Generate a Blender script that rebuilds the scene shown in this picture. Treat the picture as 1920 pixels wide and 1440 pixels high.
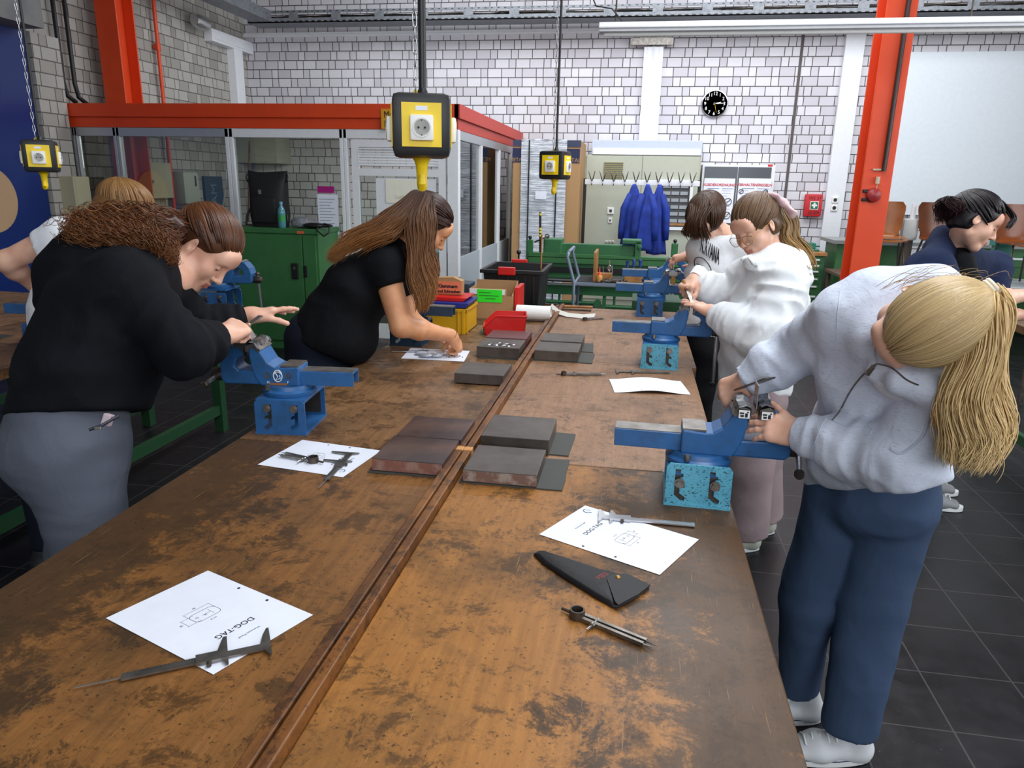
import bpy, bmesh, math, random
import numpy as np
from mathutils import Vector, Matrix
for _o in list(bpy.data.objects): bpy.data.objects.remove(_o, do_unlink=True)
SC = bpy.context.scene
COL = SC.collection
PI = math.pi
R = math.radians

# ------------------------------------------------------------------ camera
CAM = Vector((0, 0, 1.63)); FPX = 1365.7
_p, _y, _r = 0.268203, -0.162013, 0.019119
_fw = Vector((math.sin(_y)*math.cos(_p), math.cos(_y)*math.cos(_p), -math.sin(_p)))
_rt = _fw.cross(Vector((0, 0, 1))).normalized(); _up = _rt.cross(_fw)
C_R = _rt*math.cos(_r)+_up*math.sin(_r); C_U = -_rt*math.sin(_r)+_up*math.cos(_r); C_F = _fw
cd = bpy.data.cameras.new('camera'); co = bpy.data.objects.new('camera', cd); COL.objects.link(co)
cd.sensor_width = 36; cd.lens = FPX/1920*36; cd.clip_start = .05; cd.clip_end = 100
m = Matrix((C_R, C_U, -C_F)).transposed().to_4x4(); m.translation = CAM
co.matrix_world = m
SC.camera = co

# ------------------------------------------------------------------ light
SC.view_settings.view_transform = 'Standard'; SC.view_settings.look = 'None'
SC.view_settings.gamma = 1; SC.view_settings.use_curve_mapping = False
SC.view_settings.exposure = 0.22
w = bpy.data.worlds.new('sky'); SC.world = w; w.use_nodes = True
w.node_tree.nodes['Background'].inputs[0].default_value = (.75, .86, 1, 1)
w.node_tree.nodes['Background'].inputs[1].default_value = .22
def area(name, loc, aim, sx, sy, power, col):
    l = bpy.data.lights.new(name, 'AREA'); l.shape = 'RECTANGLE'; l.size = sx; l.size_y = sy; l.energy = power; l.color = col
    o = bpy.data.objects.new(name, l); COL.objects.link(o); o.location = loc
    o.rotation_euler = (Vector(aim)-Vector(loc)).to_track_quat('-Z', 'Y').to_euler()
    return o
DAY = (.93, .965, 1.0)
area('skylight_near', (1.2, 1.2, 4.6), (1.0, 1.2, 0), 4.5, 1.4, 100, DAY)
area('skylight_middle', (.8, 5.0, 4.6), (.6, 5.0, 0), 6.0, 1.4, 150, DAY)
area('skylight_far', (.5, 8.6, 4.6), (.5, 9.6, 1.0), 8.0, 1.4, 215, DAY)
area('booth_fill', (-3.8, 9.2, 2.25), (-4.2, 9.6, 1), 2.0, .5, 22, (1, .93, .82))  # added fill light that brightens the booth inside, no known lamp
area('window_light_side', (5.6, 3.4, 2.6), (0, 4.2, 1.2), 6.0, 2.2, 170, DAY)
area('window_light_rear', (1.5, -3.4, 2.9), (.2, 4.5, 1.0), 6.0, 2.2, 150, DAY)

# ------------------------------------------------------------------ pixel -> place (1920x1440 frame)
def ray(px, py): return C_F + C_R*((px-960)/FPX) - C_U*((py-720)/FPX)
def Wz(px, py, z): d = ray(px, py); return CAM+d*((z-CAM.z)/d.z)
def Wy(px, py, y): d = ray(px, py); return CAM+d*((y-CAM.y)/d.y)
def Wx(px, py, x): d = ray(px, py); return CAM+d*((x-CAM.x)/d.x)
def D(px, py, zc): return CAM+ray(px, py)*zc

# ------------------------------------------------------------------ materials
def lin(c):
    if isinstance(c, str): c = tuple(int(c[i:i+2], 16)/255 for i in (0, 2, 4))
    return tuple((x/12.92 if x <= .04045 else ((x+.055)/1.055)**2.4) for x in c)+(1,)
class NT:
    def __init__(s, name):
        s.m = bpy.data.materials.new(name); s.m.use_nodes = True; s.t = s.m.node_tree; s.n = s.t.nodes
        s.b = s.n['Principled BSDF']; s.tc = s.n.new('ShaderNodeTexCoord')
    def add(s, k, ins=None, **kw):
        n = s.n.new(k)
        for a, b in kw.items(): setattr(n, a, b)
        for a, b in (ins or {}).items():
            if isinstance(b, bpy.types.NodeSocket): s.t.links.new(b, n.inputs[a])
            else: n.inputs[a].default_value = b
        return n
    def mapv(s, scale=(1, 1, 1), rot=(0, 0, 0), loc=(0, 0, 0), src=None):
        return s.add('ShaderNodeMapping', {'Vector': src or s.tc.outputs['Object'], 'Scale': scale, 'Rotation': rot, 'Location': loc}).outputs[0]
    def noise(s, scale, vec=None, detail=4, rough=.55, dist=0):
        return s.add('ShaderNodeTexNoise', {'Vector': vec or s.tc.outputs['Object'], 'Scale': scale, 'Detail': detail, 'Roughness': rough, 'Distortion': dist}).outputs[0]
    def ramp(s, fac, a, b, ca=0., cb=1.):
        return s.add('ShaderNodeMapRange', {'Value': fac, 'From Min': a, 'From Max': b, 'To Min': ca, 'To Max': cb}).outputs[0]
    def mix(s, fac, a, b, mode='MIX'):
        n = s.n.new('ShaderNodeMix'); n.data_type = 'RGBA'; n.blend_type = mode; n.clamp_factor = True
        for i, v in ((0, fac), (6, a), (7, b)):
            if isinstance(v, bpy.types.NodeSocket): s.t.links.new(v, n.inputs[i])
            else: n.inputs[i].default_value = v
        return n.outputs[2]
    def math(s, op, a, b=0., c=0.):
        n = s.n.new('ShaderNodeMath'); n.operation = op
        for i, v in enumerate((a, b, c)):
            if isinstance(v, bpy.types.NodeSocket): s.t.links.new(v, n.inputs[i])
            else: n.inputs[i].default_value = v
        return n.outputs[0]
    def set(s, k, v):
        if isinstance(v, bpy.types.NodeSocket): s.t.links.new(v, s.b.inputs[k])
        else: s.b.inputs[k].default_value = v
    def bump(s, h, strength=.3, dist=.01):
        s.set('Normal', s.add('ShaderNodeBump', {'Height': h, 'Strength': strength, 'Distance': dist}).outputs[0])
MC = {}
def mat(name, col, rough=.5, metal=0., col2=None, sc=20, thr=(.4, .65), bump=0., bsc=None, emit=0, **kw):
    if name in MC: return MC[name]
    t = NT(name); c = lin(col)
    if col2 is not None:
        n = t.noise(sc, detail=5); t.set('Base Color', t.mix(t.ramp(n, *thr), c, lin(col2)))
    else:
        n = t.noise(sc, detail=3); d = tuple(x*.955 for x in c[:3])+(1,)
        t.set('Base Color', t.mix(t.ramp(n, .35, .7), c, d))
    t.set('Roughness', rough); t.set('Metallic', metal)
    if bump: t.bump(t.noise(bsc or 300, detail=3), bump, .002)
    if emit: t.set('Emission Color', c); t.set('Emission Strength', emit)
    for k, v in kw.items(): t.set(k.replace('_', ' '), v)
    MC[name] = t.m; return t.m
def brick_mat(name, cb, cb2, cm, axis, seed=0.):
    t = NT(name); sep = t.add('ShaderNodeSeparateXYZ', {0: t.tc.outputs['Object']})
    u = sep.outputs[axis]; z = sep.outputs[2]
    H = .1235; row = t.math('FLOOR', t.math('DIVIDE', z, H))
    wn = t.add('ShaderNodeTexWhiteNoise', {'W': t.math('ADD', row, seed)}, noise_dimensions='1D').outputs['Value']
    P = .8
    x = t.math('ADD', u, t.math('MULTIPLY', wn, P)); xm = t.math('DIVIDE', x, P); per = t.math('FLOOR', xm); fx = t.math('FRACT', xm)
    d = None; idx = None
    for e in (0, .25, .5, .625, .875, 1.0):
        a = t.math('ABSOLUTE', t.math('SUBTRACT', fx, e)); d = a if d is None else t.math('MINIMUM', d, a)
        if 0 < e < 1:
            g = t.math('GREATER_THAN', fx, e); idx = g if idx is None else t.math('ADD', idx, g)
    d = t.math('MULTIPLY', d, P)
    fz = t.math('FRACT', t.math('DIVIDE', z, H)); dz = t.math('MULTIPLY', t.math('SUBTRACT', .5, t.math('ABSOLUTE', t.math('SUBTRACT', fz, .5))), H)
    dm = t.math('MINIMUM', d, dz); face = t.add('ShaderNodeMapRange', {'Value': dm, 'From Min': .0042, 'From Max': .0062}).outputs[0]
    cid = t.math('ADD', t.math('MULTIPLY', row, 7.31), t.math('ADD', t.math('MULTIPLY', per, 3.7), t.math('MULTIPLY', idx, 1.9)))
    rnd = t.add('ShaderNodeTexWhiteNoise', {'W': cid}, noise_dimensions='1D').outputs['Value']
    c = t.mix(t.ramp(rnd, .3, 1.), lin(cb), lin(cb2)); n = t.noise(9, detail=6, rough=.7)
    c = t.mix(t.ramp(n, .35, .8, 0, .35), c, lin(cb2)); c = t.mix(face, lin(cm), c)
    t.set('Base Color', c); t.set('Roughness', .75); t.bump(t.math('ADD', face, t.math('MULTIPLY', n, .15)), .6, .006); return t.m
M = {}
M['wall_back'] = brick_mat('white brick back', 'd9d7dd', 'c2bec6', '4d4846', 0)
M['wall_side'] = brick_mat('grey brick side', 'b4b1ac', '97938c', '615c55', 1, 3.3)
def floor_mat():
    t = NT('black floor tiles'); sep = t.add('ShaderNodeSeparateXYZ', {0: t.tc.outputs['Object']})
    def edge(s, off):
        f = t.math('FRACT', t.math('DIVIDE', t.math('SUBTRACT', s, off), .3)); return t.math('MULTIPLY', t.math('SUBTRACT', .5, t.math('ABSOLUTE', t.math('SUBTRACT', f, .5))), .3)
    d = t.math('MINIMUM', edge(sep.outputs[0], 1.377-1.5), edge(sep.outputs[1], 2.42-2.4))
    face = t.ramp(d, .0015, .0032); n = t.noise(6, detail=8, rough=.7); n2 = t.noise(70, detail=4)
    c = t.mix(t.ramp(n, .4, .75), lin('0d0c10'), lin('1b191d')); c = t.mix(t.ramp(n2, .68, .74, 0, .5), c, lin('6d6a68'))
    c = t.mix(face, lin('403c3b'), c); t.set('Base Color', c); t.set('Roughness', t.ramp(n, .3, .7, .32, .5)); t.set('Specular IOR Level', .4)
    t.bump(t.math('ADD', face, t.math('MULTIPLY', n2, .2)), .25, .002); return t.m
M['floor'] = floor_mat()
def wood_bench(name, base, mid, dark, grime=.5, seed=0., edge=None):
    t = NT(name); v = t.mapv(loc=(seed, seed*.7, 0))
    g = t.noise(1.0, t.mapv((55, 4.5, 20), loc=(seed, 0, 0)), detail=6, rough=.7)
    n1 = t.noise(2.6, v, detail=9, rough=.68, dist=.3); n2 = t.noise(9, v, detail=12, rough=.82, dist=.35); n3 = t.noise(85, v, detail=5, rough=.75)
    c = t.mix(t.ramp(g, .32, .7), lin(base), lin(mid)); c = t.mix(t.ramp(n1, .63-grime*.25, .80-grime*.2, 0, .8), c, lin(dark))
    c = t.mix(t.ramp(n2, .64-grime*.20, .67-grime*.18, 0, .62), c, tuple(x*.6 for x in lin(dark)[:3])+(1,))
    n4 = t.noise(24, v, detail=10, rough=.85, dist=.5)
    c = t.mix(t.ramp(n4, .54, .60, 0, .5), c, tuple(x*.75 for x in lin(dark)[:3])+(1,))
    if edge:
        ex = t.add('ShaderNodeSeparateXYZ', {0: t.tc.outputs['Object']}).outputs[0]; em = t.math('ADD', t.ramp(ex, edge[0], edge[1], 0, .95), t.math('MULTIPLY', t.math('SUBTRACT', n2, .5), 3.6))
        c = t.mix(t.ramp(em, .30, .62, 0, .85), c, lin(edge[2]))
    spots = t.ramp(n3, .625, .655, 0, .8); c = t.mix(spots, c, lin('2b1d12'))
    vv = t.add('ShaderNodeTexVoronoi', {'Vector': v, 'Scale': 55., 'Randomness': 1.}, feature='F1').outputs['Distance']
    c = t.mix(t.ramp(vv, .09, .15, .75, 0), c, lin('38271a'))
    for k, (a, sx) in enumerate(((.5, 260), (-.45, 330), (1.3, 280), (2.4, 300))):
        s = t.noise(1.0, t.mapv((sx, 7, 1), (0, 0, a), (seed+k, k*3.1, 0)), detail=2)
        c = t.mix(t.math('MULTIPLY', t.ramp(s, .72, .75), t.ramp(n2, .42, .6, .0, .55)), c, lin('b8935f'))
    t.set('Base Color', c); t.set('Roughness', t.ramp(n1, .3, .7, .36, .55)); t.set('Specular IOR Level', .32)
    t.bump(t.math('ADD', t.math('MULTIPLY', g, .5), t.math('MULTIPLY', n3, .7)), .22, .002); return t.m
M['wood_l'] = wood_bench('bench wood left', '8f6134', '6f4a28', '46331f', .60, 1.3, (.15, -.28, '3f2f20'))
M['wood_r'] = wood_bench('bench wood right', 'a87238', '8b5c2c', '4a3620', .58, 5.1, (-.12, .30, '3a2a1b'))
M['wood_far'] = wood_bench('bench wood far', '9a7456', '826046', '56412f', .45, 9.7)  # base colour lightened to stand in for glare on the far tops
M['wood_farl'] = wood_bench('bench wood far left', '8f6a47', '6f4f33', '412d1e', .62, 13.7)
M['lip'] = wood_bench('lip wood', '8a5829', '643c1c', '33211a', .6, 3.3)
M['vise'] = mat('blue vise paint', '2c6fae', .38, 0, '2a5680', 9, (.5, .72), .1, 120)
def worn_blue(name, c1, c2, c3, thr):
    t = NT(name); n = t.noise(14, detail=8, rough=.7); n2 = t.noise(1.0, t.mapv((170, 170, 400), (0, .6, 0)), detail=2)
    c = t.mix(t.ramp(n, .45, .7), lin(c1), lin(c2)); c = t.mix(t.ramp(n2, thr, thr+.03), c, lin(c3))
    g = t.noise(30, detail=6, rough=.8); c = t.mix(t.ramp(g, .64, .70, 0, .8), c, lin('6d6258'))
    t.set('Base Color', c); t.set('Roughness', .4); t.bump(n2, .1, .001); return t.m
M['vise'] = worn_blue('blue vise paint worn', '2a6099', '284f77', '4a4a4c', .74)
M['vise2'] = worn_blue('light blue chipped paint', '5fadc6', '4c9bb8', '22404e', .60)
M['vise_dark'] = worn_blue('dark blue vise paint', '1d3a52', '1a2f42', '18293a', .75)
M['tray'] = mat('galvanised tray', '82868c', .5, .35, '6a6e74', 25, (.4, .7), .1)
M['steel'] = mat('worn steel', '8f8b86', .38, .85, '6b655e', 25, (.4, .7), .1)
M['steel_l'] = mat('bright steel', 'c6c6c8', .3, .9)
M['steel_d'] = mat('dark steel', '4c4744', .45, .7, '5d5248', 30)
M['iron'] = mat('machined iron plate', '625b56', .42, .5, '4d453f', 14, (.35, .7), .08)
M['iron_b'] = mat('brown tarnished iron plate', '6a5148', .4, .5, '45393a', 7, (.35, .6), .08)
M['rust'] = mat('rusty cast edge', '7d6156', .7, .25, 'a0938a', 30, (.5, .62), .4, 90)
M['rub'] = mat('dark rubber mat', '42433f', .7)
M['orange'] = mat('orange steel paint', 'e2491c', .42, 0, 'd64116', 4, (.3, .8))
M['red_dull'] = mat('dull red band paint', 'c03a2a', .5)
M['alu'] = mat('aluminium frame', 'b9bcc0', .35, .55)
M['alu_w'] = mat('pale aluminium frame', 'e9ebee', .42, .0)
M['white'] = mat('white paint', 'e9ebf0', .5)
M['white_p'] = mat('white plastic', 'f2f2f0', .35)
M['paper'] = mat('paper', 'e9edf9', .55)
M['black'] = mat('black plastic', '17171a', .42)
M['black_m'] = mat('black matt', '121214', .7)
M['ink'] = mat('ink', '1b1b22', .6)
M['yellow'] = mat('yellow plastic', 'f5d20c', .4)
M['green'] = mat('green cabinet paint', '38703e', .42, 0, '336638', 5)
M['green_d'] = mat('green machine paint', '2f6b3d', .42, 0, '29603a', 6)
M['green_leg'] = mat('dark green frame paint', '1f4a2b', .45)
M['blue_door'] = mat('deep blue door', '0d2a6e', .35)
M['tan'] = mat('tan board', 'b49472', .7)
M['concrete'] = mat('concrete', '8a8a88', .85, 0, '77777a', 8, (.3, .7), .3, 60)
M['beige_m'] = mat('beige enamel', 'b6b093', .5)
M['grey_cab'] = mat('grey green cabinet', 'b5b9a9', .5)
M['grey_pale'] = mat('pale blue grey sheet', 'c4cee0', .5)
M['card'] = mat('cardboard', 'b08a5e', .75)
M['red'] = mat('red plastic', 'd3221e', .35)
M['blue_p'] = mat('blue plastic', '22358c', .4)
M['yel_p'] = mat('ochre yellow plastic', 'd9a516', .4)
M['lime'] = mat('fluorescent green label', '2df02a', .5)
M['salmon'] = mat('salmon label', 'e8845e', .6)
M['leather'] = mat('black leather', '0d0b0f', .6, 0, bump=.3, bsc=240)
M['brass'] = mat('brass', 'b08a4a', .4, .7)
M['alu_sheet'] = mat('scratched aluminium jaw plates', 'a9aaad', .3, .9, '7d7d80', 30, (.45, .6), .3, 60)
M['wood_h'] = mat('light turned wood', 'b07c46', .5, 0, '8e5f34', 12)
M['ply'] = mat('moulded plywood', '8a4f1e', .3, 0, '74401a', 5)
M['ply2'] = mat('dark moulded plywood', '6d3818', .3, 0, '5c2f14', 5)
M['coat'] = mat('blue work coat', '17379a', .8, 0, '112a78', 8)
def glass_mat(name, tint, refl=.18, rough=.0):
    t = NT(name); t.n.remove(t.b); tr = t.add('ShaderNodeBsdfTransparent', {0: tint}); gl = t.add('ShaderNodeBsdfGlossy', {0: (1, 1, 1, 1), 'Roughness': rough})
    lw = t.add('ShaderNodeFresnel', {'IOR': 1.5}); f = t.math('ADD', t.math('MULTIPLY', lw.outputs[0], 1.), refl*.2)
    mx = t.add('ShaderNodeMixShader', {0: f, 1: tr.outputs[0], 2: gl.outputs[0]}); t.t.links.new(mx.outputs[0], t.n['Material Output'].inputs[0]); return t.m
M['glass'] = glass_mat('booth glass', (.82, .87, .85, 1), .1)
M['glass_c'] = glass_mat('clear plastic', (.9, .93, .95, 1))
def foil_mat():
    t = NT('stretch wrap'); n = t.noise(1., t.mapv((3, 3, 45)), detail=5, rough=.7, dist=.6)
    t.set('Base Color', t.mix(t.ramp(n, .38, .62), lin('a4aab2'), lin('dde3ec'))); t.set('Roughness', .22); t.set('Metallic', .25); t.bump(n, .8, .02); return t.m
M['foil'] = foil_mat()

# ------------------------------------------------------------------ object helpers
def tag(o, label=None, cat=None, group=None, kind=None):
    if label: o['label'] = label
    if cat: o['category'] = cat
    if group: o['group'] = group
    if kind: o['kind'] = kind
    return o
def thing(name, label, cat, loc=(0, 0, 0), rz=0., group=None):
    o = bpy.data.objects.new(name, None); COL.objects.link(o); o.empty_display_size = .05
    o.location = loc; o.rotation_euler = (0, 0, rz); bpy.context.view_layer.update() if False else None
    o['_m'] = 0; del o['_m']
    return tag(o, label, cat, group)
def frame(a, b):
    t = (Vector(b)-Vector(a)).normalized(); s = t.cross(Vector((0, 0, 1)))
    if s.length < 1e-4: s = t.cross(Vector((0, 1, 0)))
    s.normalize(); return t, s, s.cross(t)
class MB:
    def __init__(s): s.v = []; s.f = []; s.mi = []; s.m = 0; s.c = []
    def add(s, vs, fs):
        b = len(s.v); s.v += [tuple(v) for v in vs]; s.f += [tuple(i+b for i in f) for f in fs]; s.mi += [s.m]*len(fs); return s
    def box(s, c, d, rz=0, M4=None, bev=0.):
        x, y, z = (k/2 for k in d)
        if bev:
            b = min(bev, x*.9, y*.9, z*.9); bm = bmesh.new(); bmesh.ops.create_cube(bm, size=1)
            for v in bm.verts: v.co = Vector((v.co.x*2*x, v.co.y*2*y, v.co.z*2*z))
            bmesh.ops.bevel(bm, geom=bm.edges[:], offset=b, segments=2, affect='EDGES', profile=.6)
            bm.verts.ensure_lookup_table(); P = [v.co.copy() for v in bm.verts]; F = [[v.index for v in f.verts] for f in bm.faces]; bm.free()
        else:
            P = [Vector((a*x, b*y, e*z)) for e in (-1, 1) for b in (-1, 1) for a in (-1, 1)]
            F = [(0, 2, 3, 1), (4, 5, 7, 6), (0, 1, 5, 4), (2, 6, 7, 3), (0, 4, 6, 2), (1, 3, 7, 5)]
        Rm = Matrix.Rotation(rz, 3, 'Z') if M4 is None else M4
        return s.add([Rm@p+Vector(c) for p in P], F)
    def bb(s, a, b, bev=0.):
        return s.box([(a[i]+b[i])/2 for i in range(3)], [abs(b[i]-a[i]) for i in range(3)], bev=bev)
    def cyl(s, a, b, r, r2=None, n=16, cap=True):
        a = Vector(a); b = Vector(b); r2 = r if r2 is None else r2; t, u, w_ = frame(a, b); P = []
        for c, rr in ((a, r), (b, r2)):
            for k in range(n): an = 2*PI*k/n; P.append(c+(u*math.cos(an)+w_*math.sin(an))*rr)
        F = [(k, (k+1) % n, n+(k+1) % n, n+k) for k in range(n)]
        if cap: F += [tuple(range(n-1, -1, -1)), tuple(range(n, 2*n))]
        return s.add(P, F)
    def tube(s, pts, r, n=8, cap=True, closed=False, rad=None):
        pts = [Vector(p) for p in pts]; L = len(pts); P = []; pu = None
        for i, p in enumerate(pts):
            a = pts[(i-1) % L] if (i > 0 or closed) else p; b = pts[(i+1) % L] if (i < L-1 or closed) else p
            t = (b-a).normalized() if (b-a).length > 1e-9 else Vector((0, 0, 1))
            if pu is None:
                pu = t.cross(Vector((0, 0, 1)));
                if pu.length < 1e-3: pu = t.cross(Vector((0, 1, 0)))
            pu = (pu-t*pu.dot(t)).normalized(); w_ = t.cross(pu); rr = rad[i] if rad else r
            for k in range(n): an = 2*PI*k/n; P.append(p+(pu*math.cos(an)+w_*math.sin(an))*rr)
        F = []; E = L if closed else L-1
        for i in range(E):
            for k in range(n): j = (i+1) % L; F.append((i*n+k, i*n+(k+1) % n, j*n+(k+1) % n, j*n+k))
        if cap and not closed: F += [tuple(range(n-1, -1, -1)), tuple(range((L-1)*n, L*n))]
        return s.add(P, F)
    def prism(s, poly, h, o=(0, 0, 0), ux=(1, 0, 0), uy=(0, 1, 0), un=None):
        o = Vector(o); ux = Vector(ux); uy = Vector(uy); un = Vector(un) if un is not None else ux.cross(uy); n = len(poly)
        P = [o+ux*a+uy*b for a, b in poly]+[o+ux*a+uy*b+un*h for a, b in poly]
        F = [tuple(range(n-1, -1, -1)), tuple(range(n, 2*n))]+[(k, (k+1) % n, n+(k+1) % n, n+k) for k in range(n)]
        return s.add(P, F)
    def lathe(s, prof, o=(0, 0, 0), ax=(0, 0, 1), n=20):
        o = Vector(o); t, u, w_ = frame((0, 0, 0), ax); P = []
        for r, z in prof:
            for k in range(n): an = 2*PI*k/n; P.append(o+t*z+(u*math.cos(an)+w_*math.sin(an))*max(r, 1e-4))
        F = [(i*n+k, i*n+(k+1) % n, (i+1)*n+(k+1) % n, (i+1)*n+k) for i in range(len(prof)-1) for k in range(n)]
        F += [tuple(range(n-1, -1, -1)), tuple(range((len(prof)-1)*n, len(prof)*n))]
        return s.add(P, F)
    def sph(s, c, r, n=12, sc=(1, 1, 1)):
        prof = [(math.sin(PI*i/n), -math.cos(PI*i/n)) for i in range(n+1)]; b = len(s.v); s.lathe(prof, n=n+4)
        for i in range(b, len(s.v)): p = s.v[i]; s.v[i] = (c[0]+p[0]*r*sc[0], c[1]+p[1]*r*sc[1], c[2]+p[2]*r*sc[2])
        return s
    def quad(s, *p): return s.add(p, [tuple(range(len(p)))])
    def build(s, name, mats, parent=None, label=None, smooth=False, kind=None, world=True, bevel=0., loc=None):
        me = bpy.data.meshes.new(name); V = np.array(s.v, dtype=float)
        off = Vector((0, 0, 0))
        if parent is None and loc is not None: off = Vector(loc)
        me.from_pydata([], [], []); me.clear_geometry()
        if parent is not None and world:
            mi = par_inv(parent); V = V@np.array(mi.to_3x3()).T+np.array(mi.translation)
        elif loc is not None: V = V-np.array(off)
        me.from_pydata(V.tolist(), [], s.f)
        if not isinstance(mats, (list, tuple)): mats = [mats]
        for m_ in mats: me.materials.append(M[m_] if isinstance(m_, str) else m_)
        me.polygons.foreach_set('material_index', s.mi)
        bm = bmesh.new(); bm.from_mesh(me); bmesh.ops.recalc_face_normals(bm, faces=bm.faces); bm.to_mesh(me); bm.free()
        if smooth == 'auto' or smooth is False:
            me.polygons.foreach_set('use_smooth', [smooth == 'auto']*len(me.polygons))
            if smooth == 'auto': me.set_sharp_from_angle(angle=R(38))
        else: me.polygons.foreach_set('use_smooth', [True]*len(me.polygons))
        o = bpy.data.objects.new(name, me); COL.objects.link(o)
        if parent is not None: o.parent = parent
        elif loc is not None: o.location = off
        if bevel:
            b = o.modifiers.new('bevel', 'BEVEL'); b.width = bevel; b.segments = 2; b.limit_method = 'ANGLE'
        if label: o['label'] = label
        if kind: o['kind'] = kind
        return o
def par_inv(p):
    q = p; Mx = Matrix.Identity(4)
    while q is not None:
        Mx = (Matrix.Translation(q.location)@q.rotation_euler.to_matrix().to_4x4())@Mx; q = q.parent
    return Mx.inverted()
def par_m(p): return par_inv(p).inverted()
def single(mb, name, mats, label, cat, group=None, loc=None, **kw):
    o = mb.build(name, mats, None, loc=loc, **kw); return tag(o, label, cat, group)
def dup(root, loc, rz, label=None, group=None):
    def cp(o, par):
        c = o.copy(); COL.objects.link(c); c.parent = par
        for ch in [x for x in bpy.data.objects if x.parent == o]: cp(ch, c)
        return c
    r_ = cp(root, None); r_.location = loc; r_.rotation_euler = (0, 0, rz)
    if label: r_['label'] = label
    if group: r_['group'] = group
    return r_
def text(s_, size, O, X, Y, mat_, parent, name='lettering', ext=.0006, align='CENTER', bold=0., shear=0, sx=1., label=None):
    cu = bpy.data.curves.new('t', 'FONT'); cu.body = s_; cu.size = size; cu.align_x = align; cu.align_y = 'CENTER'; cu.extrude = ext; cu.offset = bold; cu.resolution_u = 3; cu.shear = shear
    ob = bpy.data.objects.new('t', cu); COL.objects.link(ob); dg = bpy.context.evaluated_depsgraph_get(); me = bpy.data.meshes.new_from_object(ob.evaluated_get(dg))
    bpy.data.objects.remove(ob, do_unlink=True); X = Vector(X).normalized(); Y = Vector(Y).normalized(); N = X.cross(Y); mb = MB()
    mb.add([Vector(O)+X*v.co.x*sx+Y*v.co.y+N*v.co.z for v in me.vertices], [tuple(p.vertices) for p in me.polygons]); bpy.data.meshes.remove(me)
    return mb.build(name, mat_, parent, label=label)
def holed(outer, holes, th, O, X, Y, mb):
    cu = bpy.data.curves.new('h', 'CURVE'); cu.dimensions = '2D'; cu.fill_mode = 'BOTH'; cu.extrude = th/2
    for lp in [outer]+holes:
        sp = cu.splines.new('POLY'); sp.points.add(len(lp)-1); sp.use_cyclic_u = True
        for i, p in enumerate(lp): sp.points[i].co = (p[0], p[1], 0, 1)
    ob = bpy.data.objects.new('h', cu); COL.objects.link(ob); dg = bpy.context.evaluated_depsgraph_get(); me = bpy.data.meshes.new_from_object(ob.evaluated_get(dg))
    bpy.data.objects.remove(ob, do_unlink=True); X = Vector(X); Y = Vector(Y); N = X.cross(Y)
    mb.add([Vector(O)+X*v.co.x+Y*v.co.y+N*v.co.z for v in me.vertices], [tuple(p.vertices) for p in me.polygons]); bpy.data.meshes.remove(me)
def lerp(a, b, t): return a+(b-a)*t
# ================================================================== SETTING
def struct(name, mb, m_, **k): return mb.build(name, m_, None, kind='structure', **k)
YB = 11.0; XL = -5.93; XR = 6.5; ZT = 5.2
mb = MB(); mb.bb((XL-.3, -5, -.1), (XR+.3, YB+.3, 0)); struct('floor', mb, 'floor')
mb = MB(); mb.bb((XL-.3, YB, 0), (XR+.3, YB+.3, ZT)); struct('wall_back', mb, 'wall_back')
mb = MB(); mb.bb((XL-.3, -5, 0), (XL, YB, ZT)); struct('wall_left', mb, 'wall_side')
mb = MB(); mb.bb((XR, -5, 0), (XR+.3, YB, ZT)); struct('wall_right', mb, 'wall_side')
mb = MB()
mb.bb((XL-.3, -5, ZT), (XR+.3, YB+.3, ZT+.1)); struct('ceiling', mb, 'concrete')
# left wall: deep blue door, lintel, pier
mb = MB(); mb.bb((XL, 3.4, 0), (XL+.06, 6.7, 2.95)); dr = struct('door_1', mb, 'blue_door')
mb = MB(); cy, cz = 6.0, 1.40; mb.cyl((XL+.055, cy, cz), (XL+.075, cy, cz), .30, n=40); mb.build('round_board', 'tan', dr)
mb = MB(); mb.bb((XL, 3.0, 2.95), (XL+.35, 6.62, 3.9)); struct('trim_1', mb, 'concrete')
mb = MB(); mb.bb((XL, 6.72, 0), (XL+.10, 7.08, 2.95)); struct('trim_2', mb, 'wall_side')
mb = MB(); mb.bb((XL, 6.83, 1.22), (XL+.26, 7.06, 1.62)); o = single(mb, 'electric_cabinet', 'beige_m', 'beige enamelled electric cabinet on the brick pier beside the blue door', 'cabinet', bevel=.006)
mb = MB(); mb.bb((XL+.255, 6.85, 1.24), (XL+.268, 7.04, 1.60)); mb.build('door', 'beige_m', o, bevel=.003)
mb = MB()
for dx, dy in ((0, 0), (.02, .16)):
    y0 = 7.12+dy; mb.tube([(XL+.06, y0, 5.1), (XL+.06, y0, 2.55), (XL+.07, y0+.02, 2.42), (XL+.10, y0+.1, 2.36)], .022)
single(mb, 'cable_pipe', 'black', 'pair of black cable pipes running down the left wall onto the booth roof', 'pipe', smooth=True)
mb = MB(); mb.tube([(XL+.07, 8.75, 5.1), (XL+.07, 8.75, .1)], .022, n=10)
mb.cyl((XL+.02, 8.75, 3.15), (XL+.07, 8.75, 3.15), .03); mb.cyl((XL+.07, 8.75, 3.11), (XL+.07, 8.75, 3.19), .032)
single(mb, 'red_pipe', 'orange', 'thin red pipe running down the left wall behind the booth', 'pipe', smooth='auto')
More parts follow.
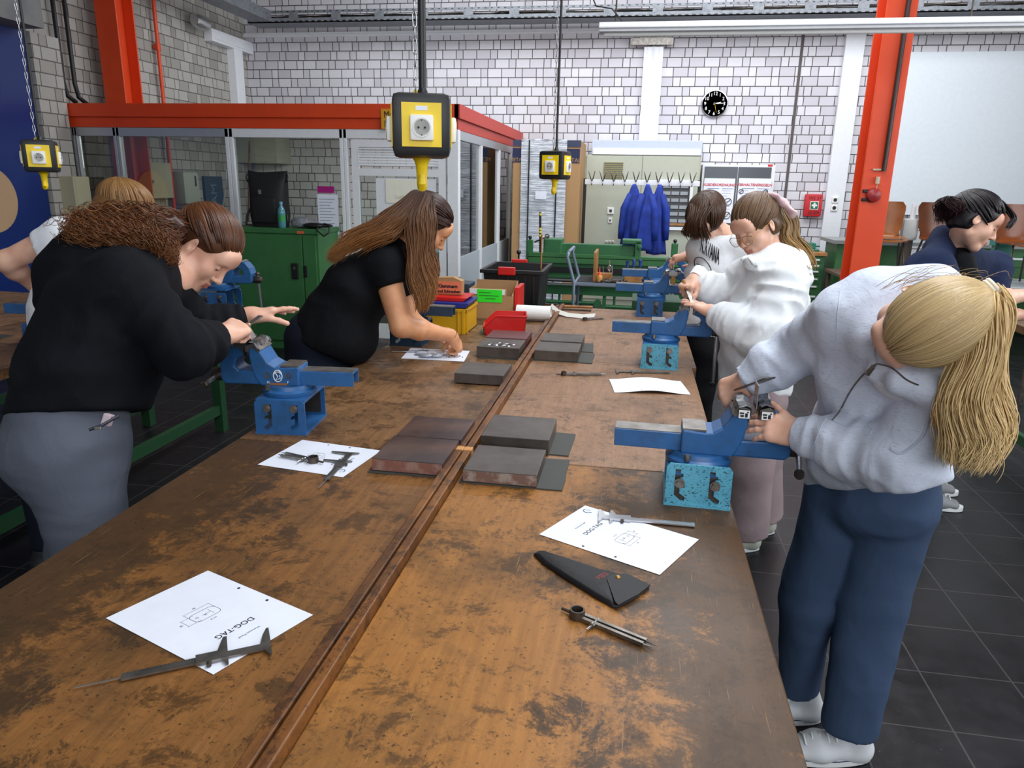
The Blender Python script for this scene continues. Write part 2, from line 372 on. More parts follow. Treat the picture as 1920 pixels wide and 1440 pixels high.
# L shaped white ducts
mb = MB(); mb.bb((XL, 9.9, 3.42), (XL+.12, 11.0, 3.58)); mb.bb((XL, 10.45, 2.4), (XL+.12, 10.68, 3.42)); mb.bb((XL+.12, 9.95, 3.45), (XL+.13, 10.95, 3.47))
single(mb, 'cable_duct', 'white', 'white angled cable duct on the left wall near the corner', 'duct', bevel=.01)
mb = MB()
p = Wy(475, 67, YB); mb.bb((XL, YB-.035, p.z-.03), (1.0, YB, p.z+.03)); mb.bb((XL, YB-.04, p.z-.012), (1.0, YB-.03, p.z-.004))
single(mb, 'cable_trunking', 'white', 'long thin white horizontal trunking along the back wall', 'trunking')
mb = MB(); mb.bb((2.0, YB-.012, 0), (2.035, YB-.0005, ZT)); struct('trim_3', mb, mat('joint', '57504f', .8))
# orange steel columns
def column(x, y, label, rz=0):
    t = thing('steel_column', label, 'column', (x, y, 0))
    mb = MB(); mb.bb((x-.125, y-.15, 0), (x+.125, y-.13, ZT)); mb.bb((x-.125, y+.13, 0), (x+.125, y+.15, ZT)); mb.bb((x-.008, y-.13, 0), (x+.008, y+.13, ZT))
    mb.build('beam', 'orange', t, bevel=.006)
    mb = MB(); mb.bb((x-.2, y-.2, 0), (x+.2, y+.2, .025))
    for sx in (-1, 1):
        for sy in (-1, 1): mb.cyl((x+sx*.17, y+sy*.17, .025), (x+sx*.17, y+sy*.17, .05), .015, n=6)
    mb.build('base_plate', 'orange', t)
    return t
column(-5.66, 7.75, 'orange steel column behind the glass at the left end of the booth')
CX = 2.105; CY = 7.4
column(CX, CY, 'orange steel column with a red alarm bell, right of the first aid box')
mb = MB(); yb = CY-.15-.03; xx = CX+.035; mb.tube([(xx, yb, ZT), (xx, yb, 1.80)], .021, n=10); single(mb, 'conduit', mat('dark brown conduit', '3a2422', .4), 'dark brown conduit pipe running down the front of the orange column', 'pipe', smooth='auto')
t = thing('alarm_bell', 'red alarm bell on the front of the orange column', 'bell', (CX-.02, CY-.15, 1.56))
p = Wy(1638, 366, CY-.17)
mb = MB(); mb.lathe([(.062, 0), (.064, .02), (.055, .045), (.03, .058), (.008, .062), (.008, .07)], (p.x, CY-.152, p.z), (0, -1, 0), 28); mb.build('gong', mat('bell red', '9c2b2e', .4), t, smooth='auto')
mb = MB()
for dz in (.035, -.04): mb.box((p.x-.06, CY-.158, p.z+dz), (.07, .012, .028), bev=.005); mb.cyl((p.x-.08, CY-.16, p.z+dz), (p.x-.08, CY-.175, p.z+dz), .008)
mb.build('bracket', 'black', t)
mb = MB(); q = Wy(1647, 318, CY-.17); mb.box((q.x, CY-.165, q.z), (.09, .02, .014)); q = Wy(1645, 338, CY-.17); mb.cyl((q.x, CY-.18, q.z-.03), (q.x, CY-.18, q.z+.03), .018); mb.tube([(q.x, CY-.18, q.z), (q.x, CY-.18, p.z+.05)], .004)
mb.build('cable_fitting', mat('fitting', 'c9b9a0', .5), t)

# ================================================================== BOOTH
BY = 7.15; BX = -1.735; BE = 11.0; ZH = 2.12
bo = thing('glazed_booth', 'glass walled office booth with orange roof band against the left wall', 'booth', (XL, BY, 0))
mb = MB()
for z0, z1, o_ in ((2.215, 2.345, .0), (2.115, 2.215, -.03)):
    mb.bb((XL+.02, BY-.05-o_*0, z0), (BX+.02, BY+.02, z1)) if o_ == 0 else mb.bb((XL+.02, BY-.02, z0), (BX+.0, BY+.03, z1))
mb.build('roof_band', 'orange', bo, bevel=.005)
mb = MB(); mb.bb((BX-.03, BY-.05, 2.215), (BX+.03, BE, 2.345)); mb.bb((BX-.03, BY-.02, 2.115), (BX+.005, BE, 2.215)); mb.build('roof_band', 'red_dull', bo, bevel=.005)
mb = MB(); mb.bb((XL+.02, BY+.02, 2.30), (BX-.03, BE, 2.335)); mb.build('roof', 'glass_c', bo)  # unseen roof made clear to let light down into the booth
fr = MB(); gl = MB()
def post(px, y=BY, w_=.05, z0=0, z1=ZH): x = Wy(px, 300, y).x; fr.bb((x-w_/2, y, z0), (x+w_/2, y+.05, z1)); return x
xs = [Wy(q_, 300, BY).x for q_ in (147, 224, 433, 645)]
for i, x in enumerate(xs):
    ww = (.05, .07, .085, .075)[i]
    mb = MB(); mb.bb((x-ww/2, BY-.01, 0), (x-.004, BY+.05, ZH)); mb.bb((x+.004, BY-.01, 0), (x+ww/2, BY+.05, ZH)); mb.bb((x-.005, BY, 0), (x+.005, BY+.04, ZH)); mb.build('mullion', 'alu' if i < 2 else 'alu_w', bo, bevel=.003)
mb = MB(); mb.bb((XL+.05, BY-.01, 2.03), (xs[2], BY+.05, 2.115)); mb.build('head_rail', 'alu', bo, bevel=.003)
mb = MB(); mb.bb((xs[2], BY-.01, 2.03), (BX, BY+.05, 2.115)); mb.build('head_rail', 'alu_w', bo, bevel=.003)
for a, b in zip(xs[:3], xs[1:4]):
    mb = MB(); mb.bb((a+.035, BY+.018, .9), (b-.035, BY+.024, 2.03)); mb.build('pane', 'glass', bo)
    mb = MB(); mb.bb((a+.035, BY, 0), (b-.035, BY+.03, .88)); mb.bb((a+.035, BY-.01, .86), (b-.035, BY+.04, .91)); mb.build('lower_panel', mat('panel grey', '9ea3a6', .5), bo)
# door with louvre
xd0 = Wy(660, 300, BY).x; xd1 = Wy(836, 300, BY).x
dr = MB(); wd_ = xd1-xd0; holed([(0, .05), (wd_, .05), (wd_, 2.02), (0, 2.02)], [[(.07, .2), (wd_-.07, .2), (wd_-.07, 1.68), (.07, 1.68)], [(.07, 1.75), (wd_-.07, 1.75), (wd_-.07, 1.95), (.07, 1.95)]], .045, (xd0, BY+.0075, 0), (1, 0, 0), (0, 0, 1), dr)
dr = dr.build('door', 'alu_w', bo, bevel=.004)
mb = MB()
for k in range(7):
    z = 1.775+k*.026; mb.prism([(-.02, 0), (.01, .014), (.01, .020), (-.02, .006)], xd1-xd0-.14, (xd0+.07, BY, z), (0, 1, 0), (0, 0, 1), (1, 0, 0))
mb.build('louvre', 'alu_w', dr)
mb = MB(); mb.bb((xd0+.07, BY+.005, .2), (xd1-.07, BY+.011, 1.68)); mb.build('pane', 'glass', dr)
p0 = Wy(712, 334, BY+.14); p1 = Wy(840, 392, BY+.14)
mb = MB(); mb.bb((xd0+.24, BY-.004, 1.22), (xd1-.10, BY+.002, 1.66)); mb.build('notice_board', 'white', dr)
mb = MB(); a = Wy(722, 336, BY-.02); b = Wy(790, 382, BY-.02); mb.bb((a.x, BY-.012, b.z), (b.x, BY-.005, a.z)); nt = mb.build('notice', mat('note', 'f3f1df', .6), dr)
text('Lunkern', .05, ((a.x+b.x)/2, BY-.0135, b.z+.06), (1, 0, 0), (0, 0, 1), mat('pencil', 'b9b5a0', .6), dr)
mb = MB(); mb.bb((Wy(845, 300, BY).x-.03, BY-.02, 0), (BX+.005, BY+.07, ZH)); mb.build('corner_post', 'alu_w', bo, bevel=.004)
# glazed side
sy = [BY+.07, 8.25, 9.35, 10.2]
mb = MB(); mb.bb((BX-.05, BY+.05, 2.03), (BX, BE, 2.115)); mb.build('head_rail', 'alu', bo)
mb = MB(); mb.bb((BX-.04, BY+.05, .0), (BX-.01, BE, .9)); mb.build('lower_panel', mat('side panel', 'a9b3ba', .5), bo)
for y in sy[1:]:
    mb = MB(); mb.bb((BX-.05, y-.045, 0), (BX, y-.008, 2.03)); mb.bb((BX-.05, y+.008, 0), (BX, y+.045, 2.03)); mb.build('mullion', 'alu_w', bo)
for a, b in zip(sy, sy[1:]+[BE]):
    mb = MB(); mb.bb((BX-.03, a+.03, .9), (BX-.024, b-.03, 2.03)); mb.build('pane', 'glass', bo)
# yellow sign on band
a = Wy(714, 204, BY-.06); b = Wy(776, 242, BY-.06)
mb = MB(); mb.bb((a.x, BY-.06, b.z), (b.x, BY-.05, a.z)); o = single(mb, 'load_sign', mat('sign amber', 'd99a1e', .5), 'small amber load sign on the orange roof band of the booth', 'sign')
text('Max', .09, (a.x+.09, BY-.062, a.z-.055), (1, 0, 0), (0, 0, 1), 'ink', o, sx=.8); text('De', .09, (a.x+.075, BY-.062, a.z-.14), (1, 0, 0), (0, 0, 1), 'ink', o, sx=.8)
# inside the booth
p = Wx(345, 352, XL+.1)
mb = MB(); mb.box((XL+.12, p.y, p.z), (.22, .36, .42), bev=.07); o = single(mb, 'towel_dispenser', mat('dispenser', 'a8ada2', .4), 'grey towel dispenser on the wall inside the booth', 'dispenser', smooth='auto')
mb = MB(); mb.bb((XL+.228, p.y+.05, p.z+.02), (XL+.234, p.y+.08, p.z+.15)); mb.build('slot', 'black', o)
p = Wx(300, 340, XL+.1)
mb = MB(); mb.bb((XL, p.y-.22, p.z-.2), (XL+.12, p.y+.22, p.z+.22)); o = single(mb, 'key_box', 'beige_m', 'flat beige box on the left wall inside the booth', 'box', bevel=.005); mb = MB(); mb.cyl((XL+.12, p.y-.17, p.z), (XL+.15, p.y-.17, p.z), .02); mb.build('lock', 'steel_l', o)
mb = MB(); p = Wx(272, 330, XL+.1); mb.tube([(XL+.06, p.y, p.z+.2), (XL+.06, p.y, p.z-.22)], .009); single(mb, 'wall_rod', 'steel_l', 'thin bright rod on the wall inside the booth', 'rod')
p = Wy(487, 300, 10.8)
mb = MB(); mb.bb((p.x-.42, 10.55, p.z-.05), (p.x+.42, 10.99, p.z+.35)); o = single(mb, 'wall_cupboard', 'grey_cab', 'pale grey cupboard hung on the back wall inside the booth', 'cupboard', bevel=.004)
mb = MB(); mb.bb((p.x-.41, 10.54, p.z-.04), (p.x-.005, 10.55, p.z+.34)); mb.build('door', 'grey_cab', o); mb = MB(); mb.bb((p.x+.005, 10.54, p.z-.04), (p.x+.41, 10.55, p.z+.34)); mb.build('door', 'grey_cab', o)
p = Wx(410, 372, XL+.05)
mb = MB(); mb.bb((XL, p.y-.3, p.z-.45), (XL+.04, p.y+.15, p.z+.3)); o = single(mb, 'painted_board', mat('teal board', '2e4a5e', .6), 'dark blue painted board on the left wall inside the booth', 'board'); text('TEAM', .2, (XL+.042, p.y-.08, p.z-.05), (0, 0, 1), (0, -1, 0), mat('board ink', '6f8598', .6), o)
mb = MB(); a = Wy(467, 268, 8); mb.tube([Wy(468, 264, 8), Wy(467, 330, 8), Wy(466, 415, 8)], .012); single(mb, 'wooden_pole', 'wood_h', 'thin wooden pole standing inside the booth', 'pole')
mb = MB(); mb.tube([Wy(424, 318, 7.4), Wy(423, 350, 7.4), Wy(419, 380, 7.4), Wy(415, 400, 7.4), Wy(418, 420, 7.4)], .006); single(mb, 'white_cable', 'white_p', 'white cable hanging inside the booth glass', 'cable', smooth=True)
a = Wy(593, 364, BY-.01); b = Wy(634, 430, BY-.01)
mb = MB(); mb.bb((a.x, BY+.01, b.z-.05), (b.x, BY+.016, a.z)); o = single(mb, 'notice_sheet', 'paper', 'white notice sheet taped to the booth glass above the green cabinet', 'paper')
mb = MB(); c_ = Wy(594, 349, BY); d_ = Wy(624, 362, BY); mb.bb((c_.x, BY+.01, d_.z), (d_.x+.01, BY+.016, c_.z)); single(mb, 'magenta_note', mat('magenta', 'a8127a', .6), 'small magenta note on the booth glass above the notice sheet', 'paper')
mb = MB()
for k in range(9): mb.bb((a.x+.02, BY+.007, a.z-.05-k*.03), (b.x-.03-(k*37 % 5)*.012, BY+.009, a.z-.044-k*.03))
mb.build('print', mat('grey print', '9aa3b2', .6), o)
# bottle and things seen through the side glass
p = Wx(884, 480, BX-.3)
t = thing('canister', 'yellow labelled canister on the sill inside the side glass of the booth', 'canister', (BX-.3, p.y, .95))
mb = MB(); mb.box((BX-.3, p.y, 1.06), (.18, .12, .24), bev=.03); mb.cyl((BX-.3, p.y, 1.18), (BX-.3, p.y, 1.23), .035); mb.build('body', mat('can', 'd6d3b8', .4), t, smooth='auto')
mb = MB(); mb.bb((BX-.37, p.y-.064, .99), (BX-.23, p.y-.0605, 1.10)); mb.build('label', mat('canlabel', 'cfc23a', .5), t); mb = MB(); mb.bb((BX-.37, p.y-.064, .95), (BX-.23, p.y-.0605, .985)); mb.build('label', 'red', t)
mb = MB(); mb.bb((BX-.65, BY+.25, .85), (BX-.1, 10.6, .93)); mb.bb((BX-.62, BY+.3, 0), (BX-.12, 10.5, .85)); single(mb, 'inner_counter', mat('counter', 'c9cdd0', .5), 'pale counter inside the booth along the side glass', 'counter')

# ================================================================== GREEN CABINET with bag etc
gy = 6.62; gx0, gx1, gz = -3.93, -2.98, 1.18
t = thing('green_cabinet', 'green steel cabinet with a backpack on top in front of the booth', 'cabinet', ((gx0+gx1)/2, gy, 0))
mb = MB(); mb.bb((gx0, gy+.02, 0), (gx1, gy+.5, gz-.04)); mb.build('body', 'green', t, bevel=.004)
mb = MB(); mb.bb((gx0-.01, gy-.0, gz-.05), (gx1+.01, gy+.52, gz)); mb.build('top', 'green', t, bevel=.008)
mb = MB(); mb.bb((gx0+.10, gy, .09), (gx1-.16, gy+.02, gz-.06)); d = mb.build('door', 'green', t, bevel=.004)
mb = MB(); xh = gx1-.24; mb.box((xh, gy-.008, .78), (.065, .02, .15), bev=.006); hh = mb.build('handle', 'black', d); mb = MB(); mb.cyl((xh, gy-.022, .81), (xh, gy-.018, .81), .014); mb.build('lock', 'steel', hh)
mb = MB(); mb.bb((gx1-.15, gy, .09), (gx1-.02, gy+.02, gz-.06)); d = mb.build('door', 'green', t, bevel=.004); mb = MB(); mb.box((gx1-.135, gy-.004, .78), (.03, .014, .11), bev=.004); mb.build('handle', 'black', d)
mb = MB(); mb.box((gx0+.05, gy+.014, .80), (.03, .014, .10)); mb.build('hinge', 'black', t)
mb = MB(); mb.bb((gx1-.20, gy-.002, gz-.045), (gx1-.13, gy+.001, gz-.02)); mb.build('badge', mat('badge', 'd2643a', .5), t)
# backpack
bx, by = Wy(507, 400, 6.85).x, 6.85
t = thing('backpack', 'tall black roll top backpack standing on the green cabinet', 'backpack', (bx, by, gz))
mb = MB()
prof = [(0, .0, .17, .10), (.1, 0, .185, .11), (.3, 0, .18, .10), (.42, 0, .19, .075), (.47, 0, .2, .03), (.50, 0, .205, .02)]
n = 20; P = []; F = []
for z, dx, a_, b_ in prof:
    for k in range(n):
        an = 2*PI*k/n; c_, s_ = math.cos(an), math.sin(an); sg = lambda v, e: math.copysign(abs(v)**e, v)
        P.append((bx+a_*sg(c_, .5), by+b_*sg(s_, .5), gz+.003+z+(.03*abs(c_)**3 if z > .45 else 0)))
for i in range(len(prof)-1):
    for k in range(n): F.append((i*n+k, i*n+(k+1) % n, (i+1)*n+(k+1) % n, (i+1)*n+k))
F += [tuple(range(n)), tuple(range((len(prof)-1)*n, len(prof)*n))]; mb.add(P, F)
mb.build('bag', 'black_m', t, smooth='auto')
mb = MB(); mb.box((bx, by-.115, gz+.16), (.24, .05, .24), bev=.03); mb.build('pocket', 'black_m', t, smooth='auto')
mb = MB(); mb.box((bx-.02, by-.145, gz+.33), (.03, .004, .04)); mb.build('badge', mat('tagg', '6e6e72', .5), t)
for sx in (-1, 1):
    mb = MB(); mb.tube([(bx+sx*.19, by, gz+.52), (bx+sx*.215, by-.02, gz+.47), (bx+sx*.2, by-.03, gz+.42)], .008); mb.build('strap', 'black', t, smooth=True)
    mb = MB(); mb.tube([(bx+sx*.17, by-.05, gz+.18), (bx+sx*.21, by-.07, gz+.10), (bx+sx*.22, by-.08, gz+.02), (bx+sx*.16, by-.09, gz+.015)], .011); mb.build('strap', 'black', t, smooth=True)
p = Wy(531, 395, 6.72)
t = thing('water_bottle', 'clear green labelled water bottle in front of the black backpack', 'bottle', (p.x, 6.72, gz))
mb = MB(); mb.lathe([(.03, .002), (.036, .01), (.037, .09), (.033, .1), (.037, .11), (.037, .15), (.03, .18), (.014, .205), (.013, .225)], (p.x, 6.68, gz), n=20); mb.build('body', mat('pet', '4f8a96', .1, 0), t, smooth='auto')
mb = MB(); mb.lathe([(.0378, .06), (.0378, .125)], (p.x, 6.68, gz), n=20); mb.build('label', mat('green label', '2f8f50', .5), t, smooth='auto'); mb = MB(); mb.cyl((p.x, 6.68, gz+.222), (p.x, 6.68, gz+.245), .016); mb.build('cap', mat('bottle cap', '5aa0c0', .4), t)
def blob(name, m_, label, cat, parts, rough=0., parent=None):
    mb = MB()
    for c, r, sc in parts: mb.sph(c, r, 12, sc)
    o = mb.build(name, m_, parent, smooth=True)
    rm = o.modifiers.new('r', 'REMESH'); rm.mode = 'VOXEL'; rm.voxel_size = .012; rm.use_smooth_shade = True
    sm = o.modifiers.new('s', 'SMOOTH'); sm.iterations = 4
    if parent is None: tag(o, label, cat)
    return o
p = Wy(570, 418, 6.8)
blob('grey_bag', mat('heather grey', '7d8087', .9, 0, '63666d', 40, (.4, .6), .3), 'crumpled grey cloth bag on the green cabinet beside the bottle', 'bag', [((p.x-.03, 6.8, gz+.055), .07, (1.5, 1.1, .75)), ((p.x+.06, 6.82, gz+.04), .06, (1.6, 1, .65)), ((p.x-.02, 6.76, gz+.03), .05, (2, 1, .6))])
p = Wy(600, 424, 6.8)
o = blob('black_pouch_bag', 'black', 'flat black pouch with looped strap at the right end of the green cabinet', 'bag', [((p.x-.02, 6.72, gz+.03), .06, (2.0, 1.3, .45)), ((p.x+.08, 6.74, gz+.03), .05, (1.6, 1.3, .4))])
mb = MB(); mb.tube([(p.x+.08, 6.72, gz+.05), (p.x+.16, 6.66, gz+.03), (p.x+.17, 6.60, gz-.03), (p.x+.12, 6.60, gz-.06), (p.x+.06, 6.60, gz-.01), (p.x+.03, 6.66, gz+.045)], .008); mb.build('strap', 'black', o, smooth=True)

# ================================================================== BACK WALL THINGS
def facing(o_, s, mb, a, b, th): mb.bb((a.x, s-th, b.z), (b.x, s, a.z))
# clock
p = Wy(1340, 194.5, YB-.03); r_ = .178
t = thing('wall_clock', 'round black faced clock on the white brick wall', 'clock', (p.x, YB-.02, p.z))
mb = MB(); mb.lathe([(r_*.9, 0), (r_, .01), (r_, .035), (r_*.93, .04), (r_*.93, .03)], (p.x, YB-.001, p.z), (0, -1, 0), 48); mb.build('rim', 'steel_l', t, smooth='auto')
mb = MB(); mb.cyl((p.x, YB-.02, p.z), (p.x, YB-.031, p.z), r_*.93, n=48); mb.build('dial', mat('clock dial', '0d1014', .12), t)
for k in range(1, 13):
    a = R(90-30*k); text(str(k), .062, (p.x+math.cos(a)*r_*.72, YB-.033, p.z+math.sin(a)*r_*.72), (1, 0, 0), (0, 0, 1), 'white_p', t, name='numeral')
for a_, l_, w_, m_ in ((R(14), .085, .012, 'white_p'), (R(3), .13, .008, 'white_p'), (R(-75), .12, .003, 'yellow')):
    mb = MB(); d = Vector((math.cos(a_), 0, math.sin(a_))); s_ = Vector((-d.z, 0, d.x)); c = Vector((p.x, YB-.036, p.z)); mb.quad(c-d*.02-s_*w_/2, c-d*.02+s_*w_/2, c+d*l_+s_*w_*.3, c+d*l_-s_*w_*.3); mb.build('hand', m_, t)
# first aid box
p = Wy(1524, 385, YB-.05)
t = thing('first_aid_box', 'red first aid box with white cross on the brick wall', 'first aid box', (p.x, YB-.05, p.z))
mb = MB(); mb.box((p.x, YB-.045, p.z), (.23, .09, .30), bev=.02); mb.build('case', mat('aid red', 'c8202c', .45), t, smooth='auto')
mb = MB(); mb.box((p.x+.01, YB-.092, p.z), (.11, .004, .11)); mb.build('emblem', 'white_p', t); mb = MB(); mb.box((p.x+.01, YB-.095, p.z), (.095, .003, .095)); mb.build('emblem', mat('aid green', '0d6b4a', .5), t)
mb = MB(); mb.box((p.x+.01, YB-.098, p.z), (.07, .003, .024)); mb.box((p.x+.01, YB-.098, p.z), (.024, .0032, .07)); mb.build('emblem', 'white_p', t)
text('WS 37', .06, (p.x+.01, YB-.092, p.z+.095), (1, 0, 0), (0, 0, 1), 'ink', t); text('2E-EM', .06, (p.x+.01, YB-.092, p.z-.1), (1, 0, 0), (0, 0, 1), 'ink', t)
# white panel (projection surface)
mb = MB(); a = Wy(1708, 97, YB-.06); mb.bb((a.x, YB-.05, 1.32), (XR-.1, YB-.02, a.z)); single(mb, 'projection_screen', mat('projection white', 'dfe7ee', .45), 'large blank white projection panel on the back wall right of the orange column', 'panel', bevel=.004)
# vertical channels
def channel(pxl, pyt, pyb, wid, lab, dep=.07):
    a = Wy(pxl, pyt, YB-.05); b = Wy(pxl, pyt, YB); z1 = a.z; z0 = Wy(pxl, pyb, YB-.05).z
    t = thing('cable_channel', lab, 'channel', (a.x, YB-dep, z0)); mb = MB(); mb.bb((a.x, YB-dep, z0), (a.x+wid, YB, z1)); mb.build('cover', 'white', t, bevel=.004); return t, a.x, z0, z1
t, x, z0, z1 = channel(1208, 88, 270, .26, 'wide ribbed white cable channel on the back wall above the grey cabinet')
for f_ in (.2, .45, .5, .55, .8):
    mb = MB(); mb.bb((x+.26*f_-.004, YB-.078, z0), (x+.26*f_+.004, YB-.069, z1)); mb.build('rib', 'white', t)
t, x, z0, z1 = channel(1588, 60, 600, .24, 'tall white cable channel with sockets left of the orange column')
for py in (385, 400): 
    q = Wy(1572, py-10, YB-.09); mb = MB(); mb.box((x+.12, YB-.08, q.z), (.085, .02, .085), bev=.01); o = mb.build('socket', 'white_p', t); mb = MB(); mb.cyl((x+.12, YB-.089, q.z), (x+.12, YB-.092, q.z), .025); mb.build('inset', 'black', o)
# perforated strip with wings
a = Wy(1203, 28, YB-.1); b = Wy(1250, 82, YB-.1)
mb = MB(); mb.bb((a.x, YB-.09, b.z), (b.x, YB-.02, a.z)); o = single(mb, 'perforated_strip', 'steel', 'perforated grey metal strip between the cable tray and the white channel', 'strip')
mb = MB()
for i in range(6):
    for j in range(7): mb.bb((a.x+.03+i*.055, YB-.0925, b.z+.03+j*.055), (a.x+.055+i*.055, YB-.0895, b.z+.045+j*.055))
mb.build('perforation', 'black', o)
mb = MB(); c_ = Wy(1183, 72, YB-.1); d_ = Wy(1262, 84, YB-.1); mb.bb((c_.x, YB-.12, d_.z), (d_.x, YB-.09, c_.z)); mb.build('wing', 'steel', o)
# cable tray
tz0 = Wy(1000, 38, 10.5).z; tz1 = Wy(1000, 14, 10.5).z
t = thing('cable_tray', 'perforated grey cable tray running high along the back wall', 'cable tray', (-5.6, 10.5, tz0))
mb = MB(); y0, y1 = 10.4, 10.75; x0, x1 = -5.55, 6.3
mb.bb((x0, y0, tz0), (x1, y1, tz0+.012)); mb.bb((x0, y0, tz0), (x1, y0+.01, tz0+.06)); mb.bb((x0, y0, tz1-.035), (x1, y0+.01, tz1)); mb.bb((x0, y1-.01, tz0), (x1, y1, tz1))
k = x0
while k < x1: mb.bb((k, y0-.002, tz0+.05), (k+.13, y0+.012, tz1-.02)); k += .62
mb.build('tray', 'tray', t)
mb = MB(); k = x0+.05
while k < x1: mb.bb((k, y0-.004, tz0+.012), (k+.045, y0-.0005, tz0+.024)); mb.bb((k, y0-.004, tz1-.018), (k+.03, y0-.0005, tz1-.01)); k += .09
mb.build('perforation', 'black', t, kind='stuff')
rr = random.Random(3)
for i, (cm_, dz) in enumerate((('grey_cab', .05), ('black', .07), ('steel_d', .09), ('black', .105), ('steel', .115))):
    mb = MB(); mb.tube([(x0+j*.3, y0+.06+i*.03+rr.uniform(-.02, .02), tz0+dz+rr.uniform(-.02, .02)) for j in range(40)], .01, n=6); mb.build('cable', cm_, t, smooth=True)
mb = MB(); s0 = Vector((-5.55, 10.55, tz0)); e0 = Vector((-5.62, 4.0, tz0+.02)); mb.bb((-5.47, 4.0, tz0+.013), (-5.2, 10.4, tz0+.025)); mb.bb((-5.2, 4.0, tz0+.013), (-5.19, 10.4, tz1)); mb.bb((-5.48, 4.0, tz0+.013), (-5.47, 10.4, tz1)); mb.build('side_run', 'tray', t)
mb = MB(); q = Wy(365, 30, 9.9); mb.lathe([(.06, 0), (.085, .05), (.09, .25)], (-5.75, 9.4, tz0-.15), (0, 1, 0), 16); mb.build('fitting', 'steel_l', t, smooth='auto')
# strip lamp
p = Wy(1122, 52, 6); q = Wy(1920, 30, 6)
t = thing('strip_light', 'long white fluorescent strip light hanging in front of the back wall', 'ceiling light', (p.x, 6, 2.72))
mb = MB(); mb.bb((-.37, 5.95, 2.735), (4.2, 6.07, 2.80)); mb.bb((-.37, 5.93, 2.755), (4.2, 5.95, 2.775)); mb.build('housing', 'white', t, bevel=.006)
mb = MB(); mb.tube([(-.33, 6.01, 2.722), (4.1, 6.01, 2.722)], .014, n=10); mb.build('tube', 'white_p', t, smooth='auto')
for x in (-.25, 2.2, 4.0):
    mb = MB(); mb.tube([(x, 6.01, 2.8), (x, 6.01, 4.6)], .006); mb.build('hanger', 'steel_d', t)
mb = MB(); mb.tube([(-.2, 6, 2.81), (-.28, 6, 2.9), (-.4, 6, 2.92), (-.44, 6, 3.0), (-.42, 6, 3.15)], .006); mb.build('cable', 'black', t, smooth=True)

# ================================================================== FAR FURNITURE
# wrapped crates
yy = 9.5
def crate(px0, px1, pyt, y, lab, foil):
    a = Wy(px0, pyt, y); b = Wy(px1, pyt, y)
    t = thing('wrapped_crate', lab, 'crate', ((a.x+b.x)/2, y, 0)); mb = MB(); mb.bb((a.x, y, .12), (b.x, y+.9, a.z)); mb.build('carton', 'card', t, bevel=.01)
    mb = MB(); fa = lerp(a.x, b.x, foil[0]); fb = lerp(a.x, b.x, foil[1])
    N = 24; K = 60; P = []; F = []; rr = random.Random(5)
    for j in range(K+1):
        for i in range(N+1):
            P.append((lerp(fa, fb, i/N), y-.012-.010*abs(math.sin(j*1.7+math.sin(i*.5)*1.3))-rr.uniform(0, .008), lerp(.12, a.z+.01, j/K)))
    for j in range(K):
        for i in range(N): k = j*(N+1)+i; F.append((k, k+1, k+N+2, k+N+1))
    mb.add(P, F); mb.build('foil_wrap', 'foil', t, smooth=True)
    mb = MB()
    for f_ in (.25, .66): x = lerp(a.x, b.x, f_); mb.bb((x-.008, y-.04, .12), (x+.008, y-.032, a.z))
    mb.build('strapping', 'black', t)
    mb = MB(); mb.bb((a.x, y+.02, 0), (b.x, y+.88, .12)); mb.build('pallet', 'wood_h', t)
    return t, a, b
t, a, b = crate(962, 1090, 262, yy, 'tall cartons on a pallet wrapped in clear stretch film beside the booth', (.13, .8))
mb = MB(); mb.bb((a.x-.003, yy-.004, a.z-.27), (a.x+.11, yy, a.z-.1)); mb.bb((b.x-.2, yy-.004, a.z-.27), (b.x-.01, yy, a.z-.1)); mb.build('print', mat('navy print', '20284c', .6), t)
mb = MB(); mb.bb((a.x, yy-.006, a.z-.08), (b.x, yy-.002, a.z)); mb.build('corner_board', mat('navy corner', '39405a', .6), t)
text('METAL', .06, (a.x+.055, yy-.006, a.z-.24), (1, 0, 0), (0, 0, 1), 'card', t); text('METAL', .07, (b.x-.1, yy-.006, a.z-.24), (1, 0, 0), (0, 0, 1), 'card', t)
q = Wy(1014, 366, yy-.05); mb = MB(); mb.bb((q.x-.07, yy-.05, q.z-.05), (q.x+.07, yy-.045, q.z+.05)); mb.build('label', 'paper', t)
# grey cabinets
gy2 = 10.35; a = Wy(1098, 290, gy2); b = Wy(1316, 290, gy2); zt = Wy(1200, 291, gy2).z
t = thing('tall_grey_cabinet', 'tall grey green double cabinet behind the coat rack', 'cabinet', ((a.x+b.x)/2, gy2, 0))
mb = MB(); mb.bb((a.x, gy2, 0), (b.x, YB-.02, zt)); mb.build('body', 'grey_cab', t, bevel=.004)
xm = Wy(1205, 300, gy2).x
for x0, x1 in ((a.x+.02, xm-.004), (xm+.004, b.x-.02)):
    mb = MB(); mb.bb((x0, gy2-.015, .08), (x1, gy2, zt-.01)); mb.build('door', 'grey_cab', t, bevel=.003)
q0 = Wy(1133, 303, gy2); q1 = Wy(1167, 336, gy2)
mb = MB()
for k in range(9): z = lerp(q1.z, q0.z, (k+.5)/9); mb.bb((q0.x, gy2-.03, z-.008), (q1.x, gy2-.016, z+.006))
mb.build('vent', mat('brass vent', '8c8560', .5), t)
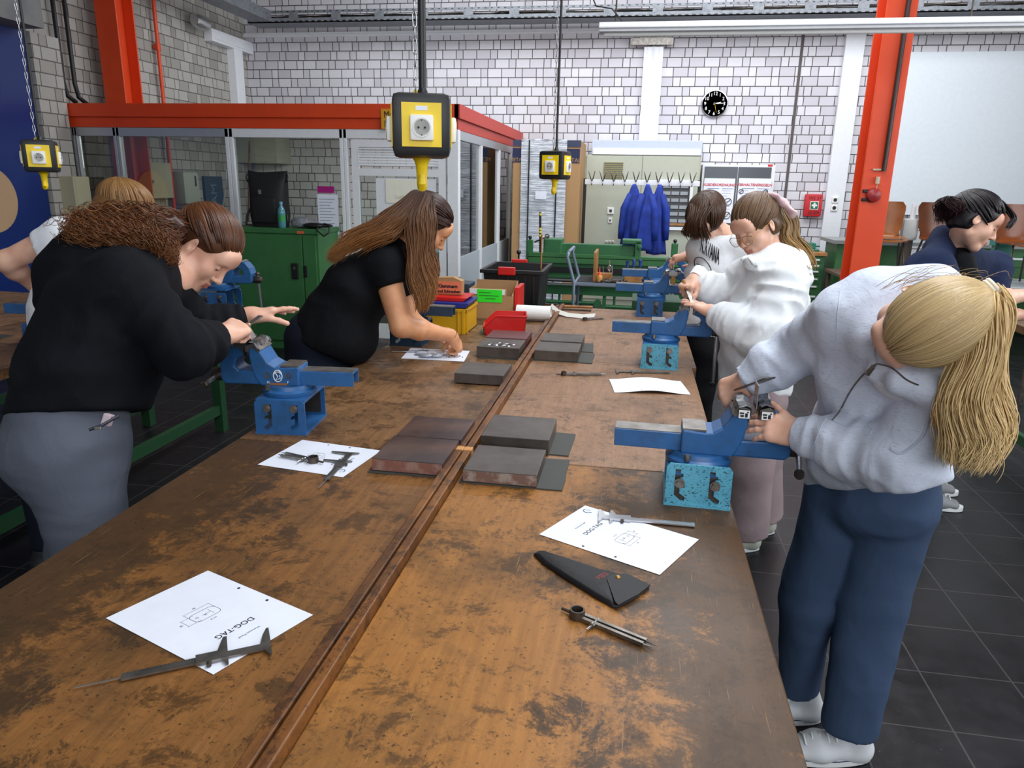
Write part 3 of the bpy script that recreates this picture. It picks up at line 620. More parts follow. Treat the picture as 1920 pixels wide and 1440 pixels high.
for (px, py), (sx, sz), m_ in (((1145, 395), (.09, .09), 'white_p'), ((1144, 413), (.05, .07), 'white_p'), ((1137, 453), (.035, .03), 'white_p'), ((1143, 453), (.035, .03), 'white_p'), ((1149, 453), (.035, .03), 'white_p')):
    q = Wy(px, py, gy2); mb = MB(); mb.box((q.x, gy2-.022, q.z), (sx, .014, sz), bev=.004); o = mb.build('switch', m_, t); mb = MB(); mb.box((q.x, gy2-.031, q.z), (sx*.4, .006, sz*.4)); mb.build('button', 'steel_d', o)
za = Wy(1110, 262, gy2).z; mb = MB(); mb.bb((a.x+.08, gy2-.01, zt+.002), (b.x, YB-.06, za)); o = single(mb, 'top_cupboard', 'grey_pale', 'pale blue grey flat box lying on the tall grey cabinet', 'box', bevel=.006)
mb = MB(); mb.bb((a.x+.1, gy2-.02, zt+.005), (b.x-.02, gy2-.01, zt+.08)); mb.build('ledge', 'white', o)
# display frame on the right door
q0 = Wy(1236, 336, gy2-.02); q1 = Wy(1293, 432, gy2-.02)
t = thing('display_case', 'grey framed display case hung beside the blue coats', 'display case', (q0.x, gy2-.03, q1.z)); mb = MB()
holed([(0, 0), (q1.x-q0.x, 0), (q1.x-q0.x, q0.z-q1.z), (0, q0.z-q1.z)], [[(.04, .04), (q1.x-q0.x-.04, .04), (q1.x-q0.x-.04, q0.z-q1.z-.04), (.04, q0.z-q1.z-.04)]], .03, (q0.x, gy2-.04, q1.z), (1, 0, 0), (0, 0, 1), mb); mb.build('frame', 'alu_w', t)
mb = MB(); mb.bb((q0.x+.03, gy2-.02, q1.z+.03), (q1.x-.03, gy2-.016, q0.z-.03)); mb.build('back_panel', mat('case dark', '46484a', .5), t)
mb = MB()
for r2 in range(6):
    for c2 in range(3):
        mb.bb((q0.x+.06+c2*.115, gy2-.03, q1.z+.1+r2*.09), (q0.x+.16+c2*.115, gy2-.02, q1.z+.145+r2*.09))
mb.build('card', mat('case cards', '9ba0a6', .5), t); mb = MB(); mb.bb((q0.x+.05, gy2-.032, q1.z+.06), (q1.x-.05, gy2-.02, q1.z+.09)); mb.build('scale', 'wood_h', t)
# coat rack
ry = 9.8; rz_ = 1.675; xa, xb = -.695, .751
t = thing('coat_rack', 'white coat rack with metal hooks on black posts', 'coat rack', ((xa+xb)/2, ry, 0))
for x in (xa, xb):
    mb = MB(); mb.bb((x-.02, ry-.02, .04), (x+.02, ry+.02, rz_+.04)); mb.build('post', 'black', t); mb = MB(); mb.bb((x-.03, ry-.25, 0), (x+.03, ry+.25, .04)); mb.build('foot', 'black', t)
mb = MB(); mb.bb((xa, ry-.03, rz_-.035), (xb, ry-.005, rz_+.03)); mb.build('rail', 'white', t, bevel=.004)
for k in range(10):
    x = lerp(xa+.09, xb-.1, k/9); mb = MB()
    for s_ in (-1, 1): mb.tube([(x, ry-.03, rz_+.01), (x+s_*.012, ry-.06, rz_+.03), (x+s_*.04, ry-.12, rz_+.13)], .007, n=6)
    mb.tube([(x, ry-.03, rz_-.03), (x, ry-.07, rz_-.04), (x, ry-.08, rz_-.015)], .006, n=6); mb.build('hook', 'steel', t, smooth=True)
# coats
def coat(px, pyb, wid, lab, y, seed):
    q = Wy(px, 345, y); zb = Wy(px, pyb, y).z; zt_ = rz_-.02; N = 36; K = 22; P = []; F = []; rr = random.Random(seed); ph = [rr.uniform(0, 6) for _ in range(4)]
    for j in range(K+1):
        f_ = j/K; wd = lerp(.02, wid, min(1, f_*2.2)**.75)*(1+.1*f_); dp = lerp(.015, .09, min(1, f_*2.5))
        for i in range(N):
            a_ = 2*PI*i/N; fold = 1+.16*f_*math.sin(5*a_+ph[0])+.1*f_*math.sin(9*a_+ph[1]+f_*2)
            P.append((q.x+wd*math.cos(a_)*fold+.015*math.sin(f_*5+ph[2]), y+dp*math.sin(a_)*fold, lerp(zt_, zb, f_)+.01*math.sin(3*a_+ph[3])*f_))
    for j in range(K):
        for i in range(N): F.append((j*N+i, j*N+(i+1) % N, (j+1)*N+(i+1) % N, (j+1)*N+i))
    F.append(tuple(range(N))); F.append(tuple(range(K*N, K*N+N)))
    t = thing('work_coat', lab, 'coat', (q.x, y, zb), group='blue work coats hung on the rack'); mb = MB(); mb.add(P, F); mb.build('coat_body', 'coat', t, smooth=True)
    for s_ in (-1, 1):
        mb = MB(); mb.tube([(q.x+s_*wid*.45, y-.03, zt_-.12), (q.x+s_*wid*.95, y-.05, zt_-.3), (q.x+s_*wid*1.1, y-.05, zt_-.55), (q.x+s_*wid*1.12, y-.04, zt_-.68)], .04, n=10, rad=[.035, .05, .045, .04]); mb.build('sleeve', 'coat', t, smooth=True)
coat(1192, 462, .13, 'leftmost of the three blue work coats on the rack', ry-.13, 1)
coat(1214, 470, .11, 'middle one of the three blue work coats on the rack', ry-.30, 2)
coat(1236, 476, .11, 'rightmost of the three blue work coats on the rack', ry-.13, 3)
# poster cabinet
py_ = 10.5; a = Wy(1318, 308, py_); b = Wy(1455, 308, py_)
t = thing('locker_cabinet', 'light grey locker with two posters on its dark doors', 'locker', ((a.x+b.x)/2, py_, 0))
mb = MB(); mb.bb((a.x, py_, 0), (b.x, YB-.01, a.z)); mb.build('body', 'alu_w', t, bevel=.004)
dk = mat('dark door glass', '50555c', .25); xm = Wy(1383, 330, py_).x; zt = Wy(1383, 313, py_).z
doors = []
for x0, x1 in ((a.x+.03, xm-.006), (xm+.006, b.x-.05)):
    mb = MB(); mb.bb((x0, py_-.02, .1), (x1, py_, zt)); doors.append(mb.build('door', dk, t, bevel=.003))
mb = MB(); q = Wy(1449, 310, py_-.01); mb.bb((q.x-.06, py_-.004, q.z-.015), (q.x+.0, py_, q.z+.01)); mb.build('badge', 'red', t)
for px0, px1, ttl in ((1321, 1379, 'KLEIDERORDNUNG'), (1386, 1447, 'VERHALTENSREGELN')):
    u = Wy(px0, 334, py_-.03); v = Wy(px1, 334, py_-.03); zb = Wy(px0, 417, py_-.03).z; W = v.x-u.x
    ps = MB(); ps.bb((u.x, py_-.026, zb), (v.x, py_-.021, u.z)); ps = single(ps, 'poster', 'paper', 'white poster titled '+ttl.title()+' on the locker door', 'poster')
    text(ttl, .047, ((u.x+v.x)/2, py_-.028, u.z-.085), (1, 0, 0), (0, 0, 1), mat('poster red', 'c8323e', .5), ps, bold=.0012)
    text('Hinweise', .022, ((u.x+v.x)/2, py_-.028, u.z-.04), (1, 0, 0), (0, 0, 1), mat('poster blue', '5b6c92', .5), ps) if False else None
    mb = MB()
    for c2 in range(2):
        x0 = u.x+.05+c2*W*.47; mb.bb((x0, py_-.028, u.z-.135), (x0+W*.38, py_-.0265, u.z-.128))
        for k in range(12): mb.bb((x0, py_-.028, u.z-.16-k*.034), (x0+W*(.3 if (k*7+c2) % 3 else .2), py_-.0265, u.z-.157-k*.034))
    mb.build('print', mat('poster print', '6d82ab', .6), ps)
    spots = ((.83, .30, .045), (.83, .48, .045)) if 'KLEID' in ttl else ((.1, .17, .028), (.1, .3, .028), (.86, .17, .028))
    for fx, fz, r_ in spots:
        cx_, cz_ = u.x+W*fx, u.z-fz; mb = MB(); mb.tube([(cx_+r_*math.cos(k*PI/12), py_-.03, cz_+r_*math.sin(k*PI/12)) for k in range(24)], .004, n=5, closed=True); mb.tube([(cx_-r_*.7, py_-.03, cz_-r_*.7), (cx_+r_*.7, py_-.03, cz_+r_*.7)], .004, n=5); mb.build('symbol', 'ink', ps)
# green drawer cabinet
dy_ = 9.3; a = Wy(1380, 480, dy_); b = Wy(1547, 480, dy_); zt = Wy(1520, 473, dy_).z
t = thing('drawer_cabinet', 'green drawer cabinet with wooden top behind the hooded people', 'drawer cabinet', ((a.x+b.x)/2, dy_, 0))
mb = MB(); mb.bb((a.x, dy_, 0), (b.x, dy_+.7, zt-.04)); mb.build('body', 'green_d', t, bevel=.004)
mb = MB(); mb.bb((a.x-.02, dy_-.03, zt-.04), (b.x+.02, dy_+.72, zt)); mb.build('top', 'wood_h', t, bevel=.004)
z = zt-.06; hs = [.07, .07, .09, .09, .12, .12, .12, .1]
for h in hs:
    mb = MB(); mb.bb((a.x+.03, dy_-.015, z-h+.006), (b.x-.03, dy_, z)); d = mb.build('drawer', 'green', t, bevel=.003)
    mb = MB(); mb.bb((a.x+.06, dy_-.035, z-.035), (b.x-.06, dy_-.015, z-.017)); mb.build('handle', 'alu_w', d); z -= h
q = Wy(1517, 465, dy_+.2); mb = MB(); mb.bb((q.x-.08, dy_+.1, zt), (q.x+.1, dy_+.3, zt+.03)); mb.bb((q.x-.07, dy_+.13, zt+.03), (q.x+.06, dy_+.27, zt+.1)); mb.bb((q.x+.06, dy_+.17, zt+.05), (q.x+.12, dy_+.2, zt+.07)); single(mb, 'tape_dispenser', mat('teal plastic', '2e7c66', .4), 'teal plastic holder on top of the green drawer cabinet', 'holder', bevel=.008)
# small desk with plug behind
mb = MB(); q = Wy(1572, 572, 8.6); mb.bb((q.x-.05, 8.3, .70), (q.x+.3, 9.2, .73)); mb.bb((q.x-.03, 8.35, 0), (q.x, 8.4, .7)); mb.bb((q.x+.25, 8.35, 0), (q.x+.28, 8.4, .7)); mb.bb((q.x-.03, 9.1, 0), (q.x, 9.15, .7)); mb.bb((q.x+.25, 9.1, 0), (q.x+.28, 9.15, .7))
single(mb, 'side_table', mat('dark desk', '5b4638', .5), 'small dark table half hidden behind the orange column foot', 'table')
mb = MB(); mb.tube([Wy(1556, 555, 8.7), Wy(1560, 570, 8.6), Wy(1548, 585, 8.5), Wy(1545, 600, 8.5), Wy(1550, 618, 8.5), Vector((Wy(1550, 618, 8.5).x, 8.5, .012))], .012); single(mb, 'power_cable', 'black', 'black power cable hanging beside the small dark table', 'cable', smooth=True)

# ================================================================== RIGHT BACKGROUND: chairs on a table, green workbench, long shelf
tz_ = .70
t = thing('grey_table', 'grey topped table on tube legs carrying the wooden shell chairs', 'table', (3.4, 8.6, 0))
mb = MB(); mb.bb((2.62, 8.2, tz_-.03), (5.2, 9.1, tz_)); mb.build('tabletop', mat('grey laminate', 'aab0b4', .4), t, bevel=.004)
for x in (2.72, 5.1):
    for y in (8.28, 9.0): mb = MB(); mb.tube([(x, y, 0), (x, y, tz_-.03)], .018, n=10); mb.build('leg', 'steel_d', t)
def shell_chair(x, y, rz, label, m_, first=None):
    t = thing('shell_chair', label, 'chair', (0, 0, 0)); K = 18; N = 14; P = []; F = []
    prof = []
    for j in range(K+1):
        f_ = j/K
        if f_ < .45: g = f_/.45; yy_ = lerp(-.2, .16, g); zz = .44-.02*math.sin(g*PI)+.015*(1-g)**6*-2
        elif f_ < .6: g = (f_-.45)/.15; an = g*PI/2*.85; yy_ = .16+.05*math.sin(an); zz = .44+.05*(1-math.cos(an))
        else: g = (f_-.6)/.4; yy_ = .21+.05*g; zz = .49+.33*g
        hw = .19+.02*math.sin(f_*PI*2.2); hw = hw*(1-max(0, (f_-.9)/.1)**2*.25)*(1-max(0, (.08-f_)/.08)**2*.15); hw *= (.86 if .42 < f_ < .62 else 1)
        prof.append((yy_, zz, hw))
    for s_ in (0, 1):
        for j, (yy_, zz, hw) in enumerate(prof):
            for i in range(N+1):
                u = i/N*2-1; cur = .03*u*u
                P.append((u*hw, yy_-(cur if j > K*.55 else 0)+(.012 if (s_ and j > K*.5) else 0), zz+(cur*.5 if j <= K*.55 else 0)-(.012 if (s_ and j <= K*.5) else 0)))
    L = (K+1)*(N+1)
    for s_ in (0, 1):
        for j in range(K):
            for i in range(N): k = s_*L+j*(N+1)+i; F.append((k, k+1, k+N+2, k+N+1))
    for j in range(K):
        for i in (0, N): k = j*(N+1)+i; F.append((k, k+N+1, k+N+1+L, k+L))
    for i in range(N):
        for j in (0, K): k = j*(N+1)+i; F.append((k, k+1, k+1+L, k+L))
    mb = MB(); mb.add(P, F); mb.build('shell', m_, t, smooth='auto')
    for sx in (-1, 1):
        mb = MB(); mb.tube([(sx*.2, -.2, .01), (sx*.17, -.17, .2), (sx*.15, -.14, .425), (sx*.15, .12, .425), (sx*.17, .17, .25), (sx*.2, .22, .01)], .011, n=8); mb.build('leg_frame', 'steel_d', t, smooth=True)
    mb = MB(); mb.tube([(-.15, -.1, .423), (.15, -.1, .423)], .01); mb.tube([(-.15, .1, .423), (.15, .1, .423)], .01); mb.build('crossbar', 'steel_d', t)
    t.location = (x, y, tz_); t.rotation_euler = (0, 0, rz); return t
xs_ = [Wy(1668, 450, 8.6).x, Wy(1768, 450, 8.6).x, Wy(1905, 450, 8.5).x]
shell_chair(xs_[0]-.03, 8.62, R(-8), 'amber plywood shell chair on the grey table, nearest the orange column', 'ply')
shell_chair(xs_[1]+.02, 8.66, R(12), 'dark plywood shell chair on the grey table, half hidden behind the dark haired person', 'ply2')
shell_chair(xs_[2]+.05, 8.5, R(6), 'reddish plywood shell chair on the grey table, cut by the right photo edge', mat('moulded plywood red', '7d401c', .3))
mb = MB(); q = Wy(1706, 455, 8.9)
t = thing('drill_stand', 'pale grey measuring stand with upright post between the shell chairs', 'stand', (q.x, 8.9, tz_)); a = Wy(1715, 382, 8.9); b = Wy(1711, 452, 8.9)
mb = MB(); mb.bb((a.x-.02, 8.88, tz_), (a.x+.02, 8.92, a.z)); mb.build('post', 'alu_w', t); mb = MB(); mb.box((q.x-.03, 8.9, 1.22), (.17, .12, .24), bev=.04); mb.build('housing', mat('machine grey', 'b5b6b4', .5), t, smooth='auto'); mb = MB(); mb.box((q.x, 8.9, tz_+.02), (.3, .3, .04)); mb.bb((q.x-.08, 8.87, tz_+.04), (q.x+.02, 8.93, 1.15)); mb.build('base', 'steel_d', t)
t = thing('green_workbench', 'long green workbench behind the grey table with the shell chairs', 'workbench', (3.9, 9.5, 0))
mb = MB(); mb.bb((2.35, 9.25, .1), (3.05, 9.8, 1.02)); mb.build('cupboard', 'green', t, bevel=.004); mb = MB(); mb.bb((3.9, 9.25, .1), (6.2, 9.8, 1.02)); mb.build('cupboard', 'green', t, bevel=.004); mb = MB(); mb.bb((2.3, 9.2, 1.02), (6.3, 9.9, 1.06)); mb.build('top', mat('bench top grey', '8e9290', .5), t)
for k in range(3): mb = MB(); mb.bb((3.95+k*.75, 9.22, .82), (4.65+k*.75, 9.25, .98)); d = mb.build('drawer', 'green', t); mb = MB(); mb.bb((4.1+k*.75, 9.2, .9), (4.5+k*.75, 9.22, .92)); mb.build('handle', 'alu_w', d)
q = Wy(1905, 455, 8.9); mb = MB(); q = Wy(1880, 454, 8.9); mb.box((q.x, 8.9, tz_+.4), (.2, .14, .05)); mb.box((q.x, 8.9, tz_+.1875), (.16, .1, .375)); single(mb, 'parts_tray', mat('teal tray', '2b7a6c', .4), 'teal tray standing on a box by the rightmost shell chair', 'tray')

# ================================================================== GREEN SHEARING MACHINE
my = 6.9
def mx(px, y=my): return Wy(px, 500, y).x
def mz(py, y=my): return Wy(1140, py, y).z
t = thing('sheet_metal_shear', 'long green sheet metal shear with black ball levers behind the bench', 'machine', (mx(1140), my, 0))
xa, xb = mx(992), mx(1340)
mb = MB(); mb.bb((mx(1050), my+.02, mz(483)), (mx(1190), my+.10, mz(459))); mb.build('upper_beam', 'green_d', t, bevel=.01)
mb = MB(); mb.bb((mx(1018), my-.02, mz(483)), (mx(1052), my+.2, mz(451))); mb.build('end_block', 'green_d', t, bevel=.01)
mb = MB(); mb.bb((mx(1188), my-.03, mz(483)), (mx(1200), my+.15, mz(451))); mb.bb((mx(1164), my-.03, mz(456)), (mx(1200), my+.15, mz(448))); mb.cyl((mx(1197), my-.03, mz(461)), (mx(1197), my-.06, mz(461)), .02); mb.build('end_block', 'green_d', t, bevel=.008)
mb = MB(); mb.prism([(0, 0), (xb-xa, 0), (xb-xa, .07), (0, .09)], .04, (xa, my-.02, mz(495)), (1, 0, 0), (0, 0, 1), (0, -1, 0)); mb.bb((xa, my-.06, mz(484)-.006), (xb, my+.3, mz(484))); mb.build('bed_rail', 'green', t)
mb = MB(); mb.bb((xa+.02, my-.02, mz(503)), (xb, my+.1, mz(495))); mb.build('apron', 'green_d', t)
mb = MB(); mb.bb((xa+.02, my-.03, mz(513)), (xb, my+.1, mz(503))); mb.bb((xa+.02, my-.045, mz(531)), (xb, my+.1, mz(524))); mb.build('blade', 'black', t)
mb = MB(); mb.bb((xa+.02, my+.0, mz(526)), (xb, my+.1, mz(512))); mb.bb((xa, my+.02, mz(556)), (xb, my+.1, mz(536))); mb.build('panel', 'green_d', t)
mb = MB(); mb.bb((xa+.02, my-.05, mz(528)), (xb, my-.04, mz(525))); mb.bb((xa+.02, my-.05, mz(537)), (xb, my-.04, mz(534))); mb.build('bright_edge', 'steel_l', t)
for px in (995, 1340):
    mb = MB(); mb.bb((mx(px)-.08, my-.05, 0), (mx(px)+.08, my+.5, mz(495))); mb.build('side_frame', 'green_d', t, bevel=.01)
for px in (1050, 1092, 1136, 1155, 1210): mb = MB(); mb.tube([(mx(px), my+.05, mz(540)), (mx(px), my+.05, .25)], .012 if px != 1136 else .016); mb.build('rod', 'green_d', t)
mb = MB(); mb.tube([(mx(1012), my-.06, mz(568)), (mx(1120), my-.06, mz(568))], .018); mb.tube([(mx(1140), my-.06, mz(573)), (mx(1250), my-.06, mz(573))], .018); mb.cyl((mx(1124), my-.1, mz(568)), (mx(1124), my-.02, mz(568)), .035); mb.box((mx(1136), my-.06, mz(572)), (.03, .05, .12)); mb.build('pedal_bar', 'green_d', t, smooth='auto')
mb = MB(); mb.bb((xa, my+.1, .0), (xb, my+.45, .28)); mb.build('plinth', 'green_leg', t)
for px, py, y in ((994, 445, my-.02), (1266, 452, my+.1)):
    a = Wy(px, py, y); mb = MB(); mb.box((a.x, y, a.z-.13), (.06, .04, .22), bev=.01); lv = mb.build('lever', 'green_d', t); mb = MB(); mb.sph((a.x, y, a.z), .018); mb.cyl((a.x, y, a.z-.035), (a.x, y, a.z), .009); mb.build('ball_knob', 'black', lv, smooth=True)
a = Wy(1013, 398, my+.05); b = Wy(1013, 480, my+.05); mb = MB(); mb.tube([a, b], .011); o = mb.build('striped_rod', 'black', t)
for f_ in (.02, .35, .42, .5): c = a.lerp(b, f_); mb = MB(); mb.cyl(c, c+Vector((0, 0, -.02)), .0115); mb.build('ring', 'yellow', o)
a = Wy(1002, 454, my-.1); b = Wy(1028, 443, my-.1); mb = MB(); mb.tube([a, a.lerp(b, .5), b], .007); c = Wy(1026, 443, my-.1); mb.tube([c+Vector((.018*math.cos(k*PI/6), 0, .018*math.sin(k*PI/6))) for k in range(12)], .005, closed=True); mb.build('tongs', 'steel_d', t, smooth=True)
# ================================================================== cart, tool rack, tools
cy_ = 5.9
def q_(px, py, y=cy_): return Wy(px, py, y)
t = thing('tool_trolley', 'grey tubular steel tool trolley with raised handle behind the bench', 'trolley', (q_(1150, 530).x, cy_, 0))
sh = q_(1075, 529).z; x0 = q_(1076, 530).x; x1 = q_(1262, 530).x
mb = MB(); mb.bb((x0, cy_, sh-.022), (x1, cy_+.5, sh)); mb.build('shelf', mat('steel grey blue', '8793a6', .4, .3), t)
mb = MB(); mb.bb((x0+.02, cy_+.02, sh), (x1-.02, cy_+.48, sh+.004)); mb.build('mat', 'black_m', t)
for yo in (0, .48):
    mb = MB(); a = Vector((x0, cy_+yo, sh)); mb.tube([(x0, cy_+yo, .08), a, a+Vector((-.06, 0, .2)), a+Vector((-.05, 0, .24))], .013, n=8); mb.build('frame_tube', mat('steel grey blue', '8793a6'), t, smooth=True)
    mb = MB(); mb.tube([(x1, cy_+yo, .08), (x1, cy_+yo, sh)], .013); mb.build('frame_tube', mat('steel grey blue', '8793a6'), t)
mb = MB(); mb.tube([(x0-.05, cy_, sh+.24), (x0-.05, cy_+.48, sh+.24)], .013); mb.build('handle', mat('steel grey blue', '8793a6'), t)
for x in (x0+.02, x1-.02):
    for yo in (.02, .46): mb = MB(); mb.cyl((x-.012, cy_+yo, .045), (x+.012, cy_+yo, .045), .045); mb.build('wheel', 'black', t)
mb = MB(); mb.bb((x0+.02, cy_+.02, .25), (x1-.02, cy_+.48, .27)); mb.build('shelf', mat('steel grey blue', '8793a6'), t)
a = q_(1113, 474); mb = MB(); mb.bb((a.x, cy_+.05, sh+.004), (a.x+.022, cy_+.40, a.z)); single(mb, 'wooden_board', 'wood_h', 'upright wooden board on the tool trolley', 'board', bevel=.003)
def wblock(px0, px1, pyt, y, lab, n):
    a = Wy(px0, pyt, y); b = Wy(px1, pyt, y); mb = MB(); mb.bb((a.x, y, sh+.005), (b.x, y+.07, a.z)); single(mb, n, 'wood_h', lab, 'block', bevel=.002); return a, b
wblock(1118, 1148, 512, cy_+.25, 'wooden tool block with small tools left on the trolley', 'tool_block')
wblock(1171, 1207, 517, cy_+.1, 'wooden tool block holding the blue screwdrivers on the trolley', 'tool_block')
for k, (px, pyt, pyb) in enumerate(((1176, 492, 514), (1188, 486, 517), (1200, 487, 517))):
    a = q_(px, pyt, cy_+.13); b = q_(px, pyb, cy_+.13); c = a.lerp(b, .5)
    t = thing('screwdriver', ('leftmost', 'middle', 'rightmost')[k]+' of the three blue handled screwdrivers in the wooden block', 'screwdriver', b, group='blue screwdrivers in the block')
    mb = MB(); mb.lathe([(.006, 0), (.013, .01), (.011, .03), (.014, .06), (.010, (a.z-c.z))], c, n=12); mb.build('handle', 'blue_p', t, smooth='auto'); mb = MB(); mb.cyl(b-Vector((0, 0, .004)), c, .004, n=8); mb.build('shaft', 'steel_l', t)
a = q_(1124, 512, cy_+.05); t = thing('oil_bottle', 'small oil bottle with orange nozzle on the trolley', 'bottle', (a.x, cy_+.05, sh+.005))
mb = MB(); mb.lathe([(.022, .0), (.026, .01), (.026, .045), (.02, .055)], (a.x, cy_+.05, sh+.005), n=16); mb.build('body', mat('amber oil', 'c98f4a', .3), t, smooth='auto'); mb = MB(); mb.lathe([(.018, .055), (.014, .07), (.006, .075), (.003, .12)], (a.x, cy_+.05, sh+.005), n=12); mb.build('nozzle', mat('orange nozzle', 'e8521e', .4), t, smooth='auto')
for k, px in enumerate((1131, 1143, 1148)):
    a = q_(px, (500, 488, 498)[k], cy_+.28); b = q_(px, 512, cy_+.28); mb = MB(); mb.cyl(b, a, .004 if k else .003, n=8)
    if k == 1: mb.tube([b.lerp(a, .4)+Vector((.014*math.cos(i*PI/6), 0, .022*math.sin(i*PI/6))) for i in range(12)], .004, closed=True)
    single(mb, 'small_tool', 'steel_l', ('thin scriber standing leftmost in the wooden block', 'ring ended steel tool in the middle of the wooden block', 'short steel pin at the right of the wooden block')[k], 'tool', smooth='auto', loc=b)
rr = random.Random(11)
for k in range(12):
    a = q_(1128+k*4.2, 531, cy_+.02+(k % 3)*.04); mb = MB(); s_ = Vector((a.x, cy_+.03+(k % 3)*.05, sh+.012)); d = Vector((rr.uniform(-.03, .03), rr.uniform(-.02, .02), .0)); mb.cyl(s_-d, s_+d, .007, n=8); mb.cyl(s_+d, s_+d*1.4, .011, n=8)
    single(mb, 'drill_chuck_part', 'steel_d', 'small dark steel bit lying in the heap on the trolley', 'bit', 'small steel bits heaped on the trolley', loc=s_)
# ================================================================== WORKBENCHES
TH = .853
def bench(x0, x1, y0, y1, m_, label, lip=None, group=None, z=TH, legs=True):
    t = thing('workbench', label, 'workbench', ((x0+x1)/2, (y0+y1)/2, 0), group=group)
    mb = MB(); mb.bb((x0, y0+.0015, z-.05), (x1, y1-.0015, z)); mb.build('tabletop', m_, t, bevel=.003)
    if lip:
        mb = MB(); n = 14; P = []
        for a, b in ((y0+.002, y1-.002),):
            mb.bb((lip-.011, a, z-.05), (lip+.011, b, z+.024))
        mb.build('back_strip', 'lip', t, bevel=.003)
    for x in (x0+.1, x1-.1):
        for y in (y0+.1, y1-.1):
            mb = MB(); mb.bb((x-.03, y-.03, 0), (x+.03, y+.03, z-.05)); mb.build('leg', 'green_leg', t)
    mb = MB(); mb.bb((x0+.07, y0+.08, z-.13), (x1-.07, y0+.12, z-.05)); mb.build('rail', 'green_leg', t)
    mb = MB(); mb.bb((x0+.07, y1-.12, z-.13), (x1-.07, y1-.08, z-.05)); mb.build('rail', 'green_leg', t)
    mb = MB(); mb.bb((x0+.08, y0+.1, .12), (x0+.12, y1-.1, .18)); mb.build('rail', 'green_leg', t)
    mb = MB(); mb.bb((x1-.12, y0+.1, .12), (x1-.08, y1-.1, .18)); mb.build('rail', 'green_leg', t)
    return t
LX0, LX1, RX0, RX1 = -1.178, -.4855, -.4365, .282
bench(LX0, LX1, .42, 1.965, 'wood_l', 'nearest left wooden workbench carrying the large sheet with the caliper on it', lip=-.474)
bench(RX0, RX1, .42, 1.965, 'wood_r', 'nearest right wooden workbench carrying the black leather pouch', lip=-.448)
bench(LX0, LX1, 1.968, 3.25, 'wood_farl', 'second left wooden workbench carrying the blue vise of the person in black hoodie', lip=-.474)
bench(RX0, RX1, 1.968, 3.25, 'wood_far', 'second right wooden workbench between the two light blue vise brackets', lip=-.448)
bench(LX0, LX1, 3.253, 4.7, 'wood_farl', 'furthest left wooden workbench carrying the plastic boxes', lip=-.474)
bench(RX0, RX1+.02, 3.253, 4.76, 'wood_far', 'furthest right wooden workbench carrying the white paper roll end strip', lip=-.448)
for x, nm in ((-.474, 'left'), (-.448, 'right')):
    mb = MB(); mb.box((x, 1.966, TH+.009), (.026, .03, .034), bev=.003); single(mb, 'wooden_wedge', mat('pale wood end', 'c98f52', .6), 'pale wooden wedge in the '+nm+' strip at the bench joint', 'wedge')
bench(-4.3, -3.3, 1.9, 4.35, 'wood_farl', 'outer half of the workbench row at the left of the photo')
bench(-3.297, -2.56, 1.9, 4.35, 'wood_farl', 'inner half of the workbench row at the left, behind the person in black hoodie')
mb = MB(); mb.bb((-3.42, 2.75, TH), (-3.02, 3.1, TH+.006)); mb.bb((-3.36, 2.8, TH+.006), (-3.12, 3.02, TH+.05)); single(mb, 'marking_plate', 'iron', 'grey steel plate on a mat on the left workbench row', 'plate')
bench(2.35, 3.3, 3.6, 5.3, 'wood_farl', 'wooden workbench at the right photo edge in front of the dark haired person')
t = thing('shelf_rack', 'grey metal shelf rack with boxes behind the right hand workbench', 'shelf', (3.9, 6.0, 0))
for z in (.3, .62, .93):
    mb = MB(); mb.bb((3.1, 5.7, z), (4.6, 6.2, z+.025)); mb.build('shelf', mat('shelf grey', '8d949c', .4, .4), t)
for x in (3.11, 4.59):
    for y in (5.71, 6.19): mb = MB(); mb.bb((x-.015, y-.015, 0), (x+.015, y+.015, 1.0)); mb.build('upright', 'steel', t)
for k, (x, w_, m_, lab) in enumerate(((3.25, .16, 'blue_p', 'blue plastic bin on the middle shelf of the grey rack'), (3.44, .12, mat('amber bin', 'd08a1c', .4), 'amber bin on the middle shelf of the grey rack'), (3.7, .25, 'paper', 'stack of white sheets on the middle shelf of the grey rack'))):
    mb = MB(); mb.bb((x, 5.75, .645), (x+w_, 5.95, .645+(.1, .1, .03)[k])); single(mb, ('storage_bin', 'storage_bin', 'paper_stack')[k], m_, lab, ('bin', 'bin', 'paper')[k], bevel=.006)

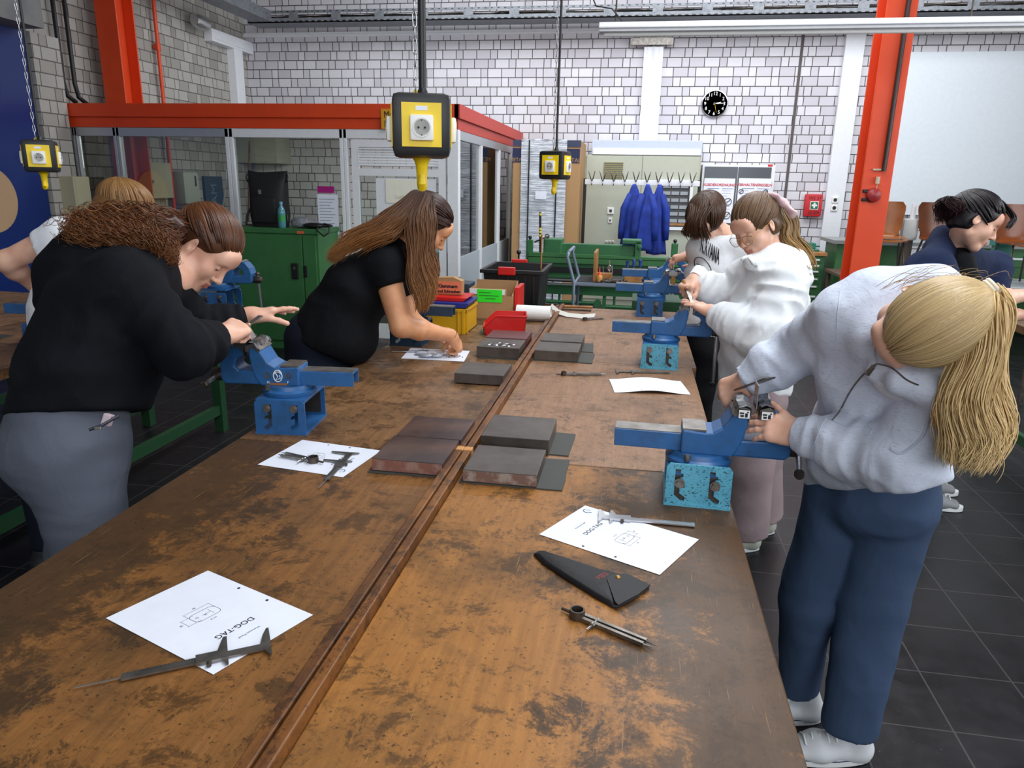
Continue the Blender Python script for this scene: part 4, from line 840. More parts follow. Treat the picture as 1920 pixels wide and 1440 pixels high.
# ================================================================== VISES
def slotpoly(x, flip=1):
    s = flip; z = [.097, .097, .080, .080, .066, .060, .048, .048, .052, .046, .018, .010, .012, .024, .036]
    return [(x, .028), (x, .098), (x+s*.013, .098), (x+s*.013, .088), (x+s*.020, .086), (x+s*.020, .078), (x+s*.013, .075), (x+s*.013, .064), (x+s*.025, .058), (x+s*.025, .049), (x+s*.013, .052), (x+s*.013, .034), (x+s*.028, .024), (x+s*.026, .014), (x+s*.016, .014)]
def make_vise(label, loc, rz, bm_, vm_, lift=0., gap=.012, handle=(0, 0, -1), off=0., jaw=True, grp=None):
    t = thing('bench_vise', label, 'vise', (0, 0, 0), group=grp)
    mb = MB(); mb.bb((-.082, -.106, 0), (.082, .106, .007)); mb.bb((-.08, -.094, .104), (.08, .094, .110)) if False else None
    for y, s_ in ((-.1, 1), (.1, -1)):
        out = [(-.08, .007), (.08, .007), (.08, .102), (.072, .112), (-.072, .112), (-.08, .102)]
        holed(out, [slotpoly(-.058), slotpoly(.026)], .006, (0, y, 0), (1, 0, 0), (0, 0, 1), mb)
    mb.build('bracket', bm_, t)
    for x in (-.046, .04):
        for y, d in ((-.103, -1), (.103, 1)):
            mb = MB(); z = .086+min(lift, 0)*1.1; mb.cyl((x, y, z), (x, y+d*.004, z), .013, n=18); mb.cyl((x, y+d*.004, z), (x, y+d*.012, z), .009, n=6); mb.build('bolt', 'steel', t)
    L = lift
    mb = MB(); mb.bb((-.078, -.096, .102+L), (.078, .096, .112+L)); mb.build('inner_saddle', vm_, t); mb = MB(); mb.bb((-.066, -.0955, .015), (.066, -.092, .10)); mb.build('slot_shade_plate', 'steel_d', t)  # added dark plate behind the slots stands in for the shaded inside
    mb = MB(); mb.lathe([(.082, 0), (.084, .004), (.084, .014), (.074, .02), (.070, .032)], (0, 0, .112+L), n=40); mb.build('swivel_base', vm_, t, smooth='auto')
    mb = MB(); mb.cyl((-.03, -.07, .132+L), (-.03, -.07, .148+L), .008, n=6); mb.cyl((.05, .06, .132+L), (.05, .06, .148+L), .008, n=6); mb.build('clamp_bolt', 'steel', t)
    z0 = .142+L; O = off
    prof = [(-.048, 0), (.078, 0), (.092, .02), (.104, .055), (.11, .09), (.11, .128), (.088, .135), (.072, .112), (.05, .075), (.028, .062), (.01, .060), (-.048, .064)]
    mb = MB(); mb.prism([(a+O, b+z0) for a, b in prof], .094, (0, .047, 0), (1, 0, 0), (0, 0, 1), (0, -1, 0)); bd = mb.build('fixed_body', vm_, t, bevel=.005)
    mb = MB(); mb.bb((-.046+O, -.043, z0+.062), (.012+O, .043, z0+.0665)); mb.build('anvil', 'steel', bd)
    mb = MB(); mb.prism([(a+O, b+z0) for a, b in ((.112, .094), (.112, .131), (.087, .138), (.070, .116), (.078, .108), (.092, .122), (.106, .118))], .100, (0, .05, 0), (1, 0, 0), (0, 0, 1), (0, -1, 0)); mb.build('jaw_plate', 'steel', bd)
    # slide
    mb = MB(); x0, x1 = -.218+O*.3, -.04+O; c = [(-.033, 0), (-.033, .046), (.033, .046), (.033, 0), (.027, 0), (.027, .039), (-.027, .039), (-.027, 0)]
    mb.prism([(a, b+z0+.002) for a, b in c], x1-x0, (x0, 0, 0), (0, 1, 0), (0, 0, 1), (1, 0, 0)); sl = mb.build('slide', vm_, t, bevel=.0015)
    mb = MB(); mb.bb((x0+.001, -.029, z0+.0475), (x1, .029, z0+.050)); mb.build('slide_top', 'steel', sl); mb = MB(); mb.cyl((x0+.01, 0, z0+.02), (x1, 0, z0+.02), .012); mb.build('spindle', 'steel', sl)
    g = gap+O
    prof = [(.075-gap, 0), (.185, 0), (.198, .012), (.2, .06), (.19, .095), (.165, .125), (.136, .135), (.114, .128), (.114, .095), (.14, .085), (.15, .06), (.138, .047), (.075-gap, .045)]
    mb = MB(); mb.prism([(a+g, b+z0) for a, b in prof], .078, (0, .039, 0), (1, 0, 0), (0, 0, 1), (0, -1, 0)); mj = mb.build('moving_jaw', vm_, t, bevel=.006)
    mb = MB(); mb.prism([(a+g, b+z0) for a, b in ((.112, .094), (.112, .131), (.134, .139), (.15, .132), (.134, .122), (.118, .116))], .100, (0, .05, 0), (1, 0, 0), (0, 0, 1), (0, -1, 0)); mb.build('jaw_plate', 'steel', mj)
    hx = .222+g; hz = z0+.022
    mb = MB(); mb.lathe([(.019, 0), (.022, .004), (.022, .03), (.018, .045), (.014, .048)], (.197+g, 0, hz), (1, 0, 0), 20); mb.build('spindle_head', 'steel_d', t, smooth='auto')
    h = Vector(handle).normalized(); a = Vector((hx, 0, hz))-h*.035; b = Vector((hx, 0, hz))+h*(.24 if abs(h.z) > .5 else .10)
    mb = MB(); mb.cyl(a, b, .0075, n=12); hb = mb.build('handle_bar', 'steel_l', t, smooth='auto'); mb = MB(); mb.lathe([(.008, -.008), (.013, -.006), (.014, .004), (.01, .01)], a, -h, 14); mb.lathe([(.008, -.008), (.012, -.006), (.012, .004), (.009, .01)], b, h, 14); mb.build('end_cap', 'steel_d', hb, smooth='auto')
    t.location = loc; t.rotation_euler = (0, 0, rz); return t, z0
v1, vz = make_vise('blue vise with chipped light blue bracket held by the blonde person', (.195, 1.845, TH), R(-2), 'vise2', 'vise', lift=-.022, gap=.022, handle=(-.1, -1, -.35))
v2, _ = make_vise('blue vise with light blue bracket and long hanging handle before the person in white hoodie', (.138, 3.28, TH), R(-2), 'vise2', 'vise', gap=.02, handle=(0, 0, -1))
v3, _ = make_vise('third blue vise on the right bench row with a brass block between its jaws', (.112, 4.62, TH), R(-2), 'vise', 'vise', gap=.03, handle=(0, .1, -1))
v5, _ = make_vise('blue vise with white oval emblem used by the person in black hoodie', (-1.078, 2.13, TH), R(180+6), 'vise', 'vise', gap=.012, handle=(0, 1, -.1))
v6, _ = make_vise('dark blue vise half hidden behind the forearm of the long haired person in black shirt', (-1.08, 3.46, TH), R(180), 'vise_dark', 'vise_dark', handle=(0, 1, 0))
v7, _ = make_vise('blue vise on the left workbench row beside the green cabinet', (-2.50, 4.12, TH), R(4), 'vise', 'vise', gap=.02, handle=(0, .1, -1), lift=.02)
v8, _ = make_vise('blue vise of which only the slide shows beside the left elbow of the black hoodie', (-2.70, 3.0, TH), R(2), 'vise', 'vise')
v9, _ = make_vise('dark vise under the hands of the dark haired person on the right hand workbench', (2.50, 3.95, TH), R(184), 'vise_dark', 'vise_dark', handle=(0, 1, 0))
# stand with the last vise behind bench row
t = thing('vise_pedestal', 'green steel pedestal at the far end of the right bench row', 'pedestal', (.15, 5.05, 0))
mb = MB(); mb.bb((.0, 4.9, TH-.03), (.32, 5.25, TH+.04)); mb.build('top_plate', 'green_leg', t); mb = MB(); mb.bb((.1, 5.0, 0), (.2, 5.12, TH-.03)); mb.build('post', 'green_leg', t)
v4, _ = make_vise('furthest blue vise behind the bench row, under the hands of the person in printed shirt', (.14, 5.07, TH+.04), 0, 'vise', 'vise', gap=.02)
# emblem on the left vise
def side_mark(v, px, py, dz=0): pass
vm = par_m(v5)
def VL(x, z, o=.0): return vm@Vector((x, .0475+o, vz_+z))
vz_ = .142
ex = (vm.to_3x3()@Vector((-1, 0, 0))); ez = Vector((0, 0, 1))
c = VL(.02, .034, .001); mb = MB()
mb.tube([c+ex*(.014*math.cos(k*PI/10))+ez*(.019*math.sin(k*PI/10)) for k in range(20)], .0016, n=6, closed=True); mb.tube([c+ex*(.010*math.cos(k*PI/8))+ez*(.006+.007*math.sin(k*PI/8)) for k in range(9)], .0015, n=5); mb.tube([c-ex*.008+ez*.012, c+ex*.0-ez*.002, c-ex*.006-ez*.012, c+ex*.008-ez*.008, c+ex*.006+ez*.003], .0014, n=5)
mb.build('emblem', 'white_p', v5, label='white oval emblem')
for x, z, s_ in ((-.012, .014, 'F'), (.052, .012, 'H')): text(s_, .012, VL(x, z, .001), ex, ez, 'white_p', v5)
text('Gressel', .013, VL(.02, .006, .001), ex, ez, mat('rust ink', '9a6438', .6), v5) if False else None
mb = MB(); mb.box(VL(.02, .007, .0), (.055, .001, .007), rz=R(6)); mb.build('worn_band', mat('rust ink', '9a6438', .6), v5)
for x in (-.016, .052): mb = MB(); c = VL(x, .036); n_ = vm.to_3x3()@Vector((0, 1, 0)); mb.lathe([(.009, -.002), (.010, .003), (.006, .003), (.005, -.001)], c, n_, 16); mb.build('oil_cap', 'steel', v5)
# soft jaws and workpieces
def soft_jaws(v, z, gap, label, off=0):
    m_ = par_m(v); mb = MB()
    t = thing('soft_jaw_plates', label, 'jaw plates', m_@Vector((.12, 0, z))); K = 10
    for s_, x0, nm in ((-1, .112, 'sheet'), (1, .112+gap, 'sheet')):
        mb = MB(); P = []
        pr = [(0, -.02), (0, .004), (s_*.012, .010), (s_*.03, .004), (s_*.036, -.008)]
        for th in (0, .0012):
            for k in range(K+1):
                y = lerp(-.062, .062, k/K)
                for a, b in pr: P.append(m_@Vector((x0+a+s_*-.0+.002*math.sin(k*2.1), y, z+b+th+.003*math.sin(k*1.3+s_)+(.004*math.sin(k*4) if abs(a) > .02 else 0))))
        n = len(pr); L = n*(K+1); F = []
        for h in (0, 1):
            for k in range(K):
                for i in range(n-1): q = h*L+k*n+i; F.append((q, q+1, q+n+1, q+n))
        mb.add(P, F); mb.build(nm, 'alu_sheet', t, smooth='auto')
    return t, m_
t, m_ = soft_jaws(v1, .142-.022+.134, .022, 'bent scratched aluminium jaw sheets with two black and white stickers on the nearest right vise')
for s_, x in ((-1, .096), (1, .150)):
    mb = MB(); zc_ = .254-.012; e = Vector((1, 0, 0)); mb.box(m_@Vector((x, -.0655, zc_)), (.026, .0016, .02)); stk = mb.build('sticker', 'white_p', t); mb = MB()
    for k, (a, b, w_, h_) in enumerate(((-.006, .003, .010, .004), (.005, -.002, .006, .010), (-.005, -.004, .008, .005), (.008, .006, .004, .003))): mb.box(m_@Vector((x+a, -.067, zc_+b)), (w_, .0012, h_))
    mb.build('pattern', 'ink', stk)
mb = MB(); mb.box(m_@Vector((.123, -.035, .285)), (.002, .05, .06)); single(mb, 'metal_blank', 'steel_l', 'thin bright metal blank clamped upright in the nearest right vise', 'workpiece')
t, m_ = soft_jaws(v5, .142+.134, .012, 'bent aluminium jaw sheets with the blank on the left bench vise'); mb = MB(); mb.prism([(x*.03*(1 if abs(y) < .9 else .7), y*.019) for x, y in ((-1, -1), (1, -1), (1, 1), (-1, 1))], .0015, m_@Vector((.118, 0, .302)), m_.to_3x3()@Vector((.0, 1, 0)), Vector((-.5, 0, .86)).normalized()); single(mb, 'metal_blank', 'steel_l', 'shiny metal tag blank held in the left bench vise', 'workpiece')
t, m_ = soft_jaws(v2, .142+.134, .02, 'aluminium jaw sheets under the flat hand of the person in white hoodie'); mb = MB(); mb.box(m_@Vector((.122, -.01, .29)), (.002, .05, .05)); single(mb, 'metal_blank', 'steel_l', 'metal blank in the vise below the file of the person in white hoodie', 'workpiece')
t, m_ = soft_jaws(v3, .142+.134, .03, 'curved aluminium jaw sheets with bright blank on the third right vise'); mb = MB(); mb.box(m_@Vector((.127, -.03, .30)), (.004, .01, .06)); mb.box(m_@Vector((.127, -.066, .268)), (.05, .002, .025)); single(mb, 'metal_blank', 'steel_l', 'narrow bright blank standing up from the third right vise', 'workpiece')
mb = MB(); mb.box(m_@Vector((.128, -.02, .228)), (.028, .07, .055), bev=.003); single(mb, 'brass_block', 'brass', 'small brass coloured block clamped in the third right vise', 'block')

# ================================================================== PLATES AND MATS
def plate(x, y, m_, label, s=.2, h=.035, rz=0, sy=.195, edge=None):
    mb = MB(); mb.box((x, y, TH+.0045+h/2), (s, sy, h), rz=rz, bev=.0015); o = single(mb, 'marking_plate', m_, label, 'plate', loc=(x, y, TH+.0045)); return o
def mat_(x, y, s, sy, rz, label, seed):
    rr = random.Random(seed); mb = MB(); n = 6; pts = []
    for k in range(4):
        a = [(-1, -1), (1, -1), (1, 1), (-1, 1)]; p, q = a[k], a[(k+1) % 4]
        for j in range(n): f_ = j/n; pts.append(((lerp(p[0], q[0], f_)*s/2+rr.uniform(-.002, .002)), (lerp(p[1], q[1], f_)*sy/2+rr.uniform(-.002, .002))))
    c, s_ = math.cos(rz), math.sin(rz)
    mb.prism(pts, .004, (x, y, TH+.0002), (c, s_, 0), (-s_, c, 0)); return single(mb, 'rubber_mat', 'rub', label, 'mat', loc=(x, y, TH))
mat_(-.59, 1.89, .205, .205, R(3), 'dark rubber mat under the nearest reddish marking plate', 1)
PL0 = plate(-.581, 1.893, 'iron_b', 'reddish dark marking plate nearest the white sheet, front one of the left pair'); 
p_ = plate(-.577, 2.092, 'iron_b', 'reddish dark marking plate behind the front left one at the bench joint')
mat_(-.29, 1.88, .28, .22, R(0), 'dark rubber mat sticking out beside the nearest right marking plate', 2)
mb = MB(); mb.box((-.581, 1.7945, TH+.022), (.199, .0015, .031)); mb.build('cast_edge', mat('reddish cast edge', '8a5d52', .6, .2, '9c7d70', 30, (.5, .62), .4, 90), PL0)
a_ = plate(-.318, 1.868, 'iron', 'grey marking plate with rusty front edge, nearest on the right bench'); mb = MB(); mb.bb((-.4175, 1.7685, TH+.008), (-.2185, 1.770, TH+.037)); mb.build('cast_edge', 'rust', a_)
mat_(-.29, 2.13, .27, .2, R(-2), 'dark rubber mat under the raised grey marking plate at the bench joint', 3)
mb = MB(); mb.box((-.318, 2.12, TH+.0045+.0235), (.205, .21, .047), bev=.0015); single(mb, 'marking_plate', 'iron', 'thicker grey marking plate with scratches, just behind the rusty edged one', 'plate')
mat_(-.59, 3.30, .19, .21, R(4), 'dark wavy rubber mat under the engraved marking plate', 4)
o = plate(-.592, 3.30, 'iron', 'grey marking plate with silvery scribbles, behind the lone plate on the left bench', h=.05)
mb = MB(); rr = random.Random(4)
for k in range(6):
    y = 3.235+k*.012; n = 14; mb.tube([(-.66+i*.009+rr.uniform(-.002, .002)+k*.006, y+rr.uniform(-.003, .003), TH+.0555) for i in range(n-(k % 3)*3)], .0012, n=4)
mb.build('engraving', 'steel_l', o)
mb = MB(); mb.box((-.592, 3.51, TH+.0275), (.2, .19, .055), bev=.0015); single(mb, 'marking_plate', mat('iron red reflection', '6a3a38', .35, .4), 'dark reddish marking plate in front of the red bin', 'plate')  # reflected red is painted into the plate colour
plate(-.583, 2.84, 'iron', 'single grey marking plate alone in the middle of the left bench', h=.04)
mat_(-.30, 3.31, .28, .20, R(0), 'dark rubber mat under the far right grey plate', 5); plate(-.325, 3.31, 'iron', 'grey marking plate at the gutter on the far right bench, front one of two', h=.045)
mat_(-.30, 3.53, .25, .2, R(3), 'dark rubber mat under the hindmost right plate', 6); plate(-.325, 3.53, 'iron', 'grey marking plate at the gutter on the far right bench, rear one of two', h=.045)

# ================================================================== PAPERS
def sheet(TL, TR, BL, label, detail=True, holes=True, curl=0.):
    TL, TR, BL = (Wz(*q, TH+.0012) for q in (TL, TR, BL)); X = (TR-TL); Yd = (BL-TL); W, H = X.length, Yd.length
    x = X.normalized(); y = Yd.normalized(); N = 16; P = []; F = []; cen = TL+X/2+Yd/2
    for th in (0, .0005):
        for j in range(N+1):
            for i in range(N+1):
                u, v = i/N, j/N; z = curl*.012*(math.sin(v*PI*1.0)**2)+.0015*math.sin(u*3)*curl; P.append(TL+X*u+Yd*v+Vector((0, 0, z+th)))
    L = (N+1)**2
    for h in (0, 1):
        for j in range(N):
            for i in range(N): k = h*L+j*(N+1)+i; F.append((k, k+1, k+N+2, k+N+1))
    for i in range(N):
        for a, b in ((i, i+1), (N*(N+1)+i, N*(N+1)+i+1), (i*(N+1), (i+1)*(N+1)), (i*(N+1)+N, (i+1)*(N+1)+N)): F.append((a, b, b+L, a+L))
    mb = MB(); mb.add(P, F); o = single(mb, 'drawing_sheet', 'paper', label, 'paper', loc=cen-Vector((0, 0, .0012)), smooth='auto')
    def pt(u, v, dz=.0006): return TL+x*(u*W/.21)+y*(v*H/.297)+Vector((0, 0, dz+curl*.012*(math.sin(v/.297*PI)**2)))
    sc_ = W/.21
    if holes:
        mb = MB()
        for v in (.1085, .1885): mb.cyl(pt(.012, v, .0004), pt(.012, v, .0009), .003, n=14)
        mb.build('punch_hole', 'ink', o)
    if detail:
        up = -y
        text('DOG-TAG', .017*sc_, pt(.105, .082), x, up, 'ink', o, ext=.0001, bold=.0002)
        text('Werkstatt Metall', .0065*sc_, pt(.10, .050), x, up, mat('teal ink', '27546b', .6), o, ext=.0001)
        mb = MB(); c = (.105, .163); r_ = .009; w_, h_ = .026, .015; pts = []
        for cx_, cy_, a0 in ((w_-r_, h_-r_, 0), (-w_+r_, h_-r_, 90), (-w_+r_, -h_+r_, 180), (w_-r_, -h_+r_, 270)):
            for k in range(5): a = R(a0+k*22.5); pts.append(pt(c[0]+cx_+r_*math.cos(a), c[1]+cy_+r_*math.sin(a)))
        mb.tube(pts, .0004, n=4, closed=True)
        for a, b in (((c[0]-w_, c[1]), (c[0]-w_, c[1]+.028)), ((c[0]+w_, c[1]), (c[0]+w_, c[1]+.028)), ((c[0]-w_, c[1]+.026), (c[0]+w_, c[1]+.026)), ((c[0]+w_-.01, c[1]-.012), (c[0]+w_+.018, c[1]-.012)), ((c[0]+w_-.01, c[1]+.012), (c[0]+w_+.018, c[1]+.012)), ((c[0]+w_+.015, c[1]-.012), (c[0]+w_+.015, c[1]+.012)), ((c[0]-.012, c[1]-.01), (c[0]-.012, c[1]+.01)), ((c[0]-.012, c[1]), (c[0]+.006, c[1]))):
            mb.tube([pt(*a), pt(*b)], .0003, n=4)
        mb.tube([pt(c[0]+w_-.009+.003*math.cos(k*PI/6), c[1]+.003*math.sin(k*PI/6)) for k in range(12)], .0003, n=4, closed=True)
        mb.build('drawing', 'ink', o)
        for u, v, s_ in ((c[0], c[1]+.033, '50'), (c[0]+w_+.022, c[1], '28'), (c[0], c[1]-.024, 't=1,5'), (c[0]+.0, c[1]-.002, '18')): text(s_, .006*sc_, pt(u, v), x, up, 'ink', o, ext=.0001)
    return o, pt, x, -y
def logo(o, pt, x, up, u, v):
    mb = MB(); mb.tube([pt(u+.011*math.cos(R(60+k*20)), v-.011*math.sin(R(60+k*20))) for k in range(11)], .0011, n=5); mb.build('logo', mat('teal ink', '27546b', .6), o); text('abb', .007, pt(u+.004, v), x, up, mat('teal ink', '27546b', .6), o, ext=.0001) if False else None
    mb = MB()
    for k in range(4): mb.tube([pt(u-.003, v-.005+k*.003), pt(u+.010, v-.005+k*.003)], .0004, n=4)
    mb.build('logo', mat('grey ink', '7d8790', .6), o)
s1 = sheet((587, 1153), (400, 1265), (390, 1070), 'large drawing sheet nearest the camera with a caliper lying on its corner')
s2 = sheet((1011, 1002), (1097, 948), (1237, 1078), 'white drawing sheet on the right bench between nearest vise and leather pouch'); logo(*s2, .185, .022)
s3 = sheet((715, 845), (643, 895), (567, 825), 'white drawing sheet in front of the left blue vise with dividers and caliper on it'); logo(*s3, .175, .03)
s4 = sheet((1152, 736), (1142, 711), (1295, 740), 'slightly curled drawing sheet in front of the second right vise', curl=1.); logo(*s4, .18, .03)
s5 = sheet((870, 678), (752, 672), (881, 658), 'white sheet under the hand of the long haired person', detail=False, holes=False)

# ================================================================== CALIPERS AND DIVIDERS
def caliper(A, B, label, side=1, slide=.30, z=TH+.0025, m_='steel', rod=True, jaw=.04):
    A = Vector((A.x, A.y, z)); B = Vector((B.x, B.y, z)); X = (B-A).normalized(); Lg = (B-A).length; Y = Vector((0, 0, 1)).cross(X)*side; Zu = Vector((0, 0, 1))
    bl = Lg*(.78 if rod else 1.); t = thing('vernier_caliper', label, 'caliper', A)
    h = .0035; w_ = .016
    mb = MB(); mb.prism([(0, -w_/2), (bl, -w_/2), (bl, w_/2), (0, w_/2)], h, A, X, Y, Zu); mb.build('beam', m_, t)
    mb = MB(); mb.prism([(-.001, w_/2), (.016, w_/2), (.010, w_/2+jaw*.6), (.003, w_/2+jaw), (-.001, w_/2+jaw)], h, A, X, Y, Zu); mb.prism([(0, -w_/2), (.012, -w_/2), (.003, -w_/2-.018), (0, -w_/2-.018)], h, A, X, Y, Zu); mb.build('fixed_jaw', m_, t)
    s0 = slide*bl
    mb = MB(); mb.prism([(s0, -w_/2-.004), (s0+.05, -w_/2-.004), (s0+.05, w_/2+.004), (s0, w_/2+.004)], h+.002, A+Zu*.0003, X, Y, Zu); mb.prism([(s0, w_/2), (s0+.018, w_/2), (s0+.006, w_/2+jaw), (s0, w_/2+jaw)], h, A, X, Y, Zu); mb.prism([(s0, -w_/2), (s0+.012, -w_/2), (s0+.004, -w_/2-.018), (s0, -w_/2-.018)], h, A, X, Y, Zu); sl = mb.build('slider', m_, t)
    mb = MB(); mb.cyl(A+X*(s0+.03)-Y*(w_/2+.006)+Zu*.003, A+X*(s0+.03)-Y*(w_/2+.013)+Zu*.003, .004, n=12); mb.build('lock_screw', 'steel_d', sl)
    mb = MB(); k = s0+.055
    while k < bl-.006: mb.prism([(k, w_/2-.006), (k+.0006, w_/2-.006), (k+.0006, w_/2-.001), (k, w_/2-.001)], .0003, A+Zu*(h+.0001), X, Y, Zu); k += .004
    mb.build('scale', 'ink', t, kind='stuff')
    if rod: mb = MB(); mb.prism([(bl, -.0012), (Lg, -.0012), (Lg, .0012), (bl, .0012)], .0015, A+Zu*.0005, X, Y, Zu); mb.build('depth_rod', 'steel_l', t)
    return t
W = lambda px, py: Wz(px, py, TH)
caliper(W(508, 1215), W(141, 1294), 'steel caliper nearest the camera lying over the corner of the large sheet', side=-1, slide=.30, z=TH+.0035, jaw=.045)
caliper(W(658, 852), W(598, 918), 'steel caliper with open jaws on the sheet in front of the left vise', side=-1, slide=.32, z=TH+.0035, jaw=.05)
caliper(W(1122, 972), W(1302, 988), 'shiny caliper lying across the top of the sheet beside the nearest right vise', side=1, slide=.12, z=TH+.0035, m_='steel_l', jaw=.03, rod=False)
caliper(W(1155, 698), W(1284, 702), 'thin caliper in front of the second right vise, behind the curled sheet', side=-1, slide=.28, m_='steel', jaw=.025)
caliper(W(825, 661), W(735, 661), 'bright caliper on the sheet of the long haired person, half under the silver packets', side=1, slide=.3, z=TH+.004, m_='steel_l', jaw=.03)
def divider(A, B, label, z=TH+.006, m_='steel_d', scr=1, opening=.012, r_=.014):
    A = Vector((A.x, A.y, z)); B = Vector((B.x, B.y, z)); X = (B-A).normalized(); Y = Vector((0, 0, 1)).cross(X); L = (B-A).length; t = thing('spring_divider', label, 'dividers', A-Vector((0, 0, .006)))
    mb = MB(); mb.lathe([(r_, -.006), (r_+.001, 0), (r_, .012), (r_-.003, .012), (r_-.003, -.004)], A, n=24); mb.build('spring_ring', m_, t, smooth='auto')
    mb = MB(); mb.tube([A-X*r_, A-X*(r_+.02)], .003, n=8); mb.build('finger_stub', m_, t)
    for s_ in (-1, 1):
        mb = MB(); a = A+X*r_*.7+Y*s_*.006; b = A+X*(L*.88)+Y*s_*opening*.5; c = A+X*L+Y*s_*opening*.25
        Zu = Vector((0, 0, 1)); e = (b-a).normalized(); f_ = Zu.cross(e); mb.prism([(0, -.0035), ((b-a).length, -.003), ((b-a).length, .003), (0, .0035)], .007, a-Zu*.0035, e, f_, Zu); lg = mb.build('leg', 'steel', t); mb = MB(); mb.cyl(b, c, .0022, .0005, n=8); mb.build('point', 'steel', lg)
    q = A+X*L*.25; mb = MB(); mb.cyl(q-Y*.012*scr+Vector((0, 0, .001)), q+Y*scr*.032+Vector((0, 0, .001)), .0022, n=10); sc = mb.build('adjusting_screw', 'steel_l', t); mb = MB(); mb.cyl(q+Y*scr*.010+Vector((0, 0, .001)), q+Y*scr*.016+Vector((0, 0, .001)), .0058, n=16); mb.build('knurled_nut', 'steel', sc)
    return t
divider(W(1082, 1158), W(1227, 1218), 'steel spring divider lying in front of the leather pouch', scr=-1)
divider(W(588, 868), W(524, 855), 'dark steel spring divider on the sheet in front of the left vise', z=TH+.008, scr=1, opening=.02)
divider(W(1057, 704), W(1137, 704), 'thin steel spring divider on the middle of the right bench', scr=1, r_=.011)
divider(W(1097, 601), W(1134, 598), 'small dark spring divider near the white strip at the far end', r_=.014)
# ---- pouch
PZ = TH+.0005
pt = [(1000, 1042), (1011, 1036), (1060, 1052), (1128, 1075), (1190, 1090), (1218, 1105), (1196, 1122), (1158, 1142), (1148, 1141), (1120, 1126), (1060, 1088), (1018, 1060)]
P2 = [W(*q) for q in pt]; cen = sum(P2, Vector())/len(P2); rings = []
mb = MB(); n = len(P2); V_ = []
for f_, z in ((1.0, 0), (1.0, .005), (.9, .011), (.55, .014)):
    for p in P2: q = cen+(p-cen)*f_ if f_ != 1 else p; V_.append((q.x, q.y, PZ+z))
F_ = [(i*n+k, i*n+(k+1) % n, (i+1)*n+(k+1) % n, (i+1)*n+k) for i in range(3) for k in range(n)]+[tuple(range(n)), tuple(range(3*n, 4*n))]
mb.add(V_, F_); t = thing('leather_pouch', 'black leather tool pouch with snap flap lying on the right bench', 'pouch', (cen.x, cen.y, TH)); mb.build('pouch_body', 'leather', t, smooth='auto', bevel=.002)
fl = [(1137, 1098), (1150, 1090), (1175, 1089), (1219, 1105), (1196, 1123), (1159, 1143), (1152, 1141)]
mb = MB(); Q = [W(*q) for q in fl]; n = len(Q); cf = sum(Q, Vector())/n; V_ = [(q.x, q.y, PZ+.013-(.006 if i in (3, 4, 5) else 0)) for i, q in enumerate(Q)]+[(q.x, q.y, PZ+.016-(.006 if i in (3, 4, 5) else 0)) for i, q in enumerate(Q)]
mb.add(V_, [tuple(range(n)), tuple(range(n, 2*n))]+[(k, (k+1) % n, n+(k+1) % n, n+k) for k in range(n)]); fp = mb.build('flap', 'leather', t, smooth='auto')
for px, py in ((1158, 1096),): c = W(px, py); mb = MB(); mb.lathe([(.0055, 0), (.0055, .001), (.003, .003)], (c.x, c.y, PZ+.016), n=16); mb.build('snap', 'brass', fp)
rm_ = mat('red ink', '8e1f24', .6); c = W(1130, 1087); a = W(1110, 1092); text('MES', .018, (a.x+.02, a.y+.005, PZ+.0135), W(1150, 1070)-W(1105, 1095), Vector((0, 0, 1)).cross(W(1150, 1070)-W(1105, 1095)), rm_, t)
# ================================================================== BOXES ON THE LEFT BENCH
def bin_(name, x, y, lx, ly, h, m_, label, rz=0, front=.5, z=TH, wall=.004, cat='bin', taper=.92):
    """open fronted stacking bin, front toward local -x"""
    t = thing(name, label, cat, (x, y, z), 0); Rm = Matrix.Rotation(rz, 3, 'Z'); O = Vector((x, y, z)); mb = MB()
    def q(a, b, c): return O+Rm@Vector((a, b, c))
    def panel(p, n_):
        n_ = (Rm@Vector(n_)).normalized()*wall; P = [q(*k) for k in p]; N = len(P); mb.add(P+[k+n_ for k in P], [tuple(range(N)), tuple(range(N, 2*N))]+[(k, (k+1) % N, N+(k+1) % N, N+k) for k in range(N)])
    X, Y = lx/2, ly/2; x_, y_ = X*taper, Y*taper
    panel([(-x_, -y_, 0), (x_, -y_, 0), (x_, y_, 0), (-x_, y_, 0)], (0, 0, 1))
    fx = -X+lx*.28
    for s_ in (-1, 1): panel([(-x_, s_*y_, 0), (x_, s_*y_, 0), (X, s_*Y, h), (fx, s_*Y, h), (-X, s_*Y, h*front)], (0, -s_, 0))
    panel([(x_, -y_, 0), (x_, y_, 0), (X, Y, h), (X, -Y, h)], (-1, 0, 0)); panel([(-x_, -y_, 0), (-x_, y_, 0), (-X, Y, h*front), (-X, -Y, h*front)], (1, 0, 0))
    mb.build('tray', m_, t)
    mb = MB()
    for s_ in (-1, 1): a = [q(X, s_*Y, h), q(fx, s_*Y, h), q(-X, s_*Y, h*front)]; mb.tube(a, .005, n=6)
    mb.tube([q(X, -Y, h), q(X, Y, h)], .005, n=6); mb.tube([q(-X, -Y, h*front), q(-X, Y, h*front)], .005, n=6); mb.build('rim', m_, t, smooth='auto')
    mb = MB(); c = q(-X-.002, 0, h*front*.6); mb.box(c, (.003, ly*.5, .02), rz=rz); mb.build('label_holder', 'black', t)
    return t
bin_('stacking_bin', -.665, 3.80, .225, .15, .105, 'red', 'red open fronted plastic bin behind the marking plates', rz=R(10), front=.42)
t = thing('stacking_box', 'tall ochre yellow plastic box behind the hand of the long haired person', 'bin', (-.99, 3.83, TH))
mb = MB(); x0, x1, y0, y1, hh = -1.12, -.86, 3.71, 3.98, .135; w_ = .004
